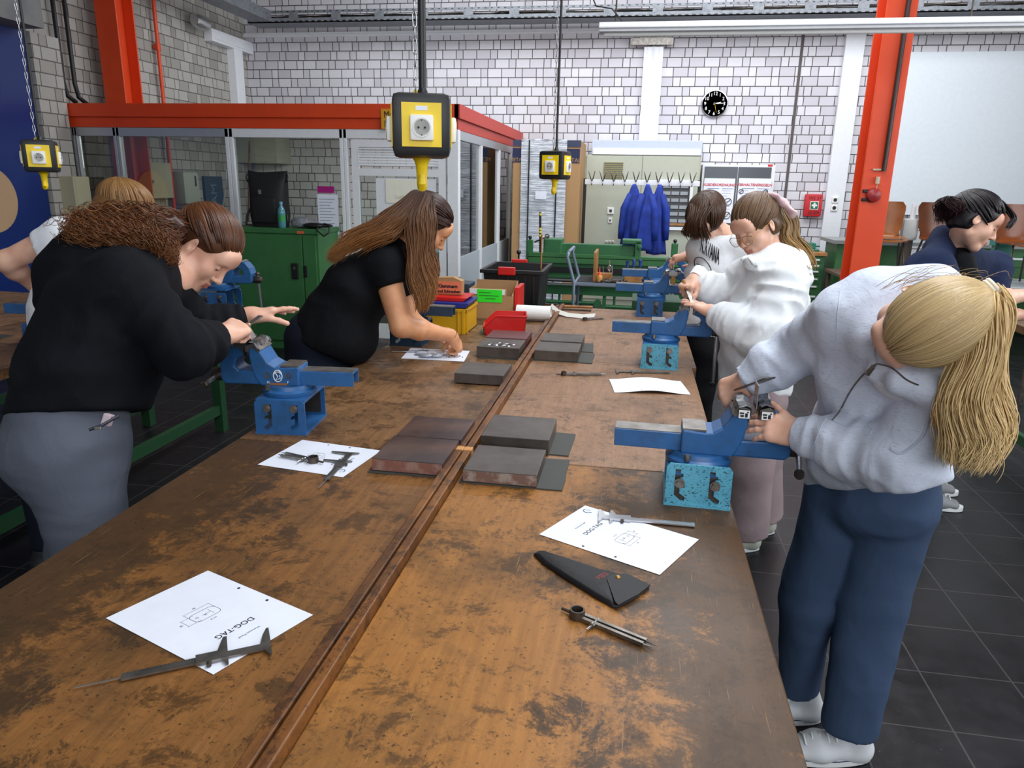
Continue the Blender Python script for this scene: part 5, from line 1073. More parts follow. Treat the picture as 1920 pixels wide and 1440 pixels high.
for a, b in (((x0, y0), (x1, y0+w_)), ((x0, y1-w_), (x1, y1)), ((x0, y0), (x0+w_, y1)), ((x1-w_, y0), (x1, y1))): mb.bb((a[0], a[1], TH), (b[0], b[1], TH+hh))
mb.bb((x0, y0, TH), (x1, y1, TH+.005)); mb.build('box_body', 'yel_p', t)
mb = MB(); mb.bb((x0-.006, y0-.006, TH+hh-.015), (x1+.006, y0, TH+hh)); mb.bb((x1, y0-.006, TH+hh-.015), (x1+.006, y1, TH+hh)); mb.bb((x1-.045, y0-.008, TH), (x1-.035, y0, TH+hh)); mb.bb((x1-.02, y0-.008, TH), (x1-.005, y0, TH+hh)); mb.bb((x1, y0+.02, TH), (x1+.006, y0+.035, TH+hh)); mb.build('rib', 'yel_p', t, bevel=.0015)
t = thing('lid_tray', 'blue plastic tray holding a red tray on top of the yellow box', 'tray', (-.98, 3.85, TH+hh+.002))
z_ = TH+hh+.002; mb = MB(); mb.prism([(-.115, 0), (.115, 0), (.135, .028), (-.13, .028)], .24, (-.98, 3.96, z_), (1, 0, 0), (0, 0, 1), (0, -1, 0)); mb.build('blue_tray', 'blue_p', t, bevel=.003)
mb = MB(); mb.prism([(-.12, 0), (.1, 0), (.12, .02), (-.15, .022)], .2, (-.985, 3.955, z_+.029), (1, 0, 0), (0, 0, 1), (0, -1, 0)); mb.build('red_tray', 'red', t, bevel=.003)
t = thing('staple_carton', 'small cardboard carton with salmon label standing in the red tray', 'carton', (-.99, 3.87, z_+.05))
mb = MB(); mb.prism([(-.075, 0), (.075, 0), (.078, .075), (.03, .095), (-.06, .09), (-.08, .08)], .06, (-.99, 3.90, z_+.052), (1, 0, 0), (0, 0, 1), (0, -1, 0)); mb.build('carton', 'card', t); mb = MB(); mb.bb((-1.065, 3.837, z_+.058), (-.915, 3.839, z_+.125)); mb.build('label', 'salmon', t)
text('Klammern', .026, (-.99, 3.836, z_+.098), (1, 0, 0), (0, 0, 1), 'ink', t, bold=.0008); text('und Schrauben', .022, (-.985, 3.836, z_+.070), (1, 0, 0), (0, 0, 1), 'ink', t, bold=.0008)
# cardboard boxes with green label
t = thing('cardboard_box', 'open cardboard box with bright green label behind the red bin', 'box', (-.80, 4.30, TH))
bx0, bx1, by0, by1, bh = -.955, -.695, 4.2, 4.42, .175
mb = MB(); mb.bb((bx0, by0, TH), (bx1, by0+.004, TH+bh*.78)); mb.bb((bx0, by1-.004, TH), (bx1, by1, TH+bh+.03)); mb.bb((bx0, by0, TH), (bx0+.004, by1, TH+bh)); mb.prism([(0, 0), (by1-by0, 0), (by1-by0, bh+.03), (0, bh*.8)], .004, (bx1-.004, by0, TH), (0, 1, 0), (0, 0, 1), (1, 0, 0)); mb.bb((bx0, by0, TH), (bx1, by1, TH+.004)); mb.build('box_body', 'card', t)
mb = MB(); mb.bb((bx0+.006, by0+.005, TH+.006), (bx1-.04, by0+.03, TH+bh)); mb.build('inner_carton', 'card', t)
mb = MB(); mb.bb((bx0+.005, by0-.0, TH+bh-.03), (bx1-.045, by0+.004, TH+bh)); mb.build('white_edge', 'paper', t); mb = MB(); mb.bb((bx0+.05, by0-.003, TH+bh-.075), (bx1-.06, by0-.0005, TH+bh)); gl = mb.build('label', 'lime', t)
mb = MB()
for k, (u0, u1) in enumerate(((.06, .13), (.06, .18), (.10, .16))): mb.bb((bx0+u0, by0-.004, TH+bh-.02-k*.018), (bx0+u1, by0-.003, TH+bh-.017-k*.018))
mb.build('print', 'ink', gl)
mb = MB(); mb.bb((bx1+.004, by0+.05, TH), (bx1+.03, by1+.05, TH+bh+.01)); single(mb, 'red_folder', 'red', 'thin red case standing at the right side of the cardboard box', 'case', bevel=.003)
t = thing('tool_case', 'dark blue case with a clear plastic bag between the yellow box and cardboard box', 'case', (-1.13, 4.42, TH)); mb = MB(); mb.box((-1.10, 4.45, TH+.09), (.22, .16, .18), bev=.008); mb.build('case_body', mat('case blue', '33414f', .5), t); mb = MB(); mb.tube([(-1.14, 4.45, TH+.18), (-1.13, 4.45, TH+.205), (-1.07, 4.45, TH+.205), (-1.06, 4.45, TH+.18)], .006); mb.build('handle', 'black', t, smooth=True)
mb = MB(); mb.sph((-1.03, 4.3, TH+.055), .05, 10, (1.2, .8, 1.1)); single(mb, 'plastic_bag', 'glass_c', 'crumpled clear plastic bag in front of the dark blue case', 'bag', smooth=True, loc=(-1.03, 4.3, TH))
# black crate
cy0 = 4.95; a = Wy(906, 500, cy0); b = Wy(1030, 500, cy0+.1)
t = thing('storage_crate', 'large open black crate with red clip handles behind the bench end', 'crate', (a.x+.3, 5.2, 0)); x0, x1 = a.x, a.x+.40; y0, y1 = cy0, cy0+.52; zt = Wy(950, 506, cy0).z; zb = .62
mb = MB(); n_ = 4; wl = .005
def taperbox(mb, x0, x1, y0, y1, z0, z1, tp, th):
    def ring(z, e): return [(x0+e, y0+e, z), (x1-e, y0+e, z), (x1-e, y1-e, z), (x0+e, y1-e, z)]
    P = ring(z0, tp)+ring(z1, 0)+ring(z1, th)+ring(z0+th, tp+th); F = []
    for r in range(3):
        for k in range(4): F.append((r*4+k, r*4+(k+1) % 4, r*4+4+(k+1) % 4, r*4+4+k))
    F += [(0, 1, 2, 3), (12, 13, 14, 15)]; mb.add(P, F)
taperbox(mb, x0, x1, y0, y1, zb, zt, .03, .006); mb.build('tub', 'black', t, bevel=.002)
mb = MB()
for p, q in (((x0-.02, y0-.02), (x1+.02, y0)), ((x0-.02, y1), (x1+.02, y1+.02)), ((x0-.02, y0), (x0, y1)), ((x1, y0), (x1+.02, y1))): mb.bb((p[0], p[1], zt-.025), (q[0], q[1], zt))
mb.build('rim', 'black', t, bevel=.003)
mb = MB()
for k in range(6): x = x0+.05+k*.06; mb.bb((x, y0-.006, zb+.02), (x+.012, y0+.02, zt-.04))
mb.build('rib', 'black', t)
for y in (y0-.035, y1+.005): mb = MB(); mb.box(((x0+x1)/2-.03, y+.005, zt-.005), (.12, .03, .055), bev=.008); mb.build('clip', 'red', t)
t2 = thing('crate_stand', 'low green box standing under the black crate', 'stand', ((x0+x1)/2, (y0+y1)/2, 0)); mb = MB(); mb.bb((x0+.04, y0+.04, 0), (x1-.04, y1-.04, zb)); mb.build('box_body', 'green_leg', t2)
a = Wy(1013, 500, 5.2); b = Wy(1016, 440, 5.2); mb = MB(); mb.tube([(x1-.03, 5.2, zb+.1), b], .006); single(mb, 'thin_stick', 'wood_h', 'thin wooden stick leaning out of the black crate', 'stick')
a = Wy(969, 475, y1); mb = MB(); mb.sph((a.x, y1+.1, a.z), .018); mb.cyl((a.x, y1+.1, a.z-.14), (a.x, y1+.1, a.z), .007); mb.bb((a.x-.03, y1+.07, 0), (a.x+.03, y1+.13, a.z-.14)); single(mb, 'ball_lever', 'black', 'black ball lever standing behind the black crate', 'lever', smooth='auto')
# paper roll and strip
a = W(975, 604); b = W(1030, 607); r_ = .045; K = 26
mb = MB(); P = []; F = []; x0, x1 = a.x-.03, b.x
yc = a.y+.06
for th in (0, .0015):
    for x in (x0, x1):
        for k in range(K+1): an = R(-75+k/K*385); rr_ = r_+th-k*.00025; P.append((x, yc+rr_*math.cos(an), TH+.048+rr_*math.sin(an)))
n = K+1
for s_ in (0, 1):
    for k in range(K): q = s_*2*n+k; F.append((q, q+1, q+n+1, q+n))
mb.add(P, F); single(mb, 'paper_roll', 'white_p', 'roll of white paper beside the cardboard box', 'paper roll', smooth=True, loc=((x0+x1)/2, yc, TH))
pts = [Wz(1031, 576, TH+.03), Wz(1044, 588, TH+.015), Wz(1062, 594, TH+.004), Wz(1090, 597, TH+.002), Wz(1114, 595, TH+.002)]
mb = MB(); P = [];
for p in pts: P += [p, p+Vector((.005, .07, .012)), p+Vector((0, 0, .0012)), p+Vector((.005, .07, .0132))]
F = [];
for k in range(len(pts)-1):
    q = k*4; F += [(q, q+1, q+5, q+4), (q+2, q+3, q+7, q+6), (q, q+2, q+6, q+4), (q+1, q+3, q+7, q+5)]
mb.add(P, F); single(mb, 'paper_strip', mat('greyish strip', 'c9c6be', .6), 'curling greyish white strip beside the paper roll', 'strip', smooth='auto', loc=pts[2])
for k, (u, v) in enumerate((((1045, 583), (1108, 586)), ((1050, 579), (1110, 581)))):
    a = W(*u)+Vector((0, .03+.03*k, .008)); b = W(*v)+Vector((0, .03+.03*k, .008)); mb = MB(); mb.cyl(a, b, .006+.002*k, n=10); single(mb, 'file_tool', ('steel_d', 'wood_h')[k], ('dark thin file lying behind the paper strip', 'wooden rod lying behind the dark file')[k], 'tool', loc=a)
# silver packets near the hand
rr = random.Random(9)
for k in range(5):
    c = Wz(790+k*9, 664+(k % 2)*4, TH+.006); mb = MB(); mb.sph((c.x, c.y, TH+.012), .03, 8, (1.1, .8, .3)); single(mb, 'clear_packet', 'foil', ('leftmost', 'second', 'middle', 'fourth', 'rightmost')[k]+' of the crumpled clear packets on the sheet by the hand', 'packet', 'clear packets of small parts', loc=(c.x, c.y, TH), smooth=True)
for k in range(8):
    c = Wz(832+k*5, 668+(k*7 % 5)-2, TH+.002); mb = MB(); d = Vector((math.cos(k*2.1), math.sin(k*2.1), 0))*.005; mb.tube([c-d, c+Vector((0, 0, .002)), c+d], .0018, n=6); single(mb, 'small_ring', 'steel_d', 'tiny dark metal ring on the white sheet under the fingers', 'ring', 'tiny rings under the fingers', loc=c)

# ================================================================== HANGING POWER CUBES
def cube(px, py, y, s, rz, label, tilt=0, xplane=None):
    c = Wy(px, py, y) if xplane is None else Wx(px, py, xplane); t = thing('power_cube', label, 'socket box', (0, 0, 0)); h = s/2; hz_ = h*1.05
    mb = MB(); mb.box((0, 0, 0), (s, s, s*1.06), bev=s*.12); mb.build('casing', 'black', t, smooth='auto')
    for a in range(4):
        Rm = Matrix.Rotation(a*PI/2, 3, 'Z'); mb = MB(); mb.box(Rm@Vector((0, -h-.001, 0)), (s*.68, .004, s*.72), M4=Rm); f = mb.build('face_plate', 'yellow', t)
        mb = MB(); mb.box(Rm@Vector((0, -h-.008, -s*.05)), (s*.40, .012, s*.42), M4=Rm, bev=.005); so = mb.build('socket', 'white_p', f, smooth='auto')
        mb = MB(); mb.lathe([(s*.16, .0), (s*.16, .0015), (s*.135, .0015), (s*.13, -.0)], Rm@Vector((0, -h-.014, -s*.05)), Rm@Vector((0, -1, 0)), 28); mb.build('socket_ring', mat('socket grey', 'dcdcd8', .4), so, smooth='auto')  # ring slightly greyer than the socket face
        mb = MB()
        for dx, dz, r_ in ((-.055, 0, .02), (.055, 0, .02), (0, .12, .012), (0, -.12, .012)): mb.cyl(Rm@Vector((dx*s, -h-.0135, -s*.05+dz*s)), Rm@Vector((dx*s, -h-.0152, -s*.05+dz*s)), r_*s, n=12)
        mb.build('pin_hole', 'ink', so)
        mb = MB(); mb.box(Rm@Vector((0, -h-.003, s*.27)), (s*.2, .002, s*.07), M4=Rm); mb.build('label', 'paper', f)
        for dx in (-.3, .3):
            for dz in (-.48, .48): pass
    mb = MB(); mb.lathe([(s*.18, 0), (s*.13, -.008), (s*.105, -.02), (s*.095, -s*.36)], (0, 0, -hz_), n=18); mb.tube([(0, .0, -hz_-s*.34), (0, -s*.01, -hz_-s*.46), (s*.0, -s*.08, -hz_-s*.50), (0, -s*.14, -hz_-s*.44), (0, -s*.14, -hz_-s*.30)], s*.085, n=12, rad=[s*.095, s*.095, s*.09, s*.075, s*.05]); mb.build('hook', 'yellow', t, smooth='auto')
    mb = MB(); mb.tube([(-s*.09+s*.03*math.cos(k*PI/5), 0, hz_+s*.03+s*.05*math.sin(k*PI/5)) for k in range(10)], s*.02, closed=True); mb.build('lug', 'yellow', t, smooth=True)
    Lh = 4.6-c.z; mb = MB(); n = int((Lh-hz_)/(s*.21)); z = hz_+s*.06
    sway = tilt
    for k in range(min(n, 60)):
        zc = z+s*.105+k*s*.21; xo = -s*.09+sway*k*.004; pts = []
        for i in range(10):
            an = 2*PI*i/10; u = s*.035*math.cos(an); v = s*.07*math.sin(an)+(s*.055 if math.sin(an) > 0 else -s*.055)
            pts.append((xo+(u if k % 2 else 0), 0 if k % 2 else u, zc+v))
        mb.tube(pts, s*.014, n=5, closed=True)
    mb.build('chain', 'steel_l', t, smooth=True)
    mb = MB(); mb.lathe([(s*.1, 0), (s*.09, .008), (s*.05, .02)], (s*.03, 0, hz_), n=16); mb.tube([(s*.03, 0, hz_), (s*.035, 0, hz_+.3), (s*.04, 0, hz_+.7), (s*.03, 0, Lh)], s*.068 if y < 2 else s*.045, n=12); mb.build('cable', 'black', t, smooth='auto')
    t.location = c; t.rotation_euler = (0, 0, rz); return t
cube(790, 238, 1.70, .128, R(17), 'large yellow and black hanging power cube in front of the booth, nearest the camera')
cube(1041, 310, 4.2, .142, R(-16), 'small yellow and black hanging power cube in front of the wrapped cartons')
cube(77, 293, 3.3, .142, R(34), 'yellow and black hanging power cube at the left in front of the blue door')
# ================================================================== IMPLICIT SURFACES FOR PEOPLE
F32 = np.float32
def V3(p): return np.array([p[0], p[1], p[2]], dtype=F32)
_rng = np.random.RandomState(7); _lat = _rng.uniform(-1, 1, (32, 32, 32)).astype(F32)
def vnoise(P):
    i = np.floor(P).astype(np.int32); f = (P-i).astype(F32); f = f*f*(3-2*f); i &= 31; j = (i+1) & 31
    x0, y0, z0 = i[:, 0], i[:, 1], i[:, 2]; x1, y1, z1 = j[:, 0], j[:, 1], j[:, 2]; fx, fy, fz = f[:, 0], f[:, 1], f[:, 2]
    a = _lat[x0, y0, z0]*(1-fx)+_lat[x1, y0, z0]*fx; b = _lat[x0, y1, z0]*(1-fx)+_lat[x1, y1, z0]*fx
    c = _lat[x0, y0, z1]*(1-fx)+_lat[x1, y0, z1]*fx; d = _lat[x0, y1, z1]*(1-fx)+_lat[x1, y1, z1]*fx
    return (a*(1-fy)+b*fy)*(1-fz)+(c*(1-fy)+d*fy)*fz
class Pr: pass
def RC(a, b, ra, rb, k=.02, fold=0, ff=26., cut=False, op='u'):
    p = Pr(); p.t = 'rc'; p.a = V3(a); p.b = V3(b); p.ra = ra; p.rb = rb; p.k = k; p.fold = fold; p.ff = ff; p.cut = cut; p.op = op
    p.lo = np.minimum(p.a-ra, p.b-rb); p.hi = np.maximum(p.a+ra, p.b+rb); return p
def EL(c, r, X=None, Y=None, k=.02, op='u'):
    p = Pr(); p.t = 'el'; p.c = V3(c); p.r = V3(r); p.k = k; p.op = op
    if X is not None:
        X = Vector(X).normalized(); Y = Vector(Y); Y = (Y-X*Y.dot(X)).normalized(); p.R = np.array([X, Y, X.cross(Y)], dtype=F32)
    else: p.R = np.eye(3, dtype=F32)
    m_ = max(r); p.lo = p.c-m_; p.hi = p.c+m_; return p
def FC(a, b, side, s0, s1, k=.03, fold=0, ff=20., op='u'):
    p = Pr(); p.t = 'fc'; p.a = V3(a); p.b = V3(b); p.k = k; p.op = op; p.s0 = s0; p.s1 = s1; p.fold = fold; p.ff = ff
    t = (Vector(b)-Vector(a)); p.L = t.length; t.normalize(); s = Vector(side); s = (s-t*s.dot(t)).normalized(); p.T = V3(t); p.S = V3(s); p.N = V3(s.cross(t))
    m_ = max(s0+s1); p.lo = np.minimum(p.a, p.b)-m_; p.hi = np.maximum(p.a, p.b)+m_; return p
def PL(c, n, k=.008):     # keep the side opposite to n
    p = Pr(); p.t = 'pl'; p.c = V3(c); p.n = V3(Vector(n).normalized()); p.k = k; p.op = 'i'; p.lo = p.hi = None; return p
def ev(p, P):
    if p.t == 'pl': return (P-p.c)@p.n
    if p.t == 'el':
        q = (P-p.c)@p.R.T; k0 = np.sqrt(((q/p.r)**2).sum(1)); k1 = np.sqrt(((q/p.r**2)**2).sum(1))+1e-6; return k0*(k0-1)/k1
    ba = p.b-p.a; pa = P-p.a; h = np.clip((pa@ba)/max(float(ba@ba), 1e-9), 0, 1)
    if p.t == 'rc':
        q = pa-h[:, None]*ba; d = np.sqrt((q*q).sum(1))-(p.ra+(p.rb-p.ra)*h)
        if p.fold:
            L = math.sqrt(float(ba@ba)); t = ba/max(L, 1e-6); s = P@t; q2 = P-s[:, None]*t; m_ = np.abs(d) < .04
            n = np.zeros_like(d); n[m_] = 1-2.2*np.abs(vnoise((q2*7+(s*p.ff)[:, None]*t+3.1)[m_])); d = d-p.fold*n
        if p.cut: d = np.maximum(d, (P-p.b)@(ba/max(np.linalg.norm(ba), 1e-6)))
        return d
    q = pa-h[:, None]*ba; u = q@p.S; v = q@p.N; l = q@p.T; w_ = p.s0[0]+(p.s1[0]-p.s0[0])*h; dd = p.s0[1]+(p.s1[1]-p.s0[1])*h; mn = np.minimum(w_, dd)
    d = (np.sqrt((u/w_)**2+(v/dd)**2+(l/mn)**2)-1)*mn
    if p.fold:
        m_ = np.abs(d) < .05; n = np.zeros_like(d); n[m_] = 1-2.2*np.abs(vnoise((P*np.array([9, 9, 14], dtype=F32)+1.7)[m_])); d = d-p.fold*n
    return d
def sdf(prims, P):
    d = None
    for p in prims:
        e = ev(p, P)
        if d is None: d = e; continue
        k = p.k
        if p.op == 'u': h = np.maximum(k-np.abs(d-e), 0)/k; d = np.minimum(d, e)-h*h*k*.25
        elif p.op == 's': e = -e; h = np.maximum(k-np.abs(d-e), 0)/k; d = np.maximum(d, e)+h*h*k*.25
        else: h = np.maximum(k-np.abs(d-e), 0)/k; d = np.maximum(d, e)+h*h*k*.25
    return d
def nets(prims, h, disp=None):
    lo = np.min([p.lo for p in prims if p.lo is not None and p.op == 'u'], axis=0)-2.5*h-.012; hi = np.max([p.hi for p in prims if p.lo is not None and p.op == 'u'], axis=0)+2.5*h+.012
    n = np.ceil((hi-lo)/h).astype(int)+1
    H = 4; nc = n//H+2   # coarse pass
    gx, gy, gz = [lo[i]+np.arange(nc[i])*h*H for i in range(3)]
    G = np.stack(np.meshgrid(gx, gy, gz, indexing='ij'), -1).reshape(-1, 3).astype(F32); dc = np.empty(len(G), F32)
    for s in range(0, len(G), 400000): dc[s:s+400000] = sdf(prims, G[s:s+400000])
    dc = dc.reshape(nc); near = np.abs(dc) < h*H*1.75+.012
    n = (nc-1)*H; val = np.repeat(np.repeat(np.repeat(np.sign(dc[:-1, :-1, :-1]), H, 0), H, 1), H, 2).astype(F32)*.5
    blk = near[:-1, :-1, :-1].copy()
    for a in (0, 1):
        for b in (0, 1):
            for c in (0, 1): blk |= near[a:nc[0]-1+a, b:nc[1]-1+b, c:nc[2]-1+c]
    m_ = np.repeat(np.repeat(np.repeat(blk, H, 0), H, 1), H, 2); idx = np.argwhere(m_)
    P = (lo+idx*h).astype(F32); dv = np.empty(len(P), F32)
    for s in range(0, len(P), 400000):
        q = P[s:s+400000]; e = sdf(prims, q)
        if disp: e = e-disp(q)
        dv[s:s+400000] = e
    val[m_] = dv; S = val < 0; A = [slice(0, -1), slice(1, None)]
    cnt = np.zeros(np.array(val.shape)-1, np.int8); acc = np.zeros(tuple(np.array(val.shape)-1)+(3,), F32)
    corners = [(a, b, c) for a in (0, 1) for b in (0, 1) for c in (0, 1)]
    for c0 in corners:
        for ax in range(3):
            if c0[ax]: continue
            c1 = list(c0); c1[ax] = 1; v0 = val[tuple(A[i] for i in c0)]; v1 = val[tuple(A[i] for i in c1)]
            x = (v0 < 0) != (v1 < 0)
            if not x.any(): continue
            w = np.argwhere(x); a = v0[x]; b = v1[x]; t = a/(a-b); off = np.array(c0, F32)[None].repeat(len(t), 0); off[:, ax] = t
            acc[x] += off; cnt[x] += 1
    act = cnt > 0; ids = -np.ones(act.shape, np.int64); cells = np.argwhere(act); ids[act] = np.arange(len(cells))
    Vt = lo+(cells+acc[act]/cnt[act][:, None])*h; Fs = []
    for ax in range(3):
        o = [i for i in range(3) if i != ax]; sl0 = [slice(None)]*3; sl1 = [slice(None)]*3; sl0[ax] = slice(0, -1); sl1[ax] = slice(1, None)
        x = S[tuple(sl0)] != S[tuple(sl1)]; e = np.argwhere(x); fl = S[tuple(sl0)][x]
        ok = (e[:, o[0]] > 0) & (e[:, o[1]] > 0) & (e[:, o[0]] < act.shape[o[0]]) & (e[:, o[1]] < act.shape[o[1]]) & (e[:, ax] < act.shape[ax]); e = e[ok]; fl = fl[ok]
        def c(d0, d1): q = e.copy(); q[:, o[0]] += d0; q[:, o[1]] += d1; return ids[q[:, 0], q[:, 1], q[:, 2]]
        Q = np.stack([c(-1, -1), c(0, -1), c(0, 0), c(-1, 0)], 1); flip = fl if ax != 1 else ~fl; Q[~flip] = Q[~flip][:, ::-1]; Fs.append(Q[(Q >= 0).all(1)])
    return Vt, np.concatenate(Fs)
def relax(V, Fq, it=2, lam=.5):
    n = len(V)
    for _ in range(it):
        s = np.zeros_like(V); c = np.zeros(n)
        for a, b in ((0, 1), (1, 2), (2, 3), (3, 0)):
            np.add.at(s, Fq[:, a], V[Fq[:, b]]); np.add.at(c, Fq[:, a], 1)
        V = V+lam*(s/np.maximum(c, 1)[:, None]-V)
    return V
def mesh_obj(name, patches, mats, parent, label=None, matidx=None):
    """patches: list of (V,F[,idx]) in world space joined into one mesh"""
    Vs, Fs, Is = [], [], []; off = 0
    for p in patches: Vs.append(p[0]); Fs.append(np.asarray(p[1])+off); Is.append(p[2] if len(p) > 2 else np.zeros(len(p[1]), int)); off += len(p[0])
    V = np.concatenate(Vs); Fq = np.concatenate(Fs); I = np.concatenate(Is); mi = par_inv(parent)
    V = V@np.array(mi.to_3x3()).T+np.array(mi.translation); me = bpy.data.meshes.new(name); me.vertices.add(len(V)); me.vertices.foreach_set('co', V.astype(F32).ravel())
    me.loops.add(len(Fq)*4); me.loops.foreach_set('vertex_index', Fq.ravel().astype(np.int32)); me.polygons.add(len(Fq)); me.polygons.foreach_set('loop_start', np.arange(0, len(Fq)*4, 4, dtype=np.int32))
    for m_ in (mats if isinstance(mats, (list, tuple)) else [mats]): me.materials.append(M[m_] if isinstance(m_, str) else m_)
    me.polygons.foreach_set('material_index', I.astype(np.int32)); me.polygons.foreach_set('use_smooth', np.ones(len(Fq), bool)); me.update(); me.validate()
    o = bpy.data.objects.new(name, me); COL.objects.link(o); o.parent = parent
    if label: o['label'] = label
    return o
def grow(prims, h, disp=None, it=1): V, Fq = nets(prims, h, disp); return relax(V, Fq, it), Fq
def cloth_noise(amp, fr=(13, 13, 18), seed=0.):
    fr = np.array(fr, F32)
    def f(P): n1 = vnoise(P*fr*.5+seed); n2 = vnoise(P*fr+seed+9); return amp*((1-2.4*np.abs(n1))*.8+(1-2.4*np.abs(n2))*.35)
    return f
# ------------------------------------------------------------------ head frame
class HF:
    def __init__(s, c, fwd, up, sc=1.):
        s.c = Vector(c); s.y = Vector(fwd).normalized(); u = Vector(up); s.z = (u-s.y*u.dot(s.y)).normalized(); s.x = s.y.cross(s.z); s.s = sc
        s.M = np.array([s.x, s.y, s.z])
    def w(s, x, y, z): return s.c+(s.x*x+s.y*y+s.z*z)*s.s
    def l(s, p): d = (Vector(p)-s.c)/s.s; return Vector((d.dot(s.x), d.dot(s.y), d.dot(s.z)))
    def W(s, V): return V@s.M*s.s+np.array(s.c)
def image_dir(r, u, f): return (C_R*r+C_U*u+C_F*f).normalized()
def head_patch(hf, neck, nr=.052, h=.0034, slim=1.):
    n = hf.l(neck); g = slim
    P = [EL((0, -.018, .035), (.075, .098, .085)), EL((0, .028, -.025), (.060*g, .060, .080), k=.03), RC((-.042*g, .012, -.062), (-.012, .062, -.098), .022, .017, k=.03), RC((.042*g, .012, -.062), (.012, .062, -.098), .022, .017, k=.03),
         RC((-.012, .068, -.098), (.012, .068, -.098), .016, .016, k=.02), EL((-.038*g, .06, -.03), (.024, .022, .028), k=.03), EL((.038*g, .06, -.03), (.024, .022, .028), k=.03),
         RC((-.034, .074, .026), (.034, .074, .026), .013, .013, k=.02), EL((0, .076, .05), (.05, .022, .03), k=.03),
         EL((-.031, .098, .008), (.017, .016, .011), k=.014, op='s'), EL((.031, .098, .008), (.017, .016, .011), k=.014, op='s'),
         EL((-.031, .0765, .005), (.0135, .0125, .0115), k=.003), EL((.031, .0765, .005), (.0135, .0125, .0115), k=.003),
         RC((0, .086, .016), (0, .106, -.024), .0075, .0095, k=.012), EL((0, .107, -.029), (.0095, .0095, .008), k=.008), EL((-.012, .097, -.032), (.0065, .009, .0065), k=.006), EL((.012, .097, -.032), (.0065, .009, .0065), k=.006),
         EL((0, .082, -.062), (.026, .014, .02), k=.015), RC((-.018, .086, -.060), (0, .0955, -.0565), .0035, .0052, k=.004), RC((.018, .086, -.060), (0, .0955, -.0565), .0035, .0052, k=.004),
         RC((-.016, .086, -.0665), (0, .0945, -.0695), .0035, .0058, k=.004), RC((.016, .086, -.0665), (0, .0945, -.0695), .0035, .0058, k=.004)]
    for s_ in (-1, 1):
        P += [EL((s_*.079, -.006, -.004), (.007, .017, .030), X=(1, s_*-.35, 0), Y=(0, 1, .2), k=.006), EL((s_*.086, .000, .0), (.006, .009, .017), X=(1, s_*-.35, 0), Y=(0, 1, 0), k=.004, op='s')]
    P += [RC((0, -.03, -.03), n, nr*.98, nr*1.02, k=.03), EL(n, (nr*1.5, nr*1.3, nr*.9), k=.05)]
    V, Fq = nets(P, h); V = relax(V, Fq, 1); c = V[Fq].mean(1); idx = np.zeros(len(Fq), int)
    lip = (np.abs(c[:, 0]) < .021) & (c[:, 1] > .084) & (c[:, 2] < -.0545+.0*c[:, 0]) & (c[:, 2] > -.0745); idx[lip & (c[:, 1] > .0865+np.abs(c[:, 0])*.12)] = 1
    return hf.W(V), Fq, idx
def face_parts(hf, parent, browc, lashes=True, opened=False):
    bm_ = mat('brow '+browc, browc, .8); mb = MB()
    for s_ in (-1, 1):
        mb = MB(); mb.tube([hf.w(s_*(.012+.010*k), .0885-.0028*k*k*.35-(.0014 if k > 2 else 0), .0285+.0022*k-.0011*k*k) for k in range(5)], .002, n=6, rad=[.0016, .0026, .0026, .002, .0008]); mb.build('eyebrow', bm_, parent, smooth=True)
        if lashes: mb = MB(); mb.tube([hf.w(s_*(.031+.0115*math.cos(R(200-k*27.5))), .0885-.0025*abs(math.cos(R(200-k*27.5)))*1.6, .0015+.002*math.sin(R(200-k*27.5+180))) for k in range(9)], .0011, n=5); mb.build('eyelashes', mat('lash', '2a1c16', .7), parent, smooth=True)
# ------------------------------------------------------------------ hand
def hand_prims(wrist, fdir, dorsal, right, curls, splay=(8, 2, -3, -9), thumb=(35, 20, 25), s=1., tdown=20):
    y = Vector(fdir).normalized(); z = Vector(dorsal); z = (z-y*z.dot(y)).normalized(); x = y.cross(z)*(-1 if right else 1); Wp = Vector(wrist)
    def L(a, b, c): return Wp+(x*a+y*b+z*c)*s
    P = [RC(L(0, -.01, 0), L(0, .02, 0), .024*s, .026*s, k=.02), FC(L(.0, .012, 0), L(-.001, .078, .001), x, (.029*s, .015*s), (.040*s, .0125*s), k=.02), EL(L(.018, .035, -.010), (.018*s, .030*s, .014*s), X=x, Y=y, k=.02), EL(L(-.022, .040, -.008), (.014*s, .03*s, .011*s), X=x, Y=y, k=.02)]
    roots = (.0295, .0098, -.0098, -.0285); lens = (.070, .078, .072, .056); ry = (.086, .090, .087, .080); rr = (.0092, .0093, .0088, .0078); seg = (.46, .30, .24)
    for i in range(4):
        a = L(roots[i], ry[i]-.012, .0015); an = 0; sp = R(splay[i]); P.append(RC(L(roots[i]*.55, .04, .001), a, .011*s, .0102*s, k=.012))
        for j in range(3):
            an += R(curls[i][j]); d = (y*math.cos(sp)+x*math.sin(sp)); d = (d*math.cos(an)-z*math.sin(an)).normalized(); b = a+d*lens[i]*seg[j]*s*(1.12 if j == 0 else 1)
            r0 = rr[i]*(1-.10*j)*s; P.append(RC(a, b, r0, r0*.9, k=.004 if j else .008)); a = b
    a = L(.024, .022, -.006); t0, t1, t2 = (R(v) for v in thumb); td = R(tdown)
    d = (y*math.cos(t0)+x*math.sin(t0)); d = (d*math.cos(td)-z*math.sin(td)).normalized(); b = a+d*.042*s; P.append(RC(a, b, .0145*s, .0115*s, k=.014)); a = b
    for ln, tt, r_ in ((.032, t1, .0106), (.026, t2, .0096)):
        d = (d*math.cos(tt)-x*math.sin(tt)*1.0).normalized(); d = (d*1.0-z*.12).normalized(); b = a+d*ln*s; P.append(RC(a, b, r_*s, r_*.88*s, k=.005)); a = b
    return P
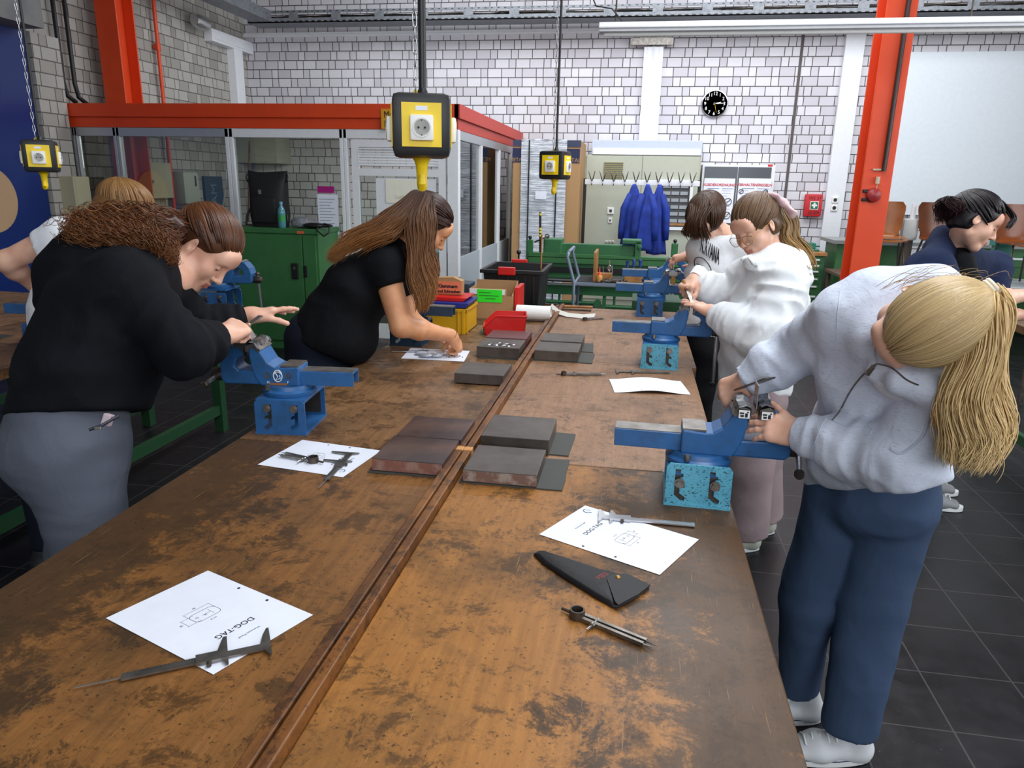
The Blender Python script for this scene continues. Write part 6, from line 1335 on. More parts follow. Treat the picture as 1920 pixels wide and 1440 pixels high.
STRAIGHT = [(4, 5, 4)]*4; RELAX = [(18, 22, 15), (22, 26, 16), (26, 28, 18), (30, 28, 18)]; FIST = [(62, 80, 48), (68, 86, 50), (72, 86, 50), (74, 84, 48)]
def arm_hand(elbow, wrist, hand, re=.042, rw=.026, h=.0026, **k):
    P = [RC(elbow, Vector(elbow).lerp(Vector(wrist), .35), re, re*.98, k=.02), RC(Vector(elbow).lerp(Vector(wrist), .35), wrist, re*.98, rw, k=.02)]+hand
    return grow(P, h)
# ------------------------------------------------------------------ hair
def hair_mat(name, rough=.38):
    t = NT(name); a = t.add('ShaderNodeAttribute', attribute_name='hair'); t.set('Base Color', a.outputs['Color']); t.set('Roughness', rough); t.set('Specular IOR Level', .35); return t.m
HM = hair_mat('hair')
def cat(P, n):
    P = [Vector(p) for p in P]; out = []
    for i in range(n):
        u = i/(n-1)*(len(P)-1); k = min(int(u), len(P)-2); t = u-k; p0 = P[max(k-1, 0)]; p1 = P[k]; p2 = P[k+1]; p3 = P[min(k+2, len(P)-1)]
        out.append(.5*((2*p1)+(p2-p0)*t+(2*p0-5*p1+4*p2-p3)*t*t+(3*p1-p0-3*p2+p3)*t**3))
    return np.array(out)
def locks(name, paths, radii, parent, c0, c1, seed=0, sides=5, taper=.25, flat=1., var=.18, mixp=.5, label=None, c2=None):
    """paths (N,K,3): each lock a tapered tube with its own tint"""
    rs = np.random.RandomState(seed); N, K, _ = paths.shape; T = np.gradient(paths, axis=1); T /= np.linalg.norm(T, axis=2, keepdims=True)+1e-9
    ref = rs.normal(size=(N, 1, 3)); U = np.cross(T, ref); U /= np.linalg.norm(U, axis=2, keepdims=True)+1e-9; Wv = np.cross(T, U)
    tt = np.linspace(0, 1, K); prof = np.minimum(1, (tt/.06)*.6+.4)*(1-(1-taper)*tt**2); prof[-1] *= .3; r = radii[:, None]*prof[None]
    an = np.arange(sides)*2*np.pi/sides; V = paths[:, :, None]+r[:, :, None, None]*(U[:, :, None]*np.cos(an)[:, None]+Wv[:, :, None]*np.sin(an)[:, None]*flat)
    V = V.reshape(-1, 3); b = (np.arange(N)*K*sides)[:, None, None]+(np.arange(K-1)*sides)[None, :, None]; s_ = np.arange(sides)[None, None]; s1 = (s_+1) % sides
    Fq = np.stack([b+s_, b+s1, b+s1+sides, b+s_+sides], -1).reshape(-1, 4)
    o = mesh_obj(name, [(V, Fq)], HM, parent, label); c0 = np.array(lin(c0)[:3]); c1 = np.array(lin(c1)[:3]); tint = 1+rs.uniform(-var, var, (N, 1, 1)); mm = np.clip(tt[None, :, None]**1.2*(1-mixp)+rs.uniform(0, mixp, (N, 1, 1)), 0, 1)
    C = (c0*(1-mm)+c1*mm)*tint; C = np.repeat(C[:, :, None], sides, 2).reshape(-1, 3); ca = o.data.color_attributes.new('hair', 'FLOAT_COLOR', 'POINT')
    if len(ca.data) == len(C): ca.data.foreach_set('color', np.concatenate([C, np.ones((len(C), 1))], 1).astype(F32).ravel())
    return o
def sheet_paths(guides, n, K, spread, seed, wave=0., wl=2.5, curl=0., cl=9., thick=None):
    rs = np.random.RandomState(seed); G = np.array([cat(g, K) for g in guides]); m_ = len(G); u = rs.uniform(0, m_-1.001, n); k = u.astype(int); f = (u-k)[:, None, None]; P = G[k]*(1-f)+G[np.minimum(k+1, m_-1)]*f
    tt = np.linspace(0, 1, K)[None, :, None]; sp = spread if not callable(spread) else spread(tt); P = P+rs.normal(size=(n, 1, 3))*sp*(.35+.65*tt)
    ph = rs.uniform(0, .6, (n, 1, 1)); d1 = rs.normal(size=(n, 1, 3)); d1 /= np.linalg.norm(d1, axis=2, keepdims=True)
    if wave: P = P+wave*np.sin(tt*2*np.pi*wl+ph+u[:, None, None]*1.3)*(d1*.3+np.array([.7, .2, .1]))*np.minimum(1, tt*3)
    if curl:
        T = np.gradient(P, axis=1); T /= np.linalg.norm(T, axis=2, keepdims=True)+1e-9; U = np.cross(T, d1); U /= np.linalg.norm(U, axis=2, keepdims=True)+1e-9; Wv = np.cross(T, U); a = tt*2*np.pi*cl*rs.uniform(.7, 1.3, (n, 1, 1))+ph*7; cr = curl*rs.uniform(.5, 1.3, (n, 1, 1))
        P = P+cr*(U*np.cos(a)+Wv*np.sin(a))*np.minimum(1, tt*5)
    return P
SK_R = (.079, .103, .090); SK_C = (0, -.018, .036)
def scalp_paths(hf, n, K, tie, seed, region, lift=.004, bulge=0., jitter=.06, rsc=1.):
    """locks combed over the skull from the hairline to the tie direction (local)"""
    rs = np.random.RandomState(seed); out = []; td = Vector(tie).normalized(); R3 = Vector(SK_R)*rsc
    while len(out) < n:
        d = Vector(rs.normal(size=3)).normalized()
        if not region(d): continue
        om = d.angle(td)
        if om < .05 or om > 3.0: continue
        pts = []
        for k in range(K):
            t = k/(K-1); q = (d*math.sin((1-t)*om)+td*math.sin(t*om))/math.sin(om); r_ = 1+(lift+bulge*math.sin(t*PI))/.09; pts.append(hf.w(SK_C[0]+q.x*R3.x*r_, SK_C[1]+q.y*R3.y*r_, SK_C[2]+q.z*R3.z*r_))
        out.append(pts)
    return np.array(out, dtype=float).reshape(n, K, 3)
def hair_cap(hf, parent, col, front=(0, .066, .052), fn=(0, .85, -.5), nape=(0, -.03, -.062), nn=(0, .25, -1), rsc=1., extra=(), h=.005, name='hair', col2=None):
    P = [EL(SK_C, tuple(v*rsc for v in SK_R)), EL((0, -.03, -.02), (.074*rsc, .085*rsc, .07), k=.03)]+list(extra)+[PL(front, fn), PL(nape, nn)]
    P.append(EL((.088, .025, -.035), (.03, .05, .055), k=.012, op='s')); P.append(EL((-.088, .025, -.035), (.03, .05, .055), k=.012, op='s')); P.append(EL((0, .08, -.03), (.07, .07, .075), k=.012, op='s'))
    V, Fq = nets(P, h); V = relax(V, Fq, 1); o = mesh_obj(name, [(hf.W(V), Fq)], HM, parent); c = np.array(lin(col)); C = np.repeat(c[None], len(V), 0); n = vnoise((V*np.array([90, 14, 90])).astype(F32))[:, None]; C[:, :3] *= 1+.22*n
    ca = o.data.color_attributes.new('hair', 'FLOAT_COLOR', 'POINT'); ca.data.foreach_set('color', C[:len(ca.data)].astype(F32).ravel()) if len(ca.data) == len(C) else None
    return o
def hair_blob(parent, prims, col, amp=.006, fr=(60, 60, 60), name='hair_mass', h=.006):
    V, Fq = grow(prims, h, cloth_noise(amp, fr)); o = mesh_obj(name, [(V, Fq)], HM, parent); c = np.array(lin(col)); C = np.repeat(c[None], len(V), 0); C[:, :3] *= 1+.3*vnoise((V*50).astype(F32))[:, None]
    ca = o.data.color_attributes.new('hair', 'FLOAT_COLOR', 'POINT')
    if len(ca.data) == len(C): ca.data.foreach_set('color', C.astype(F32).ravel())
    return o
# ------------------------------------------------------------------ clothes materials
def skin_mat(name, c, c2):
    t = NT(name); n = t.noise(22, detail=5); t.set('Base Color', t.mix(t.ramp(n, .42, .7, 0, .6), lin(c), lin(c2))); t.set('Roughness', .48); t.set('Subsurface Weight', .12); t.set('Subsurface Radius', (.02, .008, .004)); t.set('Subsurface Scale', .5); t.bump(t.noise(420, detail=2), .12, .001); return t.m
SKIN = skin_mat('fair skin', 'e0b199', 'd2947a'); SKIN2 = skin_mat('tanned skin', 'd59a70', 'c5805a'); LIP = mat('lips', 'bf7868', .42)
def cloth_mat(name, c, c2=None, sc=500, rough=.85, bump=.25, heather=None):
    t = NT(name); n = t.noise(3, detail=4); col = t.mix(t.ramp(n, .35, .7), lin(c), lin(c2 or c))
    if heather: q = t.noise(1.0, t.mapv((70, 70, 420), (.5, .2, 0)), detail=3); col = t.mix(t.ramp(q, .56, .70, 0, .75), col, lin(heather))
    t.set('Base Color', col); t.set('Roughness', rough); t.set('Specular IOR Level', .2); t.set('Sheen Weight', .1 if sum(lin(c)[:3]) > 1 else 0); t.bump(t.math('ADD', t.math('MULTIPLY', t.noise(sc, detail=2), .12), t.math('MULTIPLY', t.noise(1.0, t.mapv((13, 13, 8)), detail=3, rough=.5, dist=.6), 1.)), .38, .02); return t.m
C_HOOD1 = cloth_mat('black fleece', '070910', '090c14'); C_TROU1 = cloth_mat('slate trousers', '5a5f6c', '505561', 700, .6, .1)
C_WTEE = cloth_mat('white cotton', 'eceef4', 'e6e8f0'); C_BTEE = cloth_mat('black cotton', '08090d', '0b0c11'); C_JEAN = cloth_mat('navy denim', '40526f', '374862', 900, .8, .3); C_JEAN3 = cloth_mat('dark denim', '121826', '161d2c', 900)
C_WHOOD = cloth_mat('white fleece', 'eef1f3', 'e6eaee'); C_GHOOD = cloth_mat('heather grey fleece', 'dae1f1', 'd2daec', 500, .9, .25, 'b4bccf'); C_PINK = cloth_mat('dusty rose trousers', '9c8a8d', '8f7e82'); C_BLK = cloth_mat('black trousers', '0e0e12', '121218'); C_NAVY = cloth_mat('navy jacket', '1a2645', '151e38'); C_TEE4 = cloth_mat('grey white cotton', 'dcdde0', 'd4d6da')
def person(label, foot): return thing('person', label, 'person', foot)
def mid(a, b, t=.5): return Vector(a).lerp(Vector(b), t)
def torso(pel, che, nb, shL, shR, w0, w1, w2, k=.05, fold=.006, sh=.062, ext=()):
    side = Vector(shL)-Vector(shR); wst = mid(pel, che, .45)
    return [FC(pel, wst, side, w0, w1, k=k, fold=fold), FC(wst, che, side, w1, w2, k=k, fold=fold), FC(che, mid(che, nb, .8), side, w2, (w2[0]*.60, w2[1]*.60), k=k, fold=fold*.6), RC(shL, nb, sh, sh*.85, k=k), RC(shR, nb, sh, sh*.85, k=k)]
def sleeve(s, e, w_, r0, r1, r2, k=.035, fold=.006, cut=True):
    m1 = mid(e, w_, .55); return [RC(s, e, r0, r1, k=k, fold=fold, ff=22), RC(e, m1, r1, (r1+r2)*.53, k=k, fold=fold*1.1, ff=30), RC(m1, w_, (r1+r2)*.53, r2, k=.03, fold=fold, ff=34, cut=cut)]
def sneaker(foot, toe_dir, parent, L=.27, upper='sneaker white', sole='sole white', uc='d9dce0', sc='eceff0', stripe=True, z=0.):
    d = Vector(toe_dir); d.z = 0; d.normalize(); s = d.cross(Vector((0, 0, 1))); f = Vector(foot); f.z = z; heel = f-d*.07
    P = [FC(heel+d*.03+Vector((0, 0, .04)), heel+d*L*.55+Vector((0, 0, .045)), s, (.036, .040), (.046, .036)), FC(heel+d*L*.55+Vector((0, 0, .04)), heel+d*(L-.05)+Vector((0, 0, .032)), s, (.046, .036), (.042, .026)), RC(heel+d*.03+Vector((0, 0, .05)), heel+d*.045+Vector((0, 0, .105)), .04, .036), PL((0, 0, z+.012), (0, 0, -1), k=.004)]
    V, Fq = grow(P, .005); sh = mesh_obj('shoe', [(V, Fq)], mat(upper, uc, .55), parent)
    mb = MB(); pts = []; n = 28
    for k in range(n):
        a = 2*PI*k/n; c, q = math.cos(a), math.sin(a); ll = L/2+.004; wd = (.042+.009*c); pts.append((c*ll, q*wd))
    for i in range(1): mb.prism(pts, .030, heel+d*(L/2-.006)+Vector((0, 0, .001)), d, s, (0, 0, 1))
    so = mb.build('sole', mat(sole, sc, .5), sh, bevel=.004)
    if stripe:
        mb = MB(); mb.tube([heel+d*(L/2-.006+p[0]*1.006)+s*p[1]*1.02+Vector((0, 0, .024)) for p in pts], .0014, n=5, closed=True); mb.tube([heel+d*(L/2-.006+p[0]*1.006)+s*p[1]*1.02+Vector((0, 0, .010)) for p in pts[2:12]], .0014, n=5); mb.build('stripe', mat('navy stripe', '2b3558', .5), sh)
    mb = MB()
    for k in range(5):
        c = heel+d*(.105+k*.022)+Vector((0, 0, .094-k*.004)); mb.tube([c-s*.026+Vector((0, 0, -.012)), c+Vector((0, 0, .002)), c+s*.026+Vector((0, 0, -.012))], .0028, n=6)
    mb.build('lace', 'white_p', sh, smooth=True); return sh
def leg(hip, knee, ank, r0, r1, r2, k=.04, fold=.0025, ff=9): return [RC(hip, knee, r0, r1, k=k, fold=fold, ff=ff), RC(knee, ank, r1, r2, k=k, fold=fold, ff=ff, cut=True)]
def on_floor(p, z=0): return Vector((p.x, p.y, z))
# ================================================================== PEOPLE
Z3 = Vector((0, 0, 1))
# ---------------------------------------------------------------- person in black hoodie (left)
t = person('person in black hoodie and slate grey trousers bent over the left blue vise, filing', (-1.47, 1.72, 0))
pel, che, nb = D(132, 790, 1.98), D(210, 600, 2.04), D(268, 512, 2.12)
hc = D(382, 468, 2.30); hf = HF(hc, image_dir(.614, -.79, .06), image_dir(.672, .741, 0), 1.0)
shR, elR, wrR = D(232, 530, 1.94), D(345, 660, 1.96), D(408, 632, 2.13); shL, elL, wrL = D(300, 545, 2.25), D(375, 622, 2.38), D(458, 594, 2.42)
hp = head_patch(hf, D(314, 515, 2.22)); mb_ = []
fR = (D(450, 612, 2.2)-wrR).normalized(); hR = hand_prims(wrR+fR*.012, fR, image_dir(.2, .75, -.6), True, [(55, 75, 45), (62, 80, 48), (66, 80, 48), (68, 78, 46)], thumb=(30, 10, 15), s=1.0)
fL = (D(540, 577, 2.48)-wrL).normalized(); hL = hand_prims(wrL+fL*.01, fL, image_dir(-.05, .98, -.12), False, [(2, 6, 4), (4, 7, 5), (8, 9, 6), (12, 11, 8)], splay=(4, 1, -2, -5), thumb=(12, 2, 2), s=1.02, tdown=20)
body = mesh_obj('body', [hp, arm_hand(elR, wrR+fR*.015, hR)+(), arm_hand(elL, wrL+fL*.01, hL), grow([RC(pel, che, .11, .12), RC(che, nb, .12, .05)], .012)], [SKIN, LIP], t)
face_parts(hf, body, '4a2c1c')
side = shR-shL
P = torso(pel, che, nb, shR, shL, (.155, .150), (.170, .152), (.175, .150), fold=.008, sh=.080, k=.07)
P += [FC(D(125, 800, 1.99), D(136, 765, 1.99), side, (.155, .146), (.157, .148), k=.02)]
P += sleeve(shR, elR, wrR, .084, .068, .040, fold=.009)+sleeve(shL, elL, wrL, .08, .07, .038, fold=.007)
P += [RC(D(110, 515, 2.03), D(165, 470, 2.05), .05, .06, k=.05, fold=.004), RC(D(165, 470, 2.05), D(235, 452, 2.06), .06, .05, k=.05, fold=.004), RC(D(235, 452, 2.06), D(310, 470, 2.10), .05, .035, k=.04), RC(D(105, 520, 2.03), D(85, 565, 2.03), .045, .03, k=.04), RC(D(150, 500, 1.97), D(290, 500, 2.02), .05, .035, k=.04), EL(D(180, 510, 2.07), (.14, .10, .09), k=.06), RC(D(280, 485, 2.06), D(312, 552, 2.12), .024, .022, k=.02)]
P += [PL(D(130, 776, 1.99), image_dir(.06, -1, -.05))]
hood = mesh_obj('hoodie', [grow(P, .0065, cloth_noise(.0035))], C_HOOD1, t)
mb = MB(); mb.cyl(wrR-fR*.02, wrR+fR*.004, .040, .037, n=26, cap=False); mb.build('cuff', C_HOOD1, hood, smooth=True); mb = MB(); mb.cyl(wrL-fL*.02, wrL+fL*.004, .037, .034, n=26, cap=False); mb.build('cuff', C_HOOD1, hood, smooth=True)
hR_, hL_ = D(135, 850, 1.95), D(150, 850, 2.10); kR, kL = D(178, 1060, 1.98)-Z3*.02, D(150, 1010, 2.17)-Z3*.05; aR, aL = Vector((-1.50, 1.62, .13)), Vector((-1.66, 1.82, .13))
P = [FC(D(128, 775, 1.98), D(130, 835, 1.98), side, (.148, .142), (.152, .150), k=.05, fold=.003), EL(D(85, 850, 1.96), (.09, .11, .10), k=.06)]+leg(hR_, kR, aR, .118, .088, .075, k=.05)+leg(hL_, kL, aL, .112, .085, .075, k=.05)
tr = mesh_obj('trousers', [grow(P, .0075, cloth_noise(.003, (10, 10, 24)))], C_TROU1, t)
c = D(186, 800, 1.80); mb = MB(); mb.tube([D(167, 806, 1.79), D(190, 798, 1.80), D(222, 780, 1.83)], .004, n=6); mb.build('pocket_zip', mat('zip dark', '1b2030', .5), tr); mb = MB(); mb.box(D(202, 787, 1.83), (.02, .02, .03), M4=Matrix((C_R, C_F, C_U)).transposed()@Matrix.Rotation(.3, 3, 'Y'), bev=.003); mb.build('phone_edge', mat('pale pink plastic', 'c9b5bd', .4), tr); mb = MB(); mb.box(D(184, 803, 1.785), (.016, .006, .008), M4=Matrix((C_R, C_F, C_U)).transposed(), bev=.001); mb.build('zip_pull', 'steel', tr)
for a, d in ((aR, (1, .1, 0)), (aL, (1, .1, 0))): sneaker(on_floor(a), Vector(d), t, upper='dark shoe', sole='dark sole', uc='23252a', sc='d0d0d0')
HC1 = ('4a2a1a', '6b4024')
hair_cap(hf, t, '4a2a1a', front=(0, .074, .062), fn=(0, .8, -.6), rsc=1.03, name='hair')
tie = (-.1, -.95, .35)
P = scalp_paths(hf, 520, 16, tie, 3, lambda d: d.y > -.2 and d.z > -.45 and not (d.y > .62 and d.z < .25) and not (abs(d.x) > .45 and d.y > -.12 and d.z < -.12), lift=.004, bulge=.009)
locks('hair', P, np.random.RandomState(1).uniform(.0026, .005, len(P)), t, '3f2416', '6d4226', 1, taper=.7)
G = [[D(348, 412, 2.25), D(290, 400, 2.08), D(230, 400, 2.05), D(170, 410, 2.03), D(135, 425, 2.02)], [D(345, 425, 2.2), D(290, 425, 2.02), D(230, 420, 1.99), D(175, 430, 1.98), D(140, 440, 1.98)], [D(330, 445, 2.08), D(305, 450, 2.02), D(260, 440, 1.98), D(205, 440, 1.96), D(160, 446, 1.97)], [D(335, 425, 2.15), D(312, 462, 2.04), D(300, 455, 2.0), D(250, 442, 1.99), D(190, 440, 1.99)], [D(350, 405, 2.28), D(280, 392, 2.12), D(220, 392, 2.10), D(160, 405, 2.08), D(150, 425, 2.06)]]
hair_blob(t, [RC(D(325, 425, 2.10), D(250, 418, 2.04), .030, .034), RC(D(250, 418, 2.04), D(165, 424, 2.0), .034, .022), RC(D(330, 425, 2.14), D(312, 458, 2.08), .024, .018)], '3b2013')
P = sheet_paths(G, 2200, 60, .018, 5, curl=.0085, cl=6)
locks('curly_hair', P, np.random.RandomState(2).uniform(.0008, .0017, len(P)), t, '42251a', '84542f', 2, sides=3, taper=.6, var=.3)
P = sheet_paths([[D(318, 402, 2.25), D(308, 440, 2.13), D(308, 472, 2.05), D(312, 470, 2.02)], [D(330, 405, 2.25), D(318, 440, 2.12), D(306, 478, 2.04), D(296, 472, 2.0)]], 700, 44, .017, 8, curl=.009, cl=4); locks('curly_hair', P, np.full(len(P), .0013), t, '4a2917', '7a4a28', 3, sides=4, var=.3)
# file in the fist
def file_tool(a, b, label, hl=.09, w_=.018, roundh=True, hm='wood_h'):
    a = Vector(a); b = Vector(b); X = (b-a).normalized(); q = thing('hand_file', label, 'file', a); S = X.cross(Z3).normalized()
    mb = MB(); mb.lathe([(.006, 0), (.0125, .006), (.014, .03), (.0115, .06), (.0125, .075), (.008, hl)], a, X, 16); mb.build('handle', hm, q, smooth='auto')
    mb = MB(); mb.cyl(a+X*(hl-.014), a+X*hl, .0095, n=14); mb.build('ferrule', 'steel', q)
    L = (b-a).length-hl-.01; mb = MB(); mb.prism([(0, -w_*.25), (.012, -w_/2), (L, -w_/2), (L, w_/2), (.012, w_/2), (0, w_*.25)], .004, a+X*(hl+.002)-S.cross(X)*.002, X, S, S.cross(X)); mb.build('blade', 'steel', q, bevel=.0008)
    return q
palmR = wrR+fR*.075; file_tool(palmR+image_dir(-.9, -.25, .1)*.02+image_dir(0, -.3, -.1)*.03, D(492, 590, 2.30), 'flat file gripped in the fist of the person in black hoodie')
# ---------------------------------------------------------------- person in white T-shirt behind
t = person('person in white T-shirt with one hand on the hip, mostly hidden behind the curly hair', (-2.36, 2.5, 0))
pel, che, nb = D(125, 640, 2.98), D(150, 490, 2.95), D(195, 432, 2.95); hf = HF(D(235, 402, 2.92), image_dir(.75, -.45, .35), image_dir(.4, .85, 0))
sh, el, wr = D(118, 440, 2.80), D(12, 490, 2.80), D(62, 532, 2.95); sh2 = D(205, 450, 3.1)
fd = (D(85, 555, 3.05)-wr).normalized(); h_ = hand_prims(wr, fd, image_dir(-.4, .2, -.9), True, RELAX)
P = [RC(sh, el, .050, .040, k=.02)]
V1 = grow(P+[RC(el, mid(el, wr, .35), .041, .040, k=.02), RC(mid(el, wr, .35), wr, .040, .026, k=.02)]+h_, .0034)
body = mesh_obj('body', [head_patch(hf, nb), V1, grow([RC(pel, che, .12, .12), RC(che, nb, .11, .05)], .015)], [SKIN, LIP], t); face_parts(hf, body, '5a3a22')
P = torso(pel, che, nb, sh2, sh, (.17, .12), (.165, .12), (.17, .11), fold=.004)+[RC(sh, mid(sh, el, .42), .062, .055, k=.03, fold=.002, cut=True)]
mesh_obj('t_shirt', [grow(P+[PL(D(125, 655, 2.98), (0, 0, -1))], .009, cloth_noise(.003))], C_WTEE, t)
a1, a2 = Vector((-2.36, 2.42, .12)), Vector((-2.36, 2.58, .12)); P = [FC(pel, pel-Z3*.1, sh2-sh, (.155, .11), (.165, .12))]+leg(pel-Z3*.12+Vector((-.05, -.07, 0)), (a1+Vector((0, 0, .38))), a1, .09, .07, .06)+leg(pel-Z3*.12+Vector((.05, .07, 0)), (a2+Vector((0, 0, .38))), a2, .09, .07, .06)
mesh_obj('trousers', [grow(P, .012)], C_JEAN3, t)
for a in (a1, a2): sneaker(on_floor(a), (1, .3, 0), t, upper='dark shoe', sole='dark sole', uc='23252a', sc='d0d0d0')
hair_cap(hf, t, '7a5632', front=(0, .07, .055), rsc=1.04)
P = scalp_paths(hf, 350, 14, (.05, -.6, .8), 7, lambda d: d.z > -.3 and not (d.y > .6 and d.z < .2), bulge=.004); locks('hair', P, np.full(len(P), .0045), t, '6b4726', 'a07a4a', 5, taper=.7)
# ---------------------------------------------------------------- long haired person in black shirt
t = person('person with very long brown hair in black T-shirt leaning over the bench', (-1.38, 3.02, 0))
pel, che, nb = D(598, 650, 3.25), D(672, 545, 3.22), D(735, 462, 3.22); hf = HF(D(799, 425, 3.22), image_dir(.74, -.62, .25), image_dir(.62, .76, -.12), 1.03)
shR, elR, wrR = D(722, 500, 3.09), D(752, 612, 3.12), D(846, 630, 3.32); shL, elL = D(745, 520, 3.36), D(770, 600, 3.42); wrL = D(812, 620, 3.47)
fd = (D(868, 658, 3.395)-wrR).normalized(); h_ = hand_prims(wrR, fd, image_dir(.5, .6, -.5), True, [(48, 40, 15), (55, 45, 18), (60, 50, 20), (60, 50, 20)], thumb=(5, 5, 10), s=.98, tdown=55)
V1 = grow([RC(shR, elR, .060, .047, k=.03), RC(elR, mid(elR, wrR, .35), .045, .043, k=.02), RC(mid(elR, wrR, .35), wrR, .043, .027, k=.02)]+h_, .003)
fl = Vector((.6, .1, -.1)); h2 = hand_prims(wrL, fl, (0, -.3, 1), False, RELAX); V2 = grow([RC(shL, elL, .05, .043, k=.02), RC(elL, wrL, .042, .027, k=.02)]+h2, .0045)
body = mesh_obj('body', [head_patch(hf, nb+image_dir(.1, .3, 0)*.05), V1, V2, grow([RC(pel, che, .13, .13), RC(che, nb, .12, .05)], .015)], [SKIN2, LIP], t); face_parts(hf, body, '3a2418')
P = torso(pel, che, nb, shR, shL, (.170, .145), (.162, .140), (.172, .135), fold=.004, sh=.07, k=.06)+[RC(shR, mid(shR, elR, .30), .080, .072, k=.05, fold=.002, cut=True), RC(shL, mid(shL, elL, .42), .07, .062, k=.05, cut=True), EL(D(650, 640, 3.22), (.13, .15, .11), k=.08)]
mesh_obj('t_shirt', [grow(P+[PL(D(600, 655, 3.25), image_dir(-.45, -1, 0))], .0075, cloth_noise(.0022))], C_BTEE, t)
a1, a2 = Vector((-1.50, 2.95, .12)), Vector((-1.46, 3.17, .12)); p0 = pel-Z3*.12
P = [FC(pel+Z3*.03, p0, shR-shL, (.165, .145), (.17, .15), fold=.002)]+leg(p0+Vector((0, -.08, 0)), a1+Vector((.05, 0, .4)), a1, .11, .08, .06)+leg(p0+Vector((0, .08, 0)), a2+Vector((.05, 0, .4)), a2, .11, .08, .06)
mesh_obj('jeans', [grow(P, .010, cloth_noise(.002))], C_JEAN3, t)
for a in (a1, a2): sneaker(on_floor(a), (1, 0, 0), t, upper='dark shoe', sole='dark sole', uc='23252a', sc='d0d0d0')
hair_blob(t, [RC(D(775, 385, 3.2), D(715, 422, 3.15), .035, .028), RC(D(715, 422, 3.15), D(670, 446, 3.12), .028, .012), RC(D(785, 390, 3.16), D(775, 480, 3.08), .03, .03), RC(D(775, 480, 3.08), D(785, 555, 3.08), .03, .012)], '3a2013')
hair_cap(hf, t, '2e170f', front=(0, .072, .058), fn=(0, .8, -.6), rsc=1.05, nape=(0, -.03, -.09))
par_ = (0, .25, 1)
def reg(d): return d.z > -.5 and not (d.y > .55 and d.z < .3)
G = [[D(775, 362, 3.20), D(735, 395, 3.12), D(690, 425, 3.08), D(645, 452, 3.07), D(618, 488, 3.08)], [D(780, 360, 3.18), D(745, 398, 3.10), D(705, 430, 3.06), D(665, 450, 3.06), D(632, 478, 3.06)], [D(785, 362, 3.16), D(752, 402, 3.08), D(725, 430, 3.05), D(690, 444, 3.04), D(655, 466, 3.05)], [D(790, 364, 3.14), D(765, 410, 3.06), D(745, 435, 3.04), D(720, 445, 3.03), D(690, 458, 3.05)]]
P = sheet_paths(G, 1500, 26, .013, 11, wave=.009); locks('hair', P, np.random.RandomState(4).uniform(.0012, .0026, len(P)), t, '2b140c', '9a6433', 6, var=.25, mixp=.15)
G = [[D(792, 362, 3.14), D(768, 415, 3.04), D(766, 480, 3.03), D(776, 540, 3.05), D(785, 582, 3.07)], [D(800, 363, 3.13), D(785, 415, 3.04), D(785, 480, 3.04), D(795, 540, 3.06), D(800, 575, 3.08)], [D(805, 366, 3.13), D(800, 415, 3.06), D(800, 480, 3.06), D(808, 530, 3.08), D(810, 560, 3.10)], [D(812, 372, 3.14), D(812, 415, 3.1), D(812, 470, 3.1), D(814, 510, 3.12), D(812, 540, 3.12)]]
P = sheet_paths(G, 1400, 26, .011, 12, wave=.010); locks('hair', P, np.random.RandomState(5).uniform(.0012, .0026, len(P)), t, '2b140c', '9c6736', 7, var=.25, mixp=.15)
P = scalp_paths(hf, 320, 14, (0, -.75, -.3), 9, lambda d: d.z > -.1 and not (d.y > .62 and d.z < .3), bulge=.006, rsc=1.03); locks('hair', P, np.full(len(P), .0045), t, '2a140d', '3b1d12', 8, taper=.8)
mb = MB(); u1 = fd; u2 = u1.cross(Z3).normalized(); u3 = u1.cross(u2); c = wrR-fd*.005; mb.tube([c+(u2*math.cos(k*PI/10)+u3*math.sin(k*PI/10))*.031 for k in range(20)], .0018, n=5, closed=True)
single(mb, 'bracelet', mat('rose bracelet', '9a5a46', .4), 'thin brownish bead bracelet on the wrist of the long haired person', 'bracelet', loc=c)
# ---------------------------------------------------------------- person in printed grey-white T-shirt
t = person('person with short brown bowl cut in printed greyish white T-shirt at the furthest vise', (.46, 4.28, 0))
pel, che, nb = D(1330, 620, 4.15), D(1352, 520, 4.1), D(1372, 452, 4.08); hf = HF(D(1322, 415, 4.02), image_dir(-.45, -.8, -.40), image_dir(-.30, .50, -.80), 1.03)
shR, elR, wrR = D(1315, 470, 4.15), D(1298, 498, 4.35), D(1285, 480, 4.42); shL, elL, wrL = D(1405, 478, 4.0), D(1385, 545, 4.0), D(1318, 502, 4.25)
shR, elR, wrR = D(1312, 466, 4.05), D(1314, 492, 4.28), D(1290, 480, 4.45)
f1 = (D(1262, 482, 4.5)-wrR).normalized(); h1 = hand_prims(wrR, f1, image_dir(0, 1, -.3), True, [(40, 45, 20)]*4, thumb=(20, 15, 10)); f2 = (D(1262, 492, 4.45)-wrL).normalized(); h2 = hand_prims(wrL, f2, image_dir(0, 1, -.3), False, STRAIGHT)
body = mesh_obj('body', [head_patch(hf, nb), grow([RC(shR, elR, .047, .04), RC(elR, wrR, .04, .026)]+h1, .004), grow([RC(shL, elL, .047, .04), RC(elL, wrL, .04, .026)]+h2, .004), grow([RC(pel, che, .11, .12), RC(che, nb, .11, .05)], .015)], [SKIN, LIP], t); face_parts(hf, body, '3a2418')
P = torso(pel, che, nb, shR, shL, (.165, .12), (.165, .12), (.18, .115), fold=.005, sh=.06)+[RC(shR, mid(shR, elR, .6), .068, .07, k=.04, fold=.003, cut=True), RC(shL, mid(shL, elL, .7), .068, .07, k=.04, fold=.003, cut=True)]
pt_ = grow(P+[PL(pel-Z3*.02, (0, 0, -1))], .009, cloth_noise(.003)); ts = mesh_obj('t_shirt', [pt_], C_TEE4, t)
from mathutils.bvhtree import BVHTree
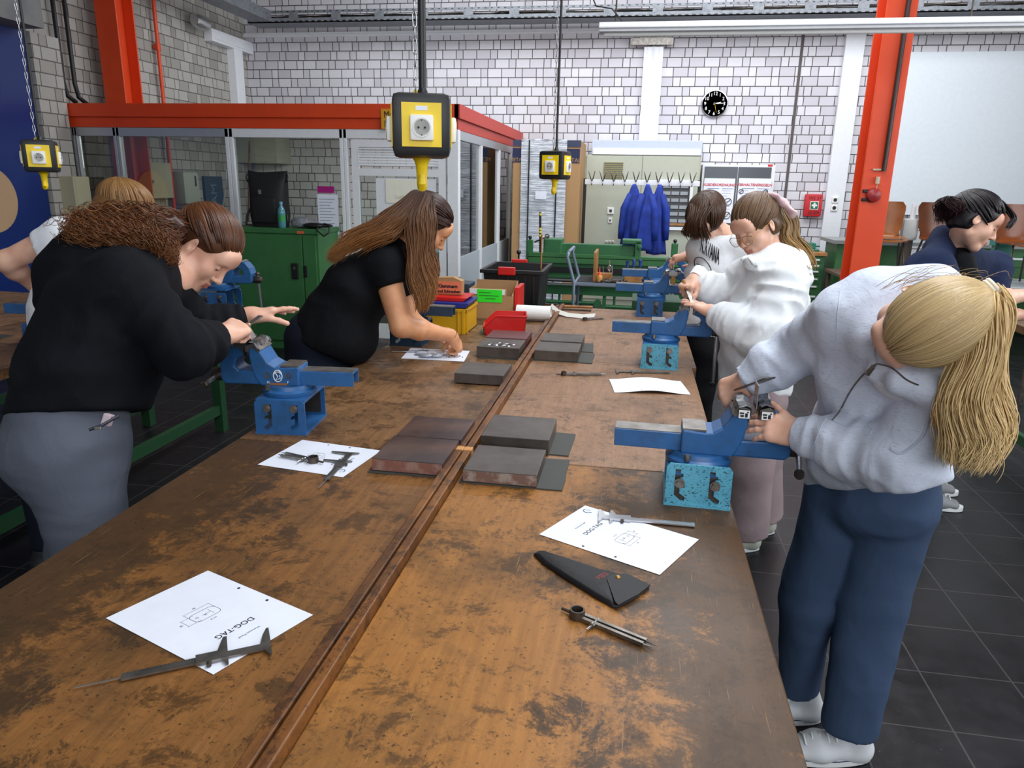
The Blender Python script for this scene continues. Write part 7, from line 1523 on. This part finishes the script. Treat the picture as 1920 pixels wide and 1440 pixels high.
def project_on(o_, patch, off=.003):
    bv = BVHTree.FromPolygons([Vector(v) for v in patch[0]], [tuple(int(i) for i in f) for f in patch[1]]); pm = par_m(o_.parent); mi = pm.inverted()
    for v in o_.data.vertices:
        w = pm@v.co; d = (w-CAM).normalized(); h = bv.ray_cast(CAM+d*1.0, d)
        if h[0] is not None: v.co = mi@(h[0]-d*off+(-d)*0)
Xd = (D(1356, 494, 4)-D(1310, 462, 4)); Yd = image_dir(.10, 1., 0); o = text('NIRVANA', .105, D(1331, 471, 3.8), Xd, Yd, 'ink', t, sx=.27, bold=.003, ext=.0002); project_on(o, pt_, .007)
mb = MB(); c = D(1318, 502, 3.8); xx = Xd.normalized(); yy_ = Yd
mb.tube([c+xx*(.055*math.cos(k*PI/12))+yy_*(.045*math.sin(k*PI/12)) for k in range(-3, 16)], .0022, n=4); mb.tube([c+xx*-.02+yy_*.01+xx*.02*math.cos(k)-yy_*.004*k for k in range(4)], .002, n=4); o = mb.build('print', 'ink', t); project_on(o, pt_)
a1, a2 = Vector((.44, 4.15, .12)), Vector((.46, 4.38, .12)); p0 = pel-Z3*.12
P = [FC(pel+Z3*.02, p0, shR-shL, (.15, .11), (.16, .12))]+leg(p0+Vector((0, -.08, 0)), Vector((.40, 4.12, .5)), a1, .10, .08, .07)+leg(p0+Vector((0, .08, 0)), Vector((.42, 4.36, .5)), a2, .10, .08, .07)
mesh_obj('trousers', [grow(P, .011, cloth_noise(.003))], C_BLK, t)
for a in (a1, a2): sneaker(on_floor(a), (-1, -.1, 0), t, upper='dark shoe', sole='dark sole', uc='23252a', sc='d0d0d0')
hair_cap(hf, t, '3e291d', front=(0, .085, .03), fn=(0, .9, -.35), rsc=1.10)
P = scalp_paths(hf, 520, 14, (.15, -.5, .85), 13, lambda d: d.z > -.55 and not (d.y > .75 and d.z < -.1), bulge=.012, rsc=1.09)[:, ::-1]; locks('hair', P, np.full(len(P), .0055), t, '38251a', '4f3626', 9, taper=.5, var=.3)
fr = [[hf.w(.0+.03*k, .02, .135), hf.w(.02*k, .10, .11), hf.w(.03*k, .125, .05), hf.w(.033*k, .12, .0)] for k in (-2, -1, 0, 1, 2)]
P = sheet_paths(fr, 200, 12, .008, 14, wave=.004); locks('fringe', P, np.full(len(P), .0042), t, '38251a', '533a29', 10, var=.3)
# ---------------------------------------------------------------- person in white hoodie
t = person('person in oversized white hoodie with glasses and ponytail standing at the second right vise', (.62, 3.3, 0))
pel, che, nb = D(1415, 720, 3.2), D(1438, 570, 3.13), D(1448, 492, 3.10); hf = HF(D(1417, 425, 3.02), image_dir(-.72, -.60, -.36), image_dir(-.5, .85, -.35), .98)
shL, elL, wrL = D(1470, 530, 2.97), D(1440, 635, 2.96), D(1338, 585, 3.10); shR, elR, wrR = D(1400, 520, 3.28), D(1362, 565, 3.32), D(1304, 522, 3.28)
f1 = (D(1268, 556, 3.2)-wrL).normalized(); h1 = hand_prims(wrL, f1, image_dir(.1, .93, -.35), False, [(2, 4, 3), (3, 5, 4), (5, 6, 4), (7, 7, 5)], splay=(3, 0, -2, -5), thumb=(14, -4, 0), s=.97, tdown=25)
f2 = (D(1284, 541, 3.24)-wrR).normalized(); h2 = hand_prims(wrR, f2, image_dir(-.5, .6, -.6), True, [(50, 60, 30), (56, 66, 34), (60, 70, 36), (62, 70, 36)], thumb=(25, 15, 15))
body = mesh_obj('body', [head_patch(hf, nb, slim=.97), arm_hand(elL, wrL, h1, h=.003), arm_hand(elR, wrR, h2, h=.003), grow([RC(pel, che, .11, .12), RC(che, nb, .11, .05)], .015)], [SKIN, LIP], t); face_parts(hf, body, '6b4a34')
P = torso(pel, che, nb, shL, shR, (.175, .145), (.175, .145), (.185, .135), fold=.007, sh=.075, k=.06)+sleeve(shL, elL, wrL, .088, .092, .042, fold=.010)+sleeve(shR, elR, wrR, .080, .072, .042, fold=.010)
P += [RC(D(1488, 492, 3.08), D(1508, 525, 3.08), .045, .035, k=.04, fold=.004), RC(D(1440, 468, 3.04), D(1490, 488, 3.06), .040, .050, k=.04), RC(D(1408, 490, 3.0), D(1440, 472, 3.0), .018, .026, k=.04), RC(D(1408, 490, 3.0), D(1412, 482, 3.1), .018, .024, k=.04), EL(D(1470, 505, 3.1), (.085, .09, .07), k=.05), PL(D(1410, 747, 3.2), image_dir(.05, -1, 0))]
hood = mesh_obj('hoodie', [grow(P, .0070, cloth_noise(.008, (11, 11, 13)))], C_WHOOD, t)
for w_, f_ in ((wrL, f1), (wrR, f2)): mb = MB(); mb.cyl(w_-f_*.045, w_+f_*.004, .043, .034, n=26, cap=False); mb.build('cuff', C_WHOOD, hood, smooth=True)
mb = MB(); mb.tube([D(1402, 480, 2.94), D(1412, 486, 2.92), D(1417, 500, 2.91), D(1412, 495, 2.90), D(1404, 482, 2.92)], .007, n=8); mb.tube([D(1408, 480, 2.93), D(1395, 483, 2.91), D(1390, 488, 2.91)], .006, n=8); mb.build('bow_string', C_WHOOD, hood, smooth=True)
a1, a2 = Vector((.58, 3.22, .10)), Vector((.68, 3.41, .10)); p0 = pel-Z3*.05
P = [FC(pel, p0, shL-shR, (.15, .12), (.16, .13))]+leg(p0+Vector((.0, -.07, 0)), Vector((.55, 3.17, .45)), a1, .115, .105, .105)+leg(p0+Vector((.04, .08, 0)), Vector((.62, 3.36, .45)), a2, .11, .105, .105)
mesh_obj('trousers', [grow(P, .010, cloth_noise(.004, (10, 10, 6)))], C_PINK, t)
for a in (a1, a2): sneaker(on_floor(a), (-1, -.2, 0), t, upper='pale shoe', sole='sole white', uc='b9bdb2', stripe=False)
hair_cap(hf, t, '56402c', front=(0, .082, .046), fn=(0, .86, -.5), rsc=1.05)
P = scalp_paths(hf, 620, 16, (0, -.8, .55), 21, lambda d: d.z > -.35 and not (d.y > .80 and d.z < .18), bulge=.006); locks('hair', P, np.random.RandomState(6).uniform(.003, .005, len(P)), t, '6a4f37', '4c3726', 11, taper=.8, var=.15)
G = [[D(1462, 385, 3.05), D(1478, 410, 3.08), D(1482, 440, 3.08), D(1500, 470, 3.08), D(1518, 500, 3.06)], [D(1468, 382, 3.08), D(1490, 405, 3.1), D(1492, 440, 3.1), D(1508, 468, 3.1), D(1524, 492, 3.08)], [D(1458, 392, 3.02), D(1466, 420, 3.05), D(1470, 445, 3.05), D(1488, 475, 3.03), D(1512, 510, 3.03)]]
P = sheet_paths(G, 420, 26, .011, 22, wave=.007); locks('ponytail', P, np.random.RandomState(7).uniform(.003, .005, len(P)), t, '4a3523', 'b08a55', 12, var=.25, mixp=.3)
bw = mat('pink satin', 'e5bfc2', .4); c = D(1468, 380, 3.0); tt = thing('hair_bow', 'pale pink satin bow tied around the ponytail of the person with glasses', 'hair bow', c)
for e in (D(1450, 366, 2.97), D(1488, 402, 2.98)):
    P = [FC(mid(c, e, .15), e, C_F, (.012, .010), (.028, .012), k=.02), EL(c, (.018, .018, .018), k=.02)]; mesh_obj('loop', [grow(P, .004, cloth_noise(.002, (40, 40, 40)))], bw, tt)
gm = 'steel_l'; gt = thing('glasses', 'thin gold framed glasses on the face of the person in white hoodie', 'glasses', hf.w(0, .1, 0))
for s_ in (-1, 1): mb = MB(); mb.tube([hf.w(s_*(.034+.026*math.cos(k*PI/10)), .112-.006*abs(math.cos(k*PI/10)), -.006+.022*math.sin(k*PI/10)) for k in range(20)], .0013, n=6, closed=True); mb.build('rim', 'brass', gt, smooth=True); mb = MB(); mb.tube([hf.w(s_*.060, .106, .002), hf.w(s_*.080, .06, .008), hf.w(s_*.086, .0, .012)], .0012, n=6); mb.build('temple', 'brass', gt)
for s_ in (-1, 1):
    mb = MB(); mb.add([hf.w(s_*(.034+.025*math.cos(k*PI/10)), .1105-.006*abs(math.cos(k*PI/10)), -.006+.021*math.sin(k*PI/10)) for k in range(20)], [tuple(range(20))]); mb.build('lens', 'glass_c', gt)
mb = MB(); mb.tube([hf.w(-.009, .112, -.002), hf.w(0, .115, .001), hf.w(.009, .112, -.002)], .0012, n=6); mb.build('bridge', 'brass', gt)
file_tool(D(1282, 526, 3.28), D(1300, 572, 3.14), 'short file held by the person in white hoodie above the flat hand', hl=.06)
# ---------------------------------------------------------------- blonde person in grey hoodie (front right)
t = person('blonde person in heather grey zip hoodie and navy jeans filing at the nearest right vise', (.64, 2.0, 0))
pel, che, nb = D(1640, 880, 1.97), D(1655, 720, 1.70), D(1690, 640, 1.58); hc = D(1738, 606, 1.44)
hf = HF(hc, (C_R*-.85*.80-C_U*.53*.80+C_F*.60), image_dir(.3, .0, -1), 1.0)
x_ = image_dir(-.52, .85, 0); hf.x = x_; hf.y = (hf.y-x_*hf.y.dot(x_)).normalized(); hf.z = hf.x.cross(hf.y); hf.M = np.array([hf.x, hf.y, hf.z]); hf.s = .95
shR, elR, wrR = D(1592, 600, 1.70), D(1497, 655, 1.86), D(1402, 716, 1.925); shL, elL, wrL = D(1785, 735, 1.50), D(1695, 862, 1.56), D(1497, 812, 1.745)
f1 = (D(1428, 798, 1.79)-wrL).normalized(); h1 = hand_prims(wrL, f1, image_dir(.15, .35, -.93), False, [(16, 16, 8), (12, 16, 8), (14, 18, 9), (18, 22, 12)], splay=(8, 2, -3, -9), thumb=(44, 6, 4), s=.86, tdown=2)
f2 = (D(1352, 740, 1.975)-wrR).normalized(); h2 = hand_prims(wrR, f2, image_dir(-.35, .45, -.80), True, [(62, 80, 40), (66, 84, 42), (70, 84, 42), (70, 80, 40)], thumb=(30, 20, 20), s=.95)
hp = head_patch(hf, D(1700, 640, 1.56)); body = mesh_obj('body', [hp, arm_hand(elL, wrL, h1, h=.0024), arm_hand(elR, wrR, h2, h=.0024), grow([RC(mid(pel, che, .75), che, .08, .10), RC(che, nb, .10, .05)], .012)], [SKIN, LIP], t); face_parts(hf, body, '8a6a48')
nl = mat('nail', 'e6b8a8', .3)
P = torso(pel, che, nb, shL, shR, (.148, .130), (.142, .122), (.160, .115), fold=.008, sh=.078, k=.045)+sleeve(shR, elR, wrR, .080, .062, .040, fold=.006, k=.02)+sleeve(shL, elL, wrL, .085, .072, .040, fold=.006, k=.022)
P += [FC(D(1630, 860, 1.95), D(1632, 925, 1.97), shL-shR, (.170, .148), (.170, .150), k=.03, fold=.004), EL(D(1640, 850, 1.86), (.15, .12, .11), k=.07), EL(D(1690, 880, 1.66), (.10, .10, .07), k=.06), RC(D(1650, 545, 1.66), D(1740, 560, 1.60), .060, .060, k=.05), RC(D(1740, 560, 1.60), D(1800, 640, 1.52), .06, .06, k=.05), RC(D(1590, 600, 1.66), D(1640, 560, 1.64), .07, .06, k=.05), RC(D(1645, 700, 1.53), D(1690, 660, 1.50), .018, .03, k=.03), RC(D(1690, 720, 1.47), D(1770, 740, 1.42), .03, .04, k=.04), RC(D(1630, 640, 1.57), D(1650, 590, 1.6), .03, .04, k=.03), RC(D(1700, 905, 1.62), D(1560, 870, 1.8), .05, .05, k=.06), PL(D(1632, 894, 1.92), image_dir(.16, -1, -.10))]
hd = grow(P, .0056, cloth_noise(.0075, (11, 11, 15))); hood = mesh_obj('hoodie', [hd], C_GHOOD, t)
for w_, f_ in ((wrL, f1), (wrR, f2)): mb = MB(); mb.cyl(w_-f_*.05, w_+f_*.004, .040, .032, n=28, cap=False); mb.build('cuff', C_GHOOD, hood, smooth=True)
zp = MB(); pts = [D(x, y, 1.3) for x, y in ((1560, 788), (1575, 770), (1592, 738), (1610, 712), (1632, 690), (1645, 682))]; zp.tube(cat(pts, 40), .0018, n=6); z1 = zp.build('zip', 'steel', hood); project_on_ = None
def proj_world(o_, patch, off=.002):
    bv = BVHTree.FromPolygons([Vector(v) for v in patch[0]], [tuple(int(i) for i in f) for f in patch[1]]); pm = par_m(o_.parent); mi = pm.inverted(); c0 = [pm@v.co for v in o_.data.vertices]; n = 6
    for k in range(0, len(c0), n):
        cen = sum(c0[k:k+n], Vector())/n; d = (cen-CAM).normalized(); h = bv.ray_cast(CAM+d*.5, d)
        if h[0] is None: continue
        sh_ = (h[0]-d*off)-cen
        for j in range(k, min(k+n, len(c0))): o_.data.vertices[j].co = mi@(c0[j]+sh_)
proj_world(z1, hd)
for pl, nm, r_, m_ in (([(1645, 682), (1672, 690), (1700, 712), (1722, 722)], 'zip', .0018, 'steel'), ([(1645, 682), (1640, 650), (1650, 610), (1675, 575), (1700, 560)], 'seam', .0016, 'grey_pale'), ([(1752, 745), (1740, 790), (1728, 820), (1700, 845), (1685, 850), (1668, 840)], 'drawstring', .0032, 'grey_pale'), ([(1520, 850), (1545, 790), (1560, 788)], 'seam', .0009, 'grey_pale'), ([(1560, 788), (1590, 800), (1632, 803), (1630, 815)], 'pocket_seam', .001, 'grey_pale'), ([(1575, 545), (1570, 590), (1568, 640)], 'seam', .0007, 'grey_pale')):
    z = MB(); z.tube(cat([D(x, y, 1.3) for x, y in pl], 44), r_, n=6, cap=False); o = z.build(nm, m_, hood); proj_world(o, hd, .001)
z = MB(); c_ = D(1636, 690, 1.3); z.tube([D(1638, 686, 1.3), D(1636, 690, 1.3), D(1626, 704, 1.3)], .005, n=6); o = z.build('zip_pull', 'steel', hood); proj_world(o, hd, .004)
mesh_obj('undershirt', [grow([EL(D(1705, 700, 1.52), (.075, .06, .06)), RC(D(1690, 700, 1.55), nb, .05, .06)], .008)], C_WTEE, t)
aA, aB = Vector((.595, 2.085, .115)), Vector((.70, 1.935, .115)); hA, hB = D(1572, 925, 2.02), D(1682, 925, 1.95); kA, kB = D(1515, 1125, 2.14), D(1637, 1120, 2.03)
P = [FC(D(1645, 790, 1.90), D(1635, 915, 1.98), shL-shR, (.140, .122), (.165, .134), k=.05, fold=.003), EL(D(1620, 930, 2.0), (.12, .11, .1), k=.05)]+leg(hA, kA, aA, .088, .078, .055, k=.015)+leg(hB, kB, aB, .106, .088, .074, k=.015)
jn = mesh_obj('jeans', [grow(P, .0065, cloth_noise(.0055, (12, 12, 9)))], C_JEAN, t)
for a, d in ((aA, (-1, -.04, 0)), (aB, (-1, -.12, 0))): sneaker(on_floor(a), Vector(d), t, L=.27)
# hair: combed back to a high ponytail
hair_cap(hf, t, '8f7048', front=(0, .074, .064), fn=(0, .78, -.62), rsc=1.03)
tl = hf.l(D(1844, 552, 1.365)); td = Vector((tl.x-SK_C[0], tl.y-SK_C[1], tl.z-SK_C[2]))
P = scalp_paths(hf, 2600, 20, td, 31, lambda d: d.z > -.55 and not (d.y > .62 and d.z < .42) and not (abs(d.x) > .6 and d.y > .25 and d.z < -.05), lift=.003, bulge=.006); locks('hair', P, np.random.RandomState(8).uniform(.0014, .0028, len(P)), t, 'b3986b', 'cbb083', 13, taper=.85, var=.2)
T0 = hf.w(SK_C[0]+td.normalized().x*.088, SK_C[1]+td.normalized().y*.112, SK_C[2]+td.normalized().z*.099)
G = []
for k, (xs, dz) in enumerate(((0, .02), (1, .0), (2, -.02), (3, .0), (4, .02))):
    o_ = (-38, -22, 0, 16, 30)[k]; G.append([T0+C_R*(o_*.0003), D(1862+o_*.7, 580, 1.335+dz*.3), D(1846+o_*.9, 660, 1.35+dz), D(1832+o_*1.3+(-12 if k < 2 else 0), 745, 1.37+dz), D(1838+o_*1.2, 815, 1.38+dz), D(1822+o_*1.05, 862-abs(o_)*.2, 1.39+dz)])
P = sheet_paths(G, 3600, 30, .013, 32, wave=.011, wl=2.0); locks('ponytail', P, np.random.RandomState(9).uniform(.0010, .0021, len(P)), t, 'b89560', 'e9cf9b', 14, sides=4, var=.15, mixp=.6)
G = [[T0, D(1830, 600, 1.36), D(1810, 660, 1.37), D(1786, 720, 1.38), D(1772, 770, 1.39), D(1776, 815, 1.40)], [T0, D(1842, 600, 1.36), D(1822, 670, 1.37), D(1800, 730, 1.38), D(1782, 780, 1.39), D(1780, 800, 1.40)]]
P = sheet_paths(G, 420, 30, .008, 33, wave=.010, wl=2.); locks('ponytail', P, np.full(len(P), .0016), t, '9a7444', 'c59d63', 15, var=.25)
mb = MB(); tdw = (hf.x*td.x+hf.y*td.y+hf.z*td.z).normalized(); u2 = tdw.cross(Z3).normalized(); u3 = tdw.cross(u2)
for j in (0, .006, .012): mb.tube([T0+tdw*(j-.004)+(u2*math.cos(k*PI/10)+u3*math.sin(k*PI/10))*.021 for k in range(20)], .0042, n=7, closed=True)
single(mb, 'hair_tie', mat('cream hair tie', 'eadfca', .6), 'cream hair tie around the blonde ponytail', 'hair tie', smooth=True, loc=T0)
G = [[D(1640+k*40, 540, 1.44), D(1690+k*40, 520-abs(k-2)*2, 1.42), D(1750+k*30, 515+k*6, 1.4)] for k in range(5)]; P = sheet_paths(G, 26, 14, .016, 35, wave=.006); locks('flyaway_hair', P, np.full(len(P), .0006), t, 'a58455', 'a58455', 16, sides=3)
pr = wrR+f2*.07; file_tool(D(1350, 744, 2.005), D(1449, 707, 1.80), 'wide flat file with turned wooden handle held by the blonde person over the nearest vise', hl=.07, w_=.030)
# ---------------------------------------------------------------- dark haired person (right background)
t = person('person with messy dark bun in open navy jacket at the right edge of the photo', (1.62, 3.9, 0))
pel, che, nb = D(1745, 640, 3.72), D(1780, 545, 3.55), D(1790, 480, 3.45); hf = HF(D(1828, 416, 3.30), image_dir(.72, -.52, -.25), image_dir(.45, .85, -.2), .97)
shR, elR, wrR = D(1725, 515, 3.35), D(1845, 545, 3.25), D(1925, 552, 3.35); shL, elL, wrL = D(1860, 505, 3.6), D(1885, 575, 3.7), D(1915, 592, 3.6)
shR = D(1735, 510, 3.35); elR = D(1800, 590, 3.2)
elR = D(1862, 562, 3.35); wrR = D(1930, 552, 3.5); f1 = (wrR-elR).normalized(); h1 = hand_prims(wrR, f1, (0, 0, 1), True, RELAX); elL = D(1850, 600, 3.5); wrL = D(1905, 590, 3.6); f2 = (wrL-elL).normalized(); h2 = hand_prims(wrL, f2, (0, 0, 1), False, RELAX)
body = mesh_obj('body', [head_patch(hf, nb), arm_hand(elR, wrR, h1, h=.0038), arm_hand(elL, wrL, h2, h=.0038), grow([RC(pel, che, .11, .12), RC(che, nb, .11, .05)], .015)], [SKIN, LIP], t); face_parts(hf, body, '1c1412')
P = torso(pel, che, nb, shL, shR, (.17, .12), (.17, .13), (.18, .12), fold=.006, sh=.075, k=.05)+[RC(shR, D(1755, 570, 3.35), .085, .085, k=.05, fold=.006), RC(D(1755, 570, 3.35), elR, .08, .06, k=.05, fold=.006, cut=True), RC(shL, elL, .08, .07, k=.05, fold=.006, cut=True), RC(D(1765, 440, 3.45), D(1755, 500, 3.3), .045, .06, k=.05), RC(D(1770, 500, 3.28), D(1790, 545, 3.25), .05, .045, k=.05), EL(D(1765, 470, 3.5), (.08, .1, .09), k=.05)]
mesh_obj('jacket', [grow(P, .0085, cloth_noise(.004))], C_NAVY, t)
mesh_obj('undershirt', [grow([RC(D(1806, 492, 3.33), D(1815, 560, 3.32), .05, .075), RC(D(1800, 480, 3.38), nb, .05, .05)], .010)], C_BTEE, t)
a1, a2 = Vector((1.60, 3.92, .11)), Vector((1.66, 4.12, .11)); p0 = pel-Z3*.1
P = [FC(pel, p0, shL-shR, (.15, .11), (.16, .12))]+leg(p0+Vector((.0, -.07, 0)), a1+Vector((-.02, 0, .38)), a1, .10, .08, .07)+leg(p0+Vector((.04, .08, 0)), a2+Vector((0, 0, .38)), a2, .10, .08, .07)
mesh_obj('trousers', [grow(P, .012)], C_BLK, t)
sneaker(on_floor(a1), (1, -.1, 0), t, upper='grey shoe', sole='sole white', uc='8d9094', stripe=False); sneaker(on_floor(a2), (1, 0, 0), t, upper='grey shoe', sole='sole white', uc='8d9094', stripe=False)
hair_cap(hf, t, '151013', front=(0, .076, .052), rsc=1.06)
P = scalp_paths(hf, 420, 14, (0, -.85, .45), 41, lambda d: d.z > -.4 and not (d.y > .62 and d.z < .25), bulge=.006, rsc=1.05); locks('hair', P, np.full(len(P), .0045), t, '141014', '1e1618', 17, taper=.8, var=.3)
c = D(1784, 392, 3.3); G = [[c+Vector((.02*math.cos(a), .02*math.sin(a), 0)), c+Vector((.05*math.cos(a), .05*math.sin(a*1.3), .04)), c+Vector((.055*math.cos(a+1), .05*math.sin(a+.5), .0)), c+Vector((.03*math.cos(a+2), .03, -.05))] for a in (0, 1.2, 2.4, 3.6, 4.8, 6)]
P = sheet_paths(G, 600, 16, .012, 42, wave=.012); locks('bun', P, np.full(len(P), .0018), t, '1a1114', '3a1e20', 18, var=.3)
G = [[hf.w(.03*s_, .02, .13), hf.w(.07*s_, .09, .09), hf.w(.088*s_, .10, .0), hf.w(.08*s_, .08, -.10)] for s_ in (-1.0, -.9)]+[[hf.w(.02, .03, .13), hf.w(.03, .12, .09), hf.w(.04, .125, .03)], [hf.w(-.02, .03, .13), hf.w(-.01, .12, .09), hf.w(.0, .125, .04)]]
P = sheet_paths(G[:2], 16, 14, .004, 43); locks('loose_strands', P, np.full(len(P), .0022), t, '141014', '1e1618', 19); P = sheet_paths(G[2:], 40, 14, .006, 44); locks('fringe', P, np.full(len(P), .0024), t, '141014', '1e1618', 20)
